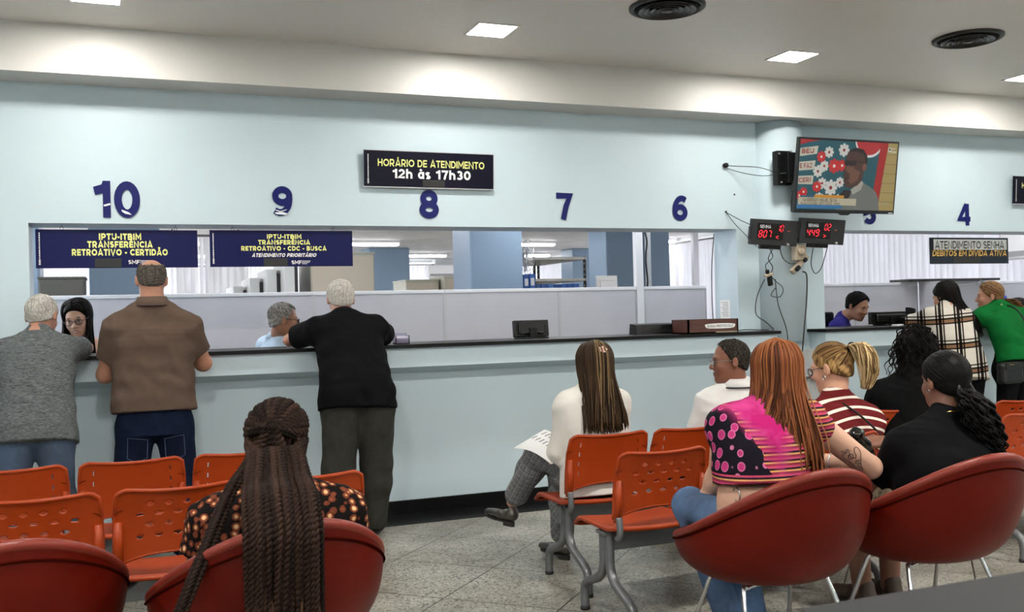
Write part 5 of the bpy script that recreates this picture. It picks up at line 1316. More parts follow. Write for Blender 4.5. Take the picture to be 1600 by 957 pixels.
# ---- limbs and garments: all take the same joint dictionary
def joints(root, yaw, d):
    """local (right, forward, up) joints to world"""
    Rz = Matrix.Rotation(yaw, 3, 'Z'); o = Vector((root[0], root[1], 0 if len(root) < 3 else root[2]))
    return {k: np.array(o + Rz @ Vector(v)) for k, v in d.items()}
def arm_skin(s, J, q, sc=1., up=.044, el=.036, wr=.026, hand_kw=None):
    s.path([J['sh' + q], J['el' + q], J['wr' + q]], [up * sc, el * sc, wr * sc], .02)
    a, b = J['el' + q], J['wr' + q]; m = a + (b - a) * .3; s.ell(m, (.042 * sc, .042 * sc, .042 * sc), k=.03)
    if hand_kw: hand(s, b, **hand_kw)
def sleeve(s, J, q, r0=.062, r1=.055, to=.75, k=.05):
    a, b = J['sh' + q], J['el' + q]
    s.cone(a, a + (b - a) * to, r0, r1, k)
def legs(s, J, rt=.092, rk=.062, ra=.048, hip=(.17, .125), seat=None, cuff=0.):
    sd = unit(J['hipR'] - J['hipL']); P = J['pel']
    up = unit(J['sp'] - P)
    s.loft([(P - up * .07, hip[0] * .92, hip[1] * .95), (P + up * .03, hip[0], hip[1]), (P + up * .12, hip[0] * .92, hip[1] * .9)], sd, .03)
    fw = np.cross(up, sd) * -1
    for q in 'LR':
        if seat is None: s.ell(J['hip' + q] - fw * hip[1] * .42 + up * .015, (hip[0] * .52, hip[1] * .62, .115), k=.04)
        s.path([J['hip' + q], J['kn' + q], J['an' + q] + (J['kn' + q] - J['an' + q]) * cuff], [rt, rk, ra], .035)
        a, b = J['kn' + q], J['an' + q]; s.ell(a + (b - a) * .3, (rk * 1.02,) * 3, k=.04)
def shoe(name, an, yaw, parent, m, L=.27, sole=None, h=.075, low=False):
    F = head_frame(yaw); a = np.asarray(an, float); s = Sdf(); z = a[2] - .07
    g = lambda x, y, zz: np.array([a[0], a[1], z]) + x * F[0] + y * F[1] + V3(0, 0, zz)
    s.cone(g(0, -.035, .04), g(0, .05, .042), .036, .038, .02); s.cone(g(0, .05, .04), g(0, L - .10, .028), .04, .03, .02)
    if not low: s.cone(g(0, -.03, .05), g(0, -.02, .09), .036, .04, .02)
    s.put(lambda P: (z + .004) - P[:, 2], (-99,) * 3, (99,) * 3, .004, 'i')
    o = s.build(name, m, parent, .005)
    b = MB(); n = 24; pts = []
    for i in range(n):
        q = 2 * PI * i / n; y = math.sin(q); x = math.cos(q) * (.039 if y > 0 else .035)
        p = g(x, .045 + y * (L * .5 - .005), 0); pts.append((p[0], p[1]))
    b.prism(pts, z, z + .014).build('sole', sole or mat('shoe_sole', '#1b1816', .7), o)
    return o
# ------------------------------------------------------------------ people
def figure(label, root, yaw, J, torso, hd, skin='tan', top=None, top_kw=None, bottom=None, leg_kw=None, sleeve_to=.7, sleeve_r=(.066, .058), arm_kw=None, hands=None, shoes=None, head_kw=None, vox=.006, neck_r=.054, sh_r=.062, bare_mid=None, group=None, wr=(.005, 26), tops=.0, grip=True, skin_scale=.86, leg_r=None):
    """J: local joints; torso: local loft sections of the garment (centre, half width, half depth);
       hd: (local head centre, yaw, pitch, roll). Returns the thing, world joints and head frame."""
    t = thing('person', label, 'person', (root[0], root[1], 0), 0, group)
    W = joints(root, 0, J); RT = Matrix.Rotation(0, 3, 'Z'); RY = Matrix.Rotation(yaw, 3, 'Z'); ro = Vector((root[0], root[1], 0))
    loc = lambda v: np.array(ro + RT @ Vector(v))
    side = np.array(RY @ Vector((1, 0, 0)))
    F = head_frame(yaw + hd[1], hd[2], hd[3] if len(hd) > 3 else 0.); c = loc(hd[0])
    rel = t.location
    secs = [(loc(q[0]), q[1], q[2]) for q in torso]
    sds = np.array([np.array(RY @ Matrix.Rotation(q[3] if len(q) > 3 else 0, 3, 'Y') @ Vector((1, 0, 0))) for q in torso])
    # the body, one continuous skin
    s = Sdf()
    s.loft([(a, w_ * skin_scale, d_ * skin_scale) for a, w_, d_ in secs[1:]], sds[1:], .03)
    trap = lambda z, r: [z.cone(W['nb'] + unit(c - W['nb']) * .02, W['sh' + q] + (W['nb'] - W['sh' + q]) * .12, r, r * 1.05, .05) for q in 'LR']
    trap(s, .026)
    for q in 'LR':
        s.ell(W['sh' + q], (sh_r * .82,) * 3, k=.05)
        arm_skin(s, W, q, **(arm_kw or {}), hand_kw=None)
        if hands and hands.get(q):
            h = dict(hands[q]); h['d'] = np.array(RT @ Vector(h['d'])); h['nrm'] = np.array(RT @ Vector(h['nrm'])); hand(s, W['wr' + q], side=(1 if q == 'R' else -1) * h.pop('thumb', 1), **h)
    if 'kneeL' in W or bare_mid: pass
    s.cone(W['sp'], W['pel'] + unit(W['sp'] - W['pel']) * .03, .08, .075, .05)
    lr = leg_r or (.06, .045, .034)
    for q in 'LR':
        s.path([W['hip' + q], W['kn' + q], W['an' + q]], lr, .03)
        if leg_r: a_, b_ = W['kn' + q], W['an' + q]; s.ell(a_ + (b_ - a_) * .28, (lr[1] * 1.08,) * 3, k=.04)
    head(s, c, F, skin, neck=W['nb'], nr=neck_r, **(head_kw or {}))
    s.build('body', M_skin, t, vox, SK.get(skin, skin))
    # garment above
    g = Sdf(); g.loft(secs, sds, .03)
    for q in 'LR':
        a, b, e = W['sh' + q], W['el' + q], W['wr' + q]
        g.ell(a, (sh_r,) * 3, k=.07)
        if sleeve_to <= 1:
            g.loft([(a, sleeve_r[0], sleeve_r[0]), (a + (b - a) * sleeve_to, sleeve_r[1], sleeve_r[1])], np.cross(b - a, (.3, .5, .8)), .05, pw=2)
        else:
            g.cone(a, b, sleeve_r[0], sleeve_r[1], .05); m = b + (e - b) * (sleeve_to - 1)
            g.loft([(b, sleeve_r[1], sleeve_r[1]), (m, sleeve_r[1] * .72, sleeve_r[1] * .72)], np.cross(e - b, (.3, .5, .8)), .03, pw=2)
    trap(g, .05)
    if wr[0]: g.wrinkle(wr[0], wr[1], len(label), (1.6, 1.6, .8))
    info = dict(t=t, W=W, F=F, c=c, loc=loc, RT=RT, side=side, secs=secs)
    if top is not None:
        if top_kw and 'cuts' in top_kw:
            for p, n in top_kw['cuts']: g.cut(loc(p), np.array(RT @ Vector(n)))
        if top_kw and 'extra' in top_kw: top_kw['extra'](g, info)
        info['top'] = g.build((top_kw or {}).get('name', 'shirt'), top, t, vox)
    if bottom is not None:
        b = Sdf(); legs(b, W, **(leg_kw or {})); b.wrinkle(.004, 30, 3, (1, 1, 1.4))
        info['bottom'] = b.build('trousers', bottom, t, vox)
    if shoes is not None:
        for q in 'LR': shoe('shoe', W['an' + q] + V3(0, 0, 0), yaw + (-.12 if q == 'R' else .12), t, shoes)
    for ch in t.children: ch.location = ch.location - t.location
    return info
def reparent_fix(t):
    """children were built in world space: bring late ones into the thing's space too"""
    for ch in t.children:
        if ch.get('_w'): ch.location = -Vector(t.location); del ch['_w']
def add(info, o):
    o.location = -Vector(info['t'].location); return o
def M_pattern(name, rough=.85):
    t = NT(name); t.set(Roughness=rough, **{'Specular IOR Level': .08}); folds(t, 500); return t
# denim
def m_denim(name, c1, c2, fade=None):
    t = M_pattern(name); v = t.coord('Object')
    n1 = t.noise(v, 6, 4, .6); n2 = t.noise(t.coord('Object', scale=(900, 900, 60)), 1, 1)
    c = t.ramp(n1, [(.32, c1), (.68, c2)])
    t.col(t.mix(t.math('MULTIPLY', n2, .35), c, lin('#8fa0b4') if fade else lin(c2))); return t.m
M_denim = m_denim('dark_denim', '#0c111f', '#161f35'); M_denim2 = m_denim('faded_denim', '#121b30', '#31455f', True); M_denim3 = m_denim('blue_denim', '#24395a', '#486a94', True)
# melange grey
t = M_pattern('grey_melange'); n1 = t.noise(t.coord('Object', scale=(30, 30, 220)), 1, 3, .7); n2 = t.noise(t.coord('Object', scale=(60, 60, 500)), 1, 2)
t.col(t.mix(.5, t.ramp(n1, [(.36, '#2d3133'), (.62, '#676c6d')]), t.ramp(n2, [(.4, '#34383a'), (.62, '#74787a')]))); M_grey = t.m
M_brown = m_cloth('brown_pique', '#57483f', .08); M_blackc = m_cloth('black_cotton', '#0d0d0f', .3); M_gtrou = m_cloth('charcoal_wool', '#373733', .15, 20)
M_shoeb = mat('black_shoe_leather', '#151414', .35)
def collar(info, r, m, z=.0, h=.035, tilt=.35, name='collar', open_=False, rim=None):
    """turned-down collar ring round the base of the neck"""
    W = info['W']; nb = W['nb'] + V3(0, 0, z); up = unit(info['c'] - W['nb']); b = MB(); n = 26; rt = info['side']; fw = np.cross((0, 0, 1), rt); vs = []
    for i in range(n + 1):
        a = PI / 2 + 2 * PI * i / n; d = rt * math.cos(a) + fw * math.sin(a)
        for (rr, hh) in ((r * .93, h), (r * .99, h * 1.05), (r * 1.25, -h * .35), (r * 1.2, -h * .5)):
            vs.append(nb + d * rr + up * hh)
    fs = [(i * 4 + k, i * 4 + (k + 1) % 4, i * 4 + 4 + (k + 1) % 4, i * 4 + 4 + k) for i in range(n) for k in range(4)]
    b.add(vs, fs, True); o = add(info, b.build(name, m, info['t']))
    if rim:
        e = MB(); e.tube([nb + (rt * math.cos(PI / 2 + 2 * PI * i / n) + fw * math.sin(PI / 2 + 2 * PI * i / n)) * r * 1.25 - up * h * .36 for i in range(n)], .004, 5, closed=True); e.build('collar_edge', rim, o)
    return o

# --- man in grey T-shirt, leaning at the far left
I = figure('white-haired man in grey T-shirt and jeans leaning on the counter under window 10', (-.465, 5.93), 0,
    dict(pel=(0, .0, .80), sp=(0, .08, .95), nb=(0, .335, 1.335), shL=(-.15, .27, 1.235), shR=(.15, .27, 1.235), elL=(-.28, .50, 1.24), elR=(.25, .50, 1.24), wrL=(-.06, .62, 1.225), wrR=(.08, .64, 1.225),
         hipL=(-.095, .0, .74), hipR=(.095, .0, .74), knL=(-.12, .05, .42), knR=(.12, .08, .42), anL=(-.13, -.02, .075), anR=(.13, .02, .075)),
    [((0, -.02, .735), .218, .16), ((0, .02, .85), .208, .155), ((0, .09, 1.0), .195, .135), ((0, .19, 1.16), .205, .125), ((0, .265, 1.23), .175, .10), ((0, .32, 1.33), .085, .07)],
    ((0.02, .405, 1.435), -.35, .28, -.05), 'ruddy', M_grey, None, M_denim2, dict(hip=(.195, .135), rt=.10, rk=.075, ra=.062), .72, (.075, .07), hands=dict(L=dict(d=(1, .2, 0), nrm=(0, 0, 1), curl=.5), R=dict(d=(-1, .3, 0), nrm=(0, 0, 1), curl=.5)), shoes=M_shoeb, wr=(.009, 22))
add(I, cap(I['c'], I['F'], 1., .011, .055, nape=-.085, col='#b9b6b0', col2='#8f8a82', rough=.0035, freq=150, seed=4, parent=I['t']))
short_hair(I, 520, ('#8f8a83', '#d8d5d0'), 104, .032, .0022, .0125, .055, -.085)
COLLAR_LATE = I

# --- man in the brown polo
I = figure('heavy bald-crowned man in brown polo and dark jeans standing at window 10', (.155, 6.07), 0,
    dict(pel=(0, .0, .80), sp=(0, .01, 1.0), nb=(0, .04, 1.50), shL=(-.185, .03, 1.365), shR=(.185, .03, 1.365), elL=(-.262, .14, 1.085), elR=(.285, .16, 1.13), wrL=(-.20, .40, 1.215), wrR=(.14, .42, 1.215),
         hipL=(-.105, .0, .76), hipR=(.105, .0, .76), knL=(-.15, .05, .42), knR=(.145, .05, .42), anL=(-.16, .02, .075), anR=(.15, .02, .075)),
    [((0, -.0, .865), .238, .172), ((0, .015, 1.0), .23, .17), ((0, .02, 1.13), .222, .155), ((0, .01, 1.28), .225, .13), ((0, .02, 1.36), .2, .105), ((0, .035, 1.475), .105, .08)],
    ((0, .085, 1.63), 0, .22, .03), 'ruddy', M_brown, None, M_denim, dict(hip=(.205, .145), rt=.108, rk=.09, ra=.075), .66, (.083, .078), dict(up=.056, el=.05, wr=.034), hands=dict(L=dict(d=(.5, .6, .0), nrm=(0, 0, 1), curl=.6), R=dict(d=(-.5, .6, 0), nrm=(0, 0, 1), curl=.6)), shoes=M_shoeb, neck_r=.064, sh_r=.07, wr=(.0085, 19))
add(I, cap(I['c'], I['F'], 1.0, .009, .04, nape=-.075, col='#2c2825', col2='#655f58', rough=.003, freq=170, seed=5, bald=((0, -.045, .125), (.066, .078, .08)), parent=I['t']))
short_hair(I, 420, ('#1c1917', '#7a736b'), 105, .028, .002, .0105, .04, -.075, bald=((0, -.045, .125), (.066, .078, .08)))
collar(I, .082, M_brown, -.005, .04, rim=mat('collar_edge_red', '#3a2224', .8))
for sx in (-1, 1):
    jp = MB()
    for pts in ([(sx * .045, .72), (sx * .15, .735), (sx * .155, .62), (sx * .1, .59), (sx * .05, .62)],): 
        jp.tube([I['loc']((x, -.1495 + .012 * (abs(x) > .12) + (.0 if z > .65 else .006), z)) for x, z in pts], .0022, 5, closed=True)
    add(I, jp.build('pocket_seam', mat('denim_seam', '#3d4a66', .8), I['t']))

# --- man in the black polo
I = figure('white-haired man in black polo and charcoal trousers leaning at window 9', (1.335, 6.0), 0,
    dict(pel=(0, .0, .86), sp=(0, .06, 1.0), nb=(-.01, .335, 1.385), shL=(-.19, .27, 1.31), shR=(.18, .27, 1.31), elL=(-.335, .50, 1.245), elR=(.325, .52, 1.245), wrL=(-.1, .64, 1.225), wrR=(.26, .72, 1.225),
         hipL=(-.10, .0, .80), hipR=(.105, .0, .80), knL=(-.12, .06, .45), knR=(.13, .11, .45), anL=(-.13, .1, .075), anR=(.135, .20, .075)),
    [((-.01, -.02, .815), .243, .185), ((-.005, .01, .93), .235, .175), ((0, .1, 1.07), .215, .15), ((0, .2, 1.21), .22, .13), ((0, .27, 1.315), .2, .10), ((-.005, .325, 1.375), .095, .07)],
    ((-.01, .41, 1.50), -.06, .2, .03), 'ruddy', M_blackc, None, M_gtrou, dict(hip=(.225, .16), rt=.122, rk=.10, ra=.078), .72, (.083, .078), hands=dict(L=dict(d=(1, .2, 0), nrm=(0, 0, 1), curl=.5), R=dict(d=(.1, 1, 0), nrm=(0, 0, 1), curl=.5)), shoes=M_shoeb, neck_r=.06, sh_r=.066, wr=(.008, 21))
add(I, cap(I['c'], I['F'], 1.02, .014, .06, nape=-.085, col='#bdb9b2', col2='#938e86', rough=.004, freq=140, seed=8, parent=I['t']))
short_hair(I, 560, ('#8c877f', '#dedbd6'), 108, .04, .0024, .0165, .06, -.085)
collar(I, .078, M_blackc, .0, .035)
_k = I; I = COLLAR_LATE; collar(I, .066, M_grey, -.006, .014, name='neckband'); I = _k
def sit_legs(hx, hy, hz, kn, an): return dict(hipL=(-hx, hy, hz), hipR=(hx, hy, hz), knL=kn[0], knR=kn[1], anL=an[0], anR=an[1])
# --- woman in white shirt, legs crossed
M_whs = m_cloth('white_blouse', '#c9c6c0', .03, 8, .8)
t = M_pattern('grey_check_wool'); P_ = t.coord('Object')
def dotp(v):
    d = t.n('VectorMath', operation='DOT_PRODUCT'); t.l(P_, d.inputs[0]); d.inputs[1].default_value = tuple(unit(V3(*v))); return d.outputs['Value']
along, across = dotp((-.24, .54, -.81)), dotp((.85, -.30, -.45))
def lines(o, per, wd): return t.math('LESS_THAN', t.math('FRACT', t.math('ADD', t.math('DIVIDE', o, per), 50.)), wd)
c = t.ramp(t.noise(t.coord('Object'), 90, 3), [(.35, '#5c5d60'), (.65, '#747577')])
c = t.mix(t.math('MULTIPLY', t.math('MAXIMUM', lines(across, .034, .08), lines(along, .034, .08)), .4), c, lin('#b0b0ad'))
c = t.mix(t.math('MULTIPLY', t.math('MAXIMUM', lines(t.math('ADD', across, .01), .034, .25), lines(t.math('ADD', along, .01), .034, .25)), .25), c, lin('#2c2d2e'))
t.col(c); M_check = t.m
I = figure('long-haired woman in white shirt and grey checked trousers sitting with crossed legs', (2.235, 4.53), 0,
    dict(pel=(0, .05, .53), sp=(0, .03, .72), nb=(.01, .03, .975), shL=(-.145, .03, .90), shR=(.145, .03, .90), elL=(-.19, .06, .665), elR=(.19, .08, .66), wrL=(-.10, .27, .60), wrR=(.06, .30, .60),
         hipL=(-.085, .08, .515), hipR=(.085, .08, .515), knL=(.03, .50, .46), knR=(-.10, .53, .585), anL=(.02, .50, .085), anR=(-.185, .72, .30)),
    [((0, .0, .44), .195, .15), ((0, .02, .56), .185, .145), ((0, .03, .70), .16, .12), ((0, .03, .83), .165, .11), ((.0, .03, .90), .14, .085), ((.01, .03, .955), .07, .06)],
    ((.015, .04, 1.095), .05, .05, .0), 'light', M_whs, None, M_check, dict(hip=(.165, .13), rt=.085, rk=.074, ra=.066, seat=1, cuff=.16), 1.95, (.056, .05), hands=dict(L=dict(d=(.6, .6, -.2), nrm=(0, 0, 1), curl=.6), R=dict(d=(-.6, .5, -.2), nrm=(0, 0, 1), curl=.6)), wr=(.007, 24), neck_r=.045, leg_r=(.06, .045, .036))
add(I, cap(I['c'], I['F'], 1., .012, .062, nape=-.08, col='#2b221c', col2='#4a3a2c', rough=.0015, seed=3, parent=I['t'], name='hair_base', m=M_hair))
long_hair(I, 260, (-1.75, 1.75), .42, .115, .09, .0052, ('#1d1612', '#4a3828'), 11, conv=.9, jit=.03, off=.016)
long_hair(I, 9, (-.5, .6), .40, .118, .06, .0035, ('#5c4a34', '#7d684a'), 12, conv=.8, jit=.05, off=.022, name='highlight_locks')
hb = MB(); hc = I['c'] + I['F'][1] * -.112 + I['F'][2] * .085
for k in range(5): hb.prism([(.012 * math.cos(a) + .012 * math.cos(k * 1.257), .008 * math.sin(a) + .012 * math.sin(k * 1.257)) for a in [q * PI / 4 for q in range(8)]], -.004, .004, Matrix.Translation(Vector(hc)) @ Matrix.Rotation(PI / 2 - .6, 4, 'X'))
add(I, hb.build('hair_clip', mat('clip_pink', '#d8b0a8', .4), I['t']))
M_lof = mat('pewter_loafer', '#55514d', .28, .5, var=.2)
def loafer(I, an, dirv, upv, m):
    a = np.asarray(an, float); f = unit(dirv); u = unit(upv - f * np.dot(upv, f)); r = np.cross(f, u); s = Sdf(); g = lambda x, y, z: a + x * r + y * f + z * u
    s.cone(g(0, -.045, -.045), g(0, .04, -.05), .034, .036, .02, flat=(u, .9)); s.cone(g(0, .04, -.05), g(0, .17, -.062), .04, .028, .02, flat=(u, .75)); s.cone(g(0, -.05, -.03), g(0, -.045, -.02), .03, .03, .02)
    s.cone(g(0, -.01, .03), g(0, .07, -.01), .034, .03, .012, 's')
    o = add(I, s.build('loafer', m, I['t'], .004)); b = MB(); n = 24
    ring = [(math.cos(q) * (.041 if math.sin(q) > 0 else .034), .06 + math.sin(q) * .128) for q in [2 * PI * i / n for i in range(n)]]
    vs = [g(x, y, z) for z in (-.088, -.078) for x, y in ring]
    b.add(vs, [tuple(range(n))[::-1], tuple(range(n, 2 * n))] + [(i, (i + 1) % n, n + (i + 1) % n, n + i) for i in range(n)])
    hl = [(x, y) for x, y in ring if y < .02]; nh = len(hl); vs = [g(x, y, z) for z in (-.105, -.086) for x, y in hl]
    b.add(vs, [tuple(range(nh))[::-1], tuple(range(nh, 2 * nh))] + [(i, (i + 1) % nh, nh + (i + 1) % nh, nh + i) for i in range(nh)])
    b.build('sole', mat('shoe_sole', '#1b1816', .7), o); return o
loafer(I, I['W']['anR'] + V3(-.02, .03, -.03), V3(-.28, .95, .05), V3(.05, .1, 1), M_lof)
loafer(I, I['W']['anL'] + V3(.0, .01, .02), V3(-.25, 1, 0), V3(0, 0, 1), M_lof)
t = thing('paper_sheets', 'white printed sheets on the lap of the woman with crossed legs', 'papers', (2.10, 4.86, .655)); t.rotation_euler = (.3, -.22, .3)
for k in range(2):
    b = MB(); n = 8
    b.add([(-.105 + .02 * k, -.15 + .3 * i / n, .004 * k + .02 * math.sin(PI * i / n) - .03 * (i / n) ** 2) for i in range(n + 1)] + [(.105 + .02 * k, -.15 + .3 * i / n, .004 * k + .012 * math.sin(PI * i / n)) for i in range(n + 1)], [(i, n + 1 + i, n + 2 + i, i + 1) for i in range(n)], True)
    o = b.build('sheet', mat('paper_bright', '#e8e8e8', .6), t); o.modifiers.new('th', 'SOLIDIFY').thickness = .0008
b = MB()
for i in range(7):
    for k in range(2): b.box((-.06 + k * .07 + .02, -.1 + i * .028, .034 + .006 * math.sin(PI * (i + 1) / 9)), (-.02 + k * .07 + .02, -.092 + i * .028, .0345 + .006 * math.sin(PI * (i + 1) / 9)))
b.build('print_lines', mat('print_grey', '#77777a', .6), t)

# --- man with glasses turned to the left
M_white = m_cloth('white_pique', '#cdccca', .03)
I = figure('man with glasses in white polo sitting with face turned left', (3.16, 4.6), .35,
    dict(pel=(0, .02, .53), sp=(0, .0, .72), nb=(-.02, .0, .955), shL=(-.16, .05, .875), shR=(.15, -.04, .875), elL=(-.22, .12, .64), elR=(.2, .06, .64), wrL=(-.1, .35, .58), wrR=(.08, .35, .58),
         hipL=(-.09, .06, .515), hipR=(.09, .06, .515), knL=(-.13, .48, .50), knR=(.12, .48, .50), anL=(-.13, .5, .08), anR=(.12, .5, .08)),
    [((0, .0, .44), .2, .16), ((0, .0, .58), .195, .155), ((0, .0, .72), .19, .14), ((0, .0, .83), .185, .12), ((-.01, .0, .90), .13, .09), ((-.02, .0, .945), .075, .065)],
    ((-.055, .0, 1.085), .80, .06, .0), '#7d5240', M_white, None, m_cloth('dark_trousers', '#23242a'), dict(hip=(.18, .14), rt=.09, rk=.07, ra=.06, seat=1), .75, (.075, .072), hands=dict(L=dict(d=(.5, .6, -.1), nrm=(0, 0, 1), curl=.6), R=dict(d=(-.5, .6, -.1), nrm=(0, 0, 1), curl=.6)), shoes=M_shoeb, wr=(.004, 26), neck_r=.056, vox=.005, head_kw=dict(lips='#5a322c', brow='#15100e'))
add(I, cap(I['c'], I['F'], 1., .006, .034, nape=-.075, col='#17130f', col2='#35302b', rough=.0025, freq=320, seed=14, parent=I['t']))
short_hair(I, 420, ('#0d0b09', '#4a443e'), 114, .018, .002, .0075, .034, -.075)
glasses(I['t'], I['c'], I['F'], '#6b6a68'); [add(I, o) for o in I['t'].children if o.name.startswith('glasses')]
collar(I, .074, M_white, .0, .035, rim=mat('collar_edge_dark', '#1d1f28', .8))

# --- red-haired woman
t = M_pattern('pink_print'); v = t.coord('Object'); sx = t.n('SeparateXYZ'); t.l(v, sx.inputs[0])
vo = t.n('TexVoronoi'); t.l(t.coord('Object', scale=(1, 1, .8)), vo.inputs['Vector']); vo.inputs['Scale'].default_value = 24; vo.inputs['Randomness'].default_value = .5
blob = t.ramp(vo.outputs['Distance'], [(.30, '#a8306a'), (.36, '#c07094'), (.40, '#15111a'), (1, '#15111a')], 'LINEAR')
n1 = t.noise(t.coord('Object', scale=(1, 1, 1)), 26, 5, .7, 1); 
ethnic = t.mix(.55, t.ramp(t.math('FRACT', t.math('MULTIPLY', sx.outputs[2], 34.)), [(.0, '#7a2a3c'), (.3, '#b98a55'), (.5, '#221820'), (.75, '#a8405c'), (1, '#3a2028')], 'CONSTANT'), n1, 'OVERLAY')
pink = t.mix(t.ramp(t.noise(v, 9, 3), [(.4, (0, 0, 0, 1)), (.6, (1, 1, 1, 1))]), lin('#98185a'), lin('#ae3a74'))
xl = t.math('SUBTRACT', sx.outputs[0], 2.26)
nz = t.math('MULTIPLY', t.math('SUBTRACT', t.noise(v, 12, 2), .5), .08)
c = t.mix(t.math('GREATER_THAN', t.math('ADD', t.math('ADD', xl, t.math('MULTIPLY', t.math('SUBTRACT', sx.outputs[2], .9), .35)), nz), -.115), blob, ethnic)
c = t.mix(t.ramp(t.math('ADD', t.math('SUBTRACT', sx.outputs[2], t.math('MULTIPLY', t.math('ABSOLUTE', t.math('ADD', xl, .03)), 1.6)), nz), [(.74, (0, 0, 0, 1)), (.86, (1, 1, 1, 1))]), c, pink)
c = t.mix(t.math('LESS_THAN', sx.outputs[2], .765), c, ethnic)
t.col(c); M_pink = t.m
I = figure('red-haired woman in pink printed crop top and jeans, left arm bare, tattooed arm out', (2.27, 3.13), -.2,
    dict(pel=(0, .0, .55), sp=(0, -.01, .72), nb=(.04, .03, 1.0), shL=(-.14, .065, .935), shR=(.175, -.015, .945), elL=(-.03, .28, .71), elR=(.565, .09, .71), wrL=(-.05, .36, .60), wrR=(.44, .33, .72),
         hipL=(-.095, .02, .53), hipR=(.095, .02, .53), knL=(-.09, .42, .56), knR=(.10, .43, .56), anL=(.04, .34, .085), anR=(.16, .36, .085)),
    [((-.04, -.02, .715), .192, .13), ((-.035, -.01, .78), .192, .125), ((-.015, .0, .86), .19, .118), ((.01, .015, .93), .15, .09), ((.035, .025, .985), .075, .06)],
    ((.095, .06, 1.115), -.25, .05, .0), 'pale', M_pink, None, M_denim3, dict(hip=(.20, .15), rt=.092, rk=.068, ra=.062, seat=1), .22, (.062, .062), dict(up=.056, el=.047, wr=.030), hands=dict(L=dict(d=(.6, .5, -.1), nrm=(0, 0, 1), curl=.6), R=dict(d=(-.6, .5, .1), nrm=(0, 0, 1), curl=.6)), shoes=mat('white_sneaker', '#c9c7c4', .5), wr=(.003, 34), neck_r=.046, vox=.005, skin_scale=.93)
# bare waist between top and jeans
s = Sdf(); s.loft([(I['loc']((-.0, .0, .56)), .195, .145), (I['loc']((-.02, -.005, .66)), .185, .135), (I['loc']((-.03, -.02, .735)), .165, .112)], I['side']); add(I, s.build('bare_waist', M_skin, I['t'], .005, SK['pale']))
add(I, cap(I['c'], I['F'], 1.02, .012, .062, nape=-.08, col='#44241a', col2='#6c3c26', rough=.0015, seed=6, parent=I['t'], name='hair_base', m=M_hair))
long_hair(I, 360, (-1.9, 1.9), .44, .155, .13, .0054, ('#351b10', '#7e482c'), 21, conv=1.15, jit=.05, off=.017, lat=-.03)
long_hair(I, 30, (-1.5, 1.5), .46, .165, .16, .0045, ('#8e5a38', '#6c3c22'), 22, conv=1.2, jit=.06, off=.024, lat=-.03, name='light_locks')
# tattoo on the outer upper arm: a heart line with script
tb = MB(); A_, B_ = I['W']['shR'], I['W']['elR']; ax = unit(B_ - A_); cd = unit(-np.array(A_ + (B_ - A_) * .6 - V3(0, 0, H_CAM))); nv = unit(cd - ax * (cd @ ax)); up_ = np.cross(ax, nv) * (1 if np.cross(ax, nv)[2] > 0 else -1)
def arm_pt(u, w_):
    rad = .0585 - .009 * u; ang = w_ / .046; return A_ + (B_ - A_) * u + (nv * math.cos(ang) + up_ * math.sin(ang)) * rad
for pts in ([(.50, -.022), (.54, -.03), (.66, -.03), (.78, -.034), (.84, -.026), (.76, -.012), (.70, .004), (.66, .022), (.60, .03), (.56, .022), (.58, .01), (.62, .004), (.64, -.006), (.58, -.012), (.53, -.002)],
            [(.56, -.008), (.58, -.022), (.62, -.018), (.61, -.006), (.57, -.002), (.55, -.016)], [(.66, -.012), (.70, -.004), (.69, -.02), (.73, -.010), (.74, -.022), (.80, -.022)], [(.47, -.006), (.5, .004), (.5, -.014), (.53, .006)], [(.45, -.018), (.48, -.012), (.52, -.018)]):
    tb.tube(spline([arm_pt(*p) for p in pts], 5), .0013, 4)
add(I, tb.build('tattoo', mat('tattoo_ink', '#2a3030', .6), I['t']))
br = MB(); e = I['W']['elR']; w_ = I['W']['wrR']; q = unit(w_ - e)
for k in (.16, .2): br.tube([e + q * k + (np.cross(q, (0, 0, 1)) * math.cos(a) + V3(0, 0, 1) * math.sin(a)) * .038 for a in [i * PI / 10 for i in range(20)]], .004, 6, closed=True)
add(I, br.build('bracelet', mat('silver', '#c9c9cc', .2, .9), I['t']))
kr = MB(); kr.tube([I['loc']((-.185 + .0 * a, -.06 + .022 * math.cos(a), .69 + .024 * math.sin(a))) for a in [i * PI / 8 for i in range(16)]], .003, 6, closed=True); add(I, kr.build('key_ring', mat('silver', '#c9c9cc', .2, .9), I['t']))

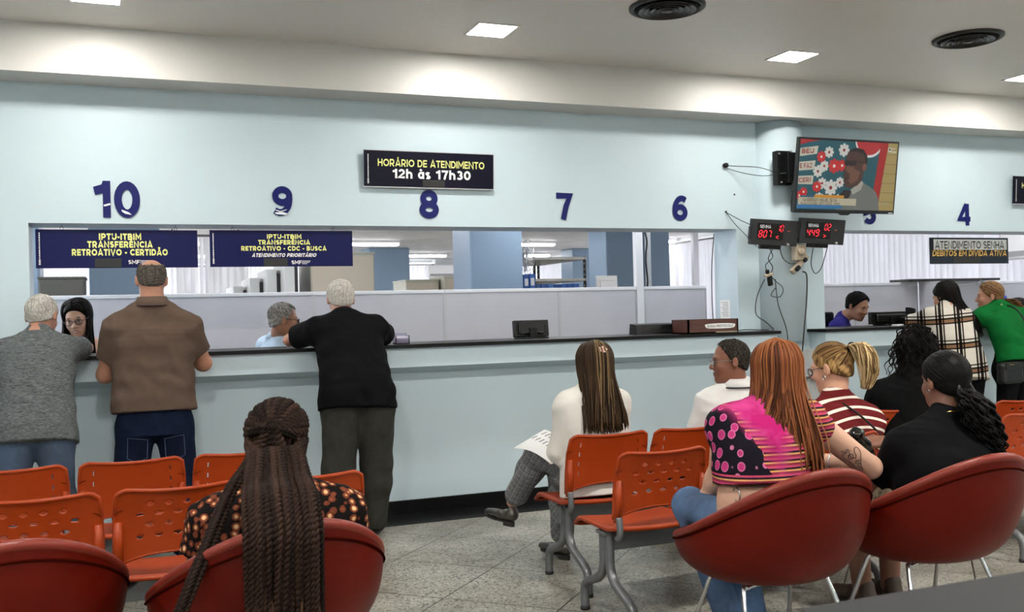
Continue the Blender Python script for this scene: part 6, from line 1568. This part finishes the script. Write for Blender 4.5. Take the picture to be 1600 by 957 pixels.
# --- woman in black with the low ponytail
t = M_pattern('cream_print'); t.col(t.ramp(t.noise(t.coord('Object'), 22, 3, .6), [(.42, '#b5a98e'), (.55, '#a39a82'), (.62, '#6a6650')])); M_cream = t.m
def black_print(nm):
    t = M_pattern(nm); t.col(lin('#0b0b0d')); return t.m
I = figure('woman in black T-shirt with long black ponytail holding a black plastic bag', (3.11, 3.12), -.1,
    dict(pel=(0, .0, .54), sp=(0, -.01, .70), nb=(.06, .02, .90), shL=(-.12, .06, .79), shR=(.21, -.02, .815), elL=(-.15, .20, .60), elR=(.26, .16, .63), wrL=(-.16, .40, .585), wrR=(.09, .40, .75),
         hipL=(-.10, .03, .53), hipR=(.10, .03, .53), knL=(-.09, .43, .57), knR=(.13, .44, .57), anL=(-.02, .46, .085), anR=(.14, .46, .085)),
    [((.0, -.02, .52), .215, .165), ((.0, -.02, .62), .21, .16), ((.02, -.01, .72), .215, .145), ((.03, .01, .80), .2, .115), ((.05, .02, .865), .1, .075)],
    ((.085, .045, 1.045), .0, .05, .0), 'brown', m_cloth('black_tee', '#0c0c0e', .3), None, None, None, .82, (.07, .07), dict(up=.052, el=.044, wr=.03), hands=dict(L=dict(d=(.2, .8, -.1), nrm=(0, 0, 1), curl=.7), R=dict(d=(-.85, .3, .05), nrm=(.1, -.5, .8), curl=1.0)), shoes=mat('sandal_tan', '#3a2a20', .6), wr=(.005, 26), neck_r=.05, vox=.005, leg_r=(.085, .062, .042), head_kw=dict(lips='#6a3a34', brow='#120d0b'))
s = Sdf(); W = I['W']; s.loft([(I['loc']((0, -.05, .53)), .20, .13), (I['loc']((0, .08, .555)), .205, .115), (I['loc']((.01, .26, .575)), .195, .10), (I['loc']((.02, .42, .575)), .18, .095)], (1, 0, 0)); s.wrinkle(.005, 24, 4); add(I, s.build('skirt', M_cream, I['t'], .006))
add(I, cap(I['c'], I['F'], 1.02, .013, .058, nape=-.075, col='#070707', col2='#121111', rough=.001, seed=9, parent=I['t'], m=M_hair))
tie = I['c'] - I['F'][1] * .10 + V3(.01, 0, -.03)
swept(I, tie, 130, .0042, ('#050505', '#131212'), 33, .014, lo=.2)
tail(I, tie, 120, [tie, tie + V3(.02, -.035, -.05), tie + V3(.05, -.05, -.14), tie + V3(.09, -.05, -.22), tie + V3(.12, -.05, -.285)], .006, .075, ('#050505', '#161414'), 34, .008, curl=.006)
hs = MB(); hs.tube([tie + V3(.035 * math.cos(a), -.01 + .015 * math.sin(a), .03 * math.sin(a)) for a in [i * PI / 8 for i in range(16)]], .009, 6, closed=True); add(I, hs.build('hair_tie', M_blk, I['t']))
er = MB(); ep = I['c'] - I['F'][0] * .085 - V3(0, 0, .035); er.tube([ep + V3(0, .008 * math.cos(a), .008 * math.sin(a)) for a in [i * PI / 6 for i in range(12)]], .002, 5, closed=True); add(I, er.build('earring', mat('silver', '#c9c9cc', .2, .9), I['t']))
nk = MB(); nb = I['W']['nb']; nk.tube([nb + V3(.057 * math.cos(a), .057 * math.sin(a), .02 - .012 * math.sin(a)) for a in [i * PI / 14 for i in range(28)]], .002, 5, closed=True); add(I, nk.build('necklace', mat('gold', '#b8965a', .25, .9), I['t']))
pt = Sdf(); q0 = I['W']['wrR']; pt.cone(q0 + V3(-.11, .02, .0), q0 + V3(-.10, .05, -.09), .034, .058, .03); pt.cone(q0 + V3(-.10, .05, -.09), q0 + V3(-.06, .07, -.15), .06, .05, .03); pt.cone(q0 + V3(-.11, .02, .0), q0 + V3(-.16, .01, .045), .02, .034, .02); pt.wrinkle(.011, 70, 3)
MBAG = NT('black_plastic_film'); MBAG.set(Roughness=.14); MBAG.col(lin('#0a0a0b')); o = link('plastic_bag', pt.mesh('plastic_bag', MBAG.m, .005, '#0a0a0b')); tag(o, 'crumpled shiny black plastic bag held by the woman in black', 'bag')

# --- ponytailed woman in the striped shirt
t = M_pattern('maroon_stripes'); sx = t.n('SeparateXYZ'); t.l(t.coord('Object'), sx.inputs[0])
xx = t.math('SUBTRACT', sx.outputs[0], 3.3); zz = t.math('ADD', sx.outputs[2], t.math('MULTIPLY', t.math('MULTIPLY', xx, xx), 1.1))
fr = t.math('FRACT', t.math('ADD', t.math('DIVIDE', zz, .047), 10.42))
t.col(t.ramp(fr, [(0, '#d8cfc2'), (.24, '#d8cfc2'), (.26, '#5e1c1e'), (1, '#5e1c1e')], 'CONSTANT')); M_strp = t.m
I = figure('woman with blond ponytail and glasses in maroon striped shirt', (3.275, 3.93), .15,
    dict(pel=(-.03, .03, .53), sp=(-.02, .0, .70), nb=(.0, .01, .92), shL=(-.15, .02, .815), shR=(.165, -.03, .81), elL=(-.2, .12, .60), elR=(.22, .08, .60), wrL=(-.1, .32, .56), wrR=(.08, .32, .56),
         hipL=(-.12, .06, .515), hipR=(.06, .06, .515), knL=(-.14, .46, .50), knR=(.08, .46, .50), anL=(-.14, .46, .08), anR=(.08, .46, .08)),
    [((-.02, .0, .45), .215, .165), ((-.02, -.01, .57), .21, .165), ((0, -.01, .70), .205, .15), ((0, .0, .80), .185, .12), ((.0, .01, .88), .105, .08)],
    ((-.0, .04, 1.065), .28, .22, .0), 'light', M_strp, None, m_cloth('navy_trousers', '#1d2230'), dict(hip=(.19, .15), rt=.09, rk=.07, ra=.06, seat=1), .8, (.07, .068), hands=dict(L=dict(d=(.5, .6, -.1), nrm=(0, 0, 1), curl=.6), R=dict(d=(-.5, .6, -.1), nrm=(0, 0, 1), curl=.6)), shoes=M_shoeb, wr=(.0035, 26), neck_r=.05, vox=.005, head_kw=dict(brow='#4a3626'))
add(I, cap(I['c'], I['F'], 1.02, .011, .06, nape=-.07, col='#4a3420', col2='#a58455', rough=.001, seed=15, parent=I['t'], m=M_hair))
tie = I['c'] - I['F'][1] * .103 + V3(0, 0, .085)
swept(I, tie, 110, .0042, ('#2c1d12', '#8a6a42'), 41, .012, lo=.2)
tail(I, tie, 200, [tie, tie + V3(.03, -.035, .008), tie + V3(.055, -.05, -.05), tie + V3(.065, -.05, -.13), tie + V3(.05, -.04, -.21)], .0036, .06, ('#54381e', '#dcc090'), 42, .008)
hs = MB(); hs.tube([tie + V3(.018 * math.cos(a), -.008, .018 * math.sin(a)) for a in [i * PI / 8 for i in range(16)]], .008, 6, closed=True); add(I, hs.build('hair_tie', M_blk, I['t']))
glasses(I['t'], I['c'], I['F'], '#1d1a1c'); [add(I, o) for o in I['t'].children if o.name.startswith('glasses')]
er = MB(); ep = I['c'] - I['F'][0] * .085 - V3(0, 0, .04); er.tube([ep + V3(0, .011 * math.cos(a), .011 * math.sin(a)) for a in [i * PI / 6 for i in range(12)]], .0025, 5, closed=True); add(I, er.build('earring', mat('silver', '#c9c9cc', .2, .9), I['t']))
st = MB(); st.tube(spline([(3.2, 4.03, .86), (3.245, 3.93, .905), (3.275, 3.84, .875), (3.355, 3.77, .78), (3.455, 3.765, .66)], 6), .006, 6); add(I, st.build('bag_strap', M_blk, I['t']))

# --- person with loose black curls
I = figure('person in black with long loose black curls on the right-hand bench', (4.21, 4.5), .1,
    dict(pel=(-.05, .03, .53), sp=(-.02, .0, .70), nb=(.08, .02, .95), shL=(-.13, .03, .85), shR=(.2, .0, .85), elL=(-.2, .12, .62), elR=(.26, .12, .62), wrL=(-.1, .32, .58), wrR=(.1, .32, .58),
         hipL=(-.13, .06, .515), hipR=(.05, .06, .515), knL=(-.14, .46, .50), knR=(.06, .46, .50), anL=(-.14, .46, .08), anR=(.06, .46, .08)),
    [((-.03, .0, .45), .2, .15), ((-.02, .0, .58), .195, .15), ((.01, .0, .72), .19, .135), ((.04, .0, .84), .18, .11), ((.07, .01, .92), .09, .07)],
    ((.14, .05, 1.115), .0, .1, .05), 'tan', m_cloth('black_knit', '#0b0b0c', .3), None, M_blackc, dict(hip=(.18, .14), rt=.09, rk=.07, ra=.06, seat=1), 1.95, (.065, .058), hands=dict(L=dict(d=(.5, .6, -.1), nrm=(0, 0, 1), curl=.6), R=dict(d=(-.5, .6, -.1), nrm=(0, 0, 1), curl=.6)), shoes=M_shoeb)
s = Sdf(); c = I['c']; s.ell(c + V3(0, -.03, .02), (.112, .108, .1)); s.cone(c + V3(-.01, -.05, -.02), c + V3(-.10, -.08, -.24), .105, .075, .06); s.cut(c + I['F'][1] * .06, I['F'][1]); s.wrinkle(.012, 60, 2)
add(I, s.build('hair', M_hairm, I['t'], .006, '#060505', None, ('#110f0e', 200, 3)))
rr = random.Random(8); mb = MB(); cl = []
for i in range(150):
    a = rr.uniform(-1.9, 1.9); e = rr.uniform(-.2, 1.3); p = scalp(I, a, e, .03); L = rr.uniform(.12, .34); out = unit(V3(p[0] - c[0], p[1] - c[1], 0)); S = []
    ph = rr.uniform(0, 6); n = int(L / .012)
    for k in range(n):
        t = k / n; q = p + out * (.03 * math.sin(min(1, t * 2) * PI / 2)) + V3(-.09 * t * (1 if p[2] < c[2] + .06 else .6), -.02 * t, -L * t + .012 * math.sin(t * PI)); S.append(q + V3(math.cos(ph + k * .95), math.sin(ph + k * .95), 0) * .011)
    hair_lock(mb, cl, S[::1], .0042, mixc('#040404', '#161413', rr.random()), 4)
add(I, finish_hair(mb, cl, 'curls', I['t'], M_hairm))
# --- braided woman in the foreground
t = M_pattern('spotted_print'); vo = t.n('TexVoronoi'); t.l(t.coord('Object'), vo.inputs['Vector']); vo.inputs['Scale'].default_value = 34; vo.inputs['Randomness'].default_value = .7
wob = t.noise(t.coord('Object'), 60, 2); dd = t.math('ADD', vo.outputs['Distance'], t.math('MULTIPLY', t.math('SUBTRACT', wob, .5), .28))
t.col(t.ramp(dd, [(0, '#d2b48e'), (.24, '#b98a60'), (.29, '#6a3824'), (.46, '#5a2c1e'), (.5, '#0c0909'), (1, '#100c0c')], 'LINEAR')); M_leo = t.m
I = figure('woman with long dark braids in a spotted dress seated in the foreground', (.45, 3.28), .12,
    dict(pel=(0, .0, .54), sp=(0, -.01, .66), nb=(.01, .0, .845), shL=(-.185, .01, .745), shR=(.20, -.01, .745), elL=(-.25, .06, .56), elR=(.265, .05, .56), wrL=(-.1, .3, .54), wrR=(.1, .3, .54),
         hipL=(-.1, .04, .53), hipR=(.1, .04, .53), knL=(-.13, .42, .54), knR=(.13, .42, .54), anL=(-.13, .40, .08), anR=(.13, .40, .08)),
    [((0, -.01, .50), .23, .17), ((0, -.01, .60), .225, .165), ((0, .0, .69), .22, .145), ((.005, .0, .765), .2, .115), ((.01, .0, .815), .11, .08)],
    ((.015, .03, .972), -.42, .05, .0), 'brown', M_leo, dict(name='dress'), m_cloth('dark_trousers', '#23242a'), dict(hip=(.2, .16), rt=.1, rk=.075, ra=.06, seat=1), .62, (.088, .082), dict(up=.055, el=.046, wr=.03), hands=dict(L=dict(d=(.5, .6, -.1), nrm=(0, 0, 1), curl=.6), R=dict(d=(-.5, .6, -.1), nrm=(0, 0, 1), curl=.6)), shoes=M_shoeb, sh_r=.075, neck_r=.05, vox=.005, head_kw=dict(lips='#5a302a'))
add(I, cap(I['c'], I['F'], 1.03, .012, .06, nape=-.08, col='#17100d', col2='#2a1d17', rough=.002, seed=19, parent=I['t'], name='hair_base'))
def twist(mb, cl, pts, r, col, pitch=.021, n=5, end_fray=True):
    """two-strand twist along pts"""
    S = spline(pts, 10); 
    L = [0.]
    for i in range(1, len(S)): L.append(L[-1] + (S[i] - S[i - 1]).length)
    tot = L[-1]; m = max(8, int(tot / .0042)); Q = []; j = 0
    for k in range(m + 1):
        d = tot * k / m
        while j < len(L) - 2 and L[j + 1] < d: j += 1
        f = (d - L[j]) / max(1e-6, L[j + 1] - L[j]); Q.append(S[j].lerp(S[j + 1], min(1, f)))
    for ph in (0, PI):
        P = []; rr = []; up = Vector((.3, .8, .5))
        for k, p in enumerate(Q):
            t_ = (Q[min(k + 1, m)] - Q[max(k - 1, 0)]).normalized(); a = (up - t_ * up.dot(t_)).normalized(); b = t_.cross(a); up = a
            tp = 1 - .45 * (k / m) ** 2; an = 2 * PI * (tot * k / m) / pitch + ph
            P.append(p + (a * math.cos(an) + b * math.sin(an)) * r * .62 * tp); rr.append(r * .72 * tp)
        rr[-1] *= .3; o = len(mb.v); mb.tube(P, rr, n); cl += [col] * (len(mb.v) - o)
rr = random.Random(77); mb = MB(); cl = []; F, c = I['F'], I['c']; tie = c - F[1] * .118 + F[2] * .045
C1, C2, C3 = '#120b09', '#2e201a', '#4c3629'
bk = -F[1]; bk = unit(V3(bk[0], bk[1], 0)); hr = unit(V3(F[0][0], F[0][1], 0))
# upper braids: from the hairline over the skull to the tie, then over the chair rim and down
W0 = lambda x, y, z: V3(x, y, z)
def drop(x, L, r1, k=0.):
    """from the nape over the rim of the chair and down behind it; x in -1..1 across"""
    y = rr.uniform(0, .02); k += rr.uniform(0, .03); x += rr.uniform(-.06, .06); return [W0(.432 + .076 * x, 3.10 + y, .93 + k), W0(.418 + .088 * x, 2.965 + y, .868 + k), W0(.405 + .094 * x, 2.84 - .3 * k + y * .5, .845 + k), W0(.398 + .096 * x, 2.762 - .6 * k, .79 + k * .3), W0(.393 + .096 * x + r1 * .3, 2.752 - .5 * k, .70), W0(.388 + .094 * x + r1, 2.77 - .3 * k, .84 - L)]
up = swept(I, tie, 24, add_locks=False, seed=5, off=.021, span=1.05)
for i, p in enumerate(up):
    x = -1 + 2 * (i + .5) / 24; ed = tie + hr * x * .02 + bk * (.012 + .006 * (i % 2)) + V3(0, 0, .004 * (i % 3))
    twist(mb, cl, p[:-1] + [ed, tie + hr * (x * .05) + bk * .03 + V3(0, 0, -.06)] + drop(x * .9, rr.uniform(.36, .5), rr.uniform(-.012, .012), .012), .0112, mixc(C1, C2, rr.random()), .034)
# lower braids: from the lower back of the skull
for i in range(36):
    a = -1.5 + 3.0 * (i + rr.random()) / 36; e = rr.uniform(-.4, .15); x = max(-1.1, min(1.1, a / 1.45 + rr.uniform(-.2, .2)))
    st = scalp(I, a, e, .012); o2 = scalp(I, a, e - .3, .03)
    twist(mb, cl, [st, o2] + drop(x, rr.uniform(.33, .52), rr.uniform(-.02, .02)), .0098, mixc(C1, C3 if rr.random() < .3 else C2, rr.random()), .031)
# a bundle brought over the left side of the chair
for i in range(13):
    q = rr.uniform(-1, 1); q2 = rr.uniform(-1, 1); st = scalp(I, -1.25 + .03 * i, -.1, .012)
    twist(mb, cl, [st, W0(.36 + .01 * q, 3.2, .935), W0(.29 + .012 * q, 3.10 + .012 * q2, .86), W0(.215 + .014 * q, 2.95 + .012 * q2, .745), W0(.155 + .014 * q, 2.865 + .01 * q2, .64), W0(.105 + .012 * q, 2.83 + .01 * q2, .53), W0(.07 + .01 * q, 2.82, .43 - .05 * rr.random())], .009, mixc(C1, C2, rr.random()), .03)
# loose thin ends
for i in range(26):
    x = rr.uniform(-.10, .11); p = W0(.395 + x, 2.745, .68); q = p + V3(rr.uniform(-.03, .03), -.008, -.1); w_ = q + V3(rr.uniform(-.04, .05), .0, -.09)
    hair_lock(mb, cl, [p, q, w_, w_ + V3(rr.uniform(-.04, .04), 0.01, -.06)], .0022, mixc(C2, C3, rr.random()), 4)
add(I, finish_hair(mb, cl, 'braids', I['t'], M_hairm))
mb = MB(); cl = []
for k in (0, 1): twist(mb, cl, [tie + hr * -.075 + bk * (-.01) + V3(0, 0, .0 - .008 * k), tie + hr * -.03 + bk * .022 + V3(0, 0, .014 - .01 * k), tie + hr * .03 + bk * .024 + V3(0, 0, .008 - .01 * k), tie + hr * .08 + bk * -.005 + V3(0, 0, -.02 - .01 * k)], .0075, mixc('#0c0807', '#171009', .5), .024)
add(I, finish_hair(mb, cl, 'tied_braid', I['t'], M_hairm))

# --- woman in the plaid shirt
t = M_pattern('plaid_flannel'); v = t.coord('Object', rot=(0, .06, 0), loc=(-6.3, 0, 0)); sx = t.n('SeparateXYZ'); t.l(v, sx.inputs[0])
def bands(o, per, off, stops): return t.ramp(t.math('FRACT', t.math('ADD', t.math('DIVIDE', o, per), off)), stops, 'CONSTANT')
ST = [(0, '#dad6d0'), (.42, '#1c1817'), (.48, '#8a6a52'), (.60, '#1c1817'), (.67, '#dad6d0'), (.74, '#2a2422'), (.79, '#dad6d0')]
hx = t.math('ADD', t.math('MULTIPLY', sx.outputs[0], .7), t.math('MULTIPLY', sx.outputs[1], -.71))
t.col(t.mix(1., bands(sx.outputs[2], .20, 20.3, ST), bands(hx, .14, 20.1, [(0, '#dedbd6'), (.36, '#1f1a1a'), (.46, '#d8d4cc'), (.52, '#1a1616'), (.68, '#d4d0c8'), (.74, '#2a2424'), (.82, '#dedbd6')]), 'MULTIPLY')); M_plaid = t.m
I = figure('long-haired woman in a plaid flannel shirt leaning on the counter at window 4', (6.36, 6.08), -.1,
    dict(pel=(0, .0, .82), sp=(0, .05, 1.0), nb=(.04, .22, 1.335), shL=(-.155, .2, 1.265), shR=(.18, .17, 1.255), elL=(-.165, .40, 1.225), elR=(.36, .3, 1.14), wrL=(-.06, .52, 1.22), wrR=(.2, .5, 1.22),
         hipL=(-.09, .0, .78), hipR=(.09, .0, .78), knL=(-.1, .04, .43), knR=(.1, .04, .43), anL=(-.1, .0, .075), anR=(.1, .0, .075)),
    [((-.02, -.02, .74), .2, .14), ((-.01, .02, .88), .195, .14), ((0, .08, 1.04), .19, .13), ((.01, .16, 1.18), .195, .115), ((.03, .2, 1.265), .16, .09), ((.04, .215, 1.315), .08, .065)],
    ((.08, .27, 1.425), .25, .35, .12), 'tan', M_plaid, None, M_blackc, dict(hip=(.175, .13), rt=.088, rk=.07, ra=.06), 1.9, (.068, .06), hands=dict(L=dict(d=(.7, .4, 0), nrm=(0, 0, 1), curl=.5), R=dict(d=(-.7, .4, 0), nrm=(0, 0, 1), curl=.5)), shoes=M_shoeb, wr=(.006, 22))
add(I, cap(I['c'], I['F'], 1.02, .013, .065, nape=-.085, col='#080707', col2='#171413', rough=.0015, seed=23, parent=I['t'], name='hair_base', m=M_hair))
long_hair(I, 230, (-1.7, 1.7), .42, .16, .13, .006, ('#050505', '#1c1817'), 61, conv=.5, jit=.05, off=.016, lat=.12)

# --- woman in green
M_green = m_cloth('green_cotton', '#0f5f2b', .08, 10)
I = figure('woman in green T-shirt with sunglasses on her curly hair at window 4', (6.93, 6.08), .25,
    dict(pel=(0, .0, .84), sp=(0, .03, 1.0), nb=(-.02, .16, 1.335), shL=(-.15, .2, 1.25), shR=(.155, .11, 1.265), elL=(-.14, .38, 1.205), elR=(.24, .26, 1.06), wrL=(.05, .5, 1.225), wrR=(.12, .45, 1.225),
         hipL=(-.09, .0, .79), hipR=(.09, .0, .79), knL=(-.11, .04, .43), knR=(.10, .04, .43), anL=(-.11, .0, .075), anR=(.1, .0, .075)),
    [((-.01, -.01, .86), .195, .14), ((0, .02, .98), .18, .14), ((0, .07, 1.1), .185, .135), ((0, .13, 1.22), .18, .11), ((-.01, .155, 1.29), .12, .085), ((-.02, .16, 1.325), .075, .06)],
    ((-.045, .22, 1.42), .58, .05, .0), 'ruddy', M_green, None, m_cloth('black_denim', '#121214', .2), dict(hip=(.185, .14), rt=.092, rk=.07, ra=.055), .7, (.072, .068), hands=dict(L=dict(d=(.7, .4, 0), nrm=(0, 0, 1), curl=.5), R=dict(d=(-.7, .4, 0), nrm=(0, 0, 1), curl=.5)), shoes=M_shoeb, vox=.005, head_kw=dict(brow='#5a4030', lips='#96544a'))
add(I, cap(I['c'], I['F'], 1.02, .012, .055, nape=-.08, col='#44301f', col2='#8a6a48', rough=.004, freq=120, seed=24, parent=I['t'], m=M_hair))
tie = I['c'] - I['F'][1] * .10 + V3(.02, 0, -.035)
swept(I, tie, 90, .0045, ('#3c281c', '#8a6645'), 64, .013, lo=.2)
tail(I, tie, 90, [tie, tie + V3(.05, -.03, -.01), tie + V3(.095, -.04, -.06), tie + V3(.12, -.04, -.125)], .005, .06, ('#402a1e', '#86603f'), 63, .006, 'ponytail', .012)
hs = MB(); hs.tube([tie + V3(.012 * math.cos(a), -.005, .026 * math.sin(a)) for a in [i * PI / 8 for i in range(16)]], .012, 6, closed=True); add(I, hs.build('scrunchie', mat('scrunchie_blue', '#2a49b8', .6), I['t']))
g0 = set(I['t'].children); o = glasses(I['t'], I['c'] + I['F'][2] * .07 - I['F'][1] * .012, head_frame(.25 + .58, -.6), '#2a1d18'); add(I, o); o.name = 'sunglasses'
st = MB(); st.tube(spline([I['loc'](p) for p in ((-.03, .22, 1.345), (.03, .05, 1.325), (.03, -.06, 1.2), (.02, -.125, 1.0), (-.02, -.15, .88), (-.12, -.13, .84))], 6), .007, 6); add(I, st.build('bag_strap', M_blk, I['t']))
bg = thing('shoulder_bag', 'small black shoulder bag at the hip of the woman in green', 'bag', (6.72, 5.95, .79)); MB().box((-.13, -.04, -.09), (.1, .05, .09), bev=.03).build('body', mat('black_bag', '#0d0d0e', .4), bg); MB().box((-.11, -.046, .03), (.08, -.038, .09), bev=.003).build('flap', mat('black_bag', '#0d0d0e', .4), bg); MB().box((-.08, -.05, .07), (-.03, -.045, .076)).build('zip', mat('gold', '#b8965a', .25, .9), bg)

# --- staff behind the counter; they sit on high stools
def staff(label, root, yaw, headc, hd, skin, top, zs, **kw):
    """seated clerk: zs = shoulder height"""
    x, y = root; dz = zs - .9; f = Matrix.Rotation(yaw, 3, 'Z'); L = lambda a, b, c: tuple(f @ Vector((a, b, 0)) + Vector((0, 0, c)))
    J = dict(pel=L(0, 0, .53 + dz), sp=L(0, 0, .70 + dz), nb=L(0, .02, .965 + dz), shL=L(-.15, 0, .895 + dz), shR=L(.15, 0, .895 + dz), elL=L(-.2, .1, .66 + dz), elR=L(.2, .1, .66 + dz), wrL=L(-.12, .27, .70 + dz), wrR=L(.12, .27, .70 + dz),
             hipL=L(-.09, .05, .515 + dz), hipR=L(.09, .05, .515 + dz), knL=L(-.1, .35, .50 + dz), knR=L(.1, .35, .50 + dz), anL=L(-.1, .3, .1 + dz), anR=L(.1, .3, .1 + dz))
    T = [(L(0, 0, .45 + dz), .18, .14), (L(0, 0, .58 + dz), .175, .14), (L(0, 0, .72 + dz), .175, .125), (L(0, 0, .83 + dz), .17, .11), (L(0, .01, .90 + dz), .13, .085), (L(0, .02, .945 + dz), .075, .06)]
    I = figure(label, root, yaw, J, T, (tuple(np.array(headc) - V3(x, y, 0)), hd[0] - yaw, hd[1], hd[2]), skin, top, None, m_cloth('dark_trousers', '#23242a'), dict(hip=(.17, .13), rt=.085, rk=.066, ra=.055, seat=1),
               shoes=M_shoeb, vox=.0055, hands=dict(L=dict(d=L(.3, .8, 0), nrm=(0, 0, 1), curl=.4), R=dict(d=L(-.3, .8, 0), nrm=(0, 0, 1), curl=.4)), **kw)
    if 'purple' in label: return I
    st = thing('office_stool', 'dark stool under the ' + ' '.join(label.split()[:7]), 'stool', (x, y, 0)); MB().lathe([(.17, .40 + dz), (.18, .42 + dz), (.17, .45 + dz)], 24).build('seat', M_blk, st); MB().tube([(0, 0, .03), (0, 0, .41 + dz)], .025, 10).build('column', M_gst, st); MB().lathe([(.22, 0), (.22, .02), (.04, .04)], 20).build('stand_base', M_blk, st)
    return I
I = staff('young smiling clerk with long black hair and glasses behind window 10', (-.27, 7.3), PI + .05, (-.29, 7.18, 1.425), (PI - .2, .3, .12), 'pale', m_cloth('dark_red_top', '#2a1418'), 1.225, sleeve_to=.05, sleeve_r=(.03, .03), sh_r=.045, neck_r=.045, skin_scale=.95, head_kw=dict(smile=.9, brow='#15100e', lips='#8c3a3a'))
add(I, cap(I['c'], I['F'], 1.02, .013, .06, nape=-.08, col='#070606', col2='#141110', rough=.001, seed=31, parent=I['t'], name='hair_base', m=M_hair))
long_hair(I, 120, (-2.15, 2.15), .44, .09, .05, .007, ('#050404', '#151211'), 71, conv=1.1, jit=.03, off=.015, fwd=.12, front=.065)
bm = bmesh.new(); bm.from_mesh(I['top'].data); bmesh.ops.delete(bm, geom=[v for v in bm.verts if v.co.z > 1.15], context='VERTS'); bm.to_mesh(I['top'].data); bm.free()
glasses(I['t'], I['c'], I['F'], '#4a3a34'); [add(I, o) for o in I['t'].children if o.name.startswith('glasses')]
M_ltb = m_cloth('light_blue_shirt', '#b5c8d8', .05)
I = staff('grey-haired clerk with dark glasses in light blue shirt behind window 9', (1.02, 7.28), -1.3, (1.065, 7.15, 1.375), (-1.52, .12, 0), 'tan', M_ltb, 1.19, sleeve_to=1.6, sleeve_r=(.068, .06), head_kw=dict(brow='#3a322e', lips='#6a3e36'))
add(I, cap(I['c'], I['F'], 1., .012, .036, nape=-.075, col='#6d6a66', col2='#a5a29d', rough=.004, freq=140, seed=32, parent=I['t']))
short_hair(I, 420, ('#55524e', '#b5b2ad'), 132, .035, .0024, .0145, .036, -.075)
glasses(I['t'], I['c'], I['F'], '#0d0c0c'); [add(I, o) for o in I['t'].children if o.name.startswith('glasses')]
collar(I, .07, M_ltb, .005, .045)
I = staff('young clerk in purple T-shirt looking down behind window 5', (6.08, 7.25), -2.4, (6.165, 7.1, 1.365), (-2.85, .4, 0), '#8f6753', m_cloth('purple_tee', '#292668', .1), 1.19, sleeve_to=.75, sleeve_r=(.07, .068), head_kw=dict(brow='#0d0908', lips='#7a463e'))
add(I, cap(I['c'], I['F'], 1., .016, .045, nape=-.045, col='#060505', col2='#121010', rough=.004, freq=200, seed=33, parent=I['t']))
short_hair(I, 420, ('#040404', '#161413'), 133, .016, .0028, .0175, .045, -.045)
I = staff('dark-haired clerk partly hidden behind the woman in green', (8.2, 7.3), 1.2, (8.17, 7.15, 1.275), (1.2, .1, 0), 'light', m_cloth('grey_top', '#4a4c50'), 1.09, sleeve_to=.75)
add(I, cap(I['c'], I['F'], 1.02, .016, .06, nape=-.08, col='#0a0909', col2='#191615', rough=.002, seed=34, parent=I['t'], m=M_hair))
glasses(I['t'], I['c'], I['F'], '#0d0c0c'); [add(I, o) for o in I['t'].children if o.name.startswith('glasses')]
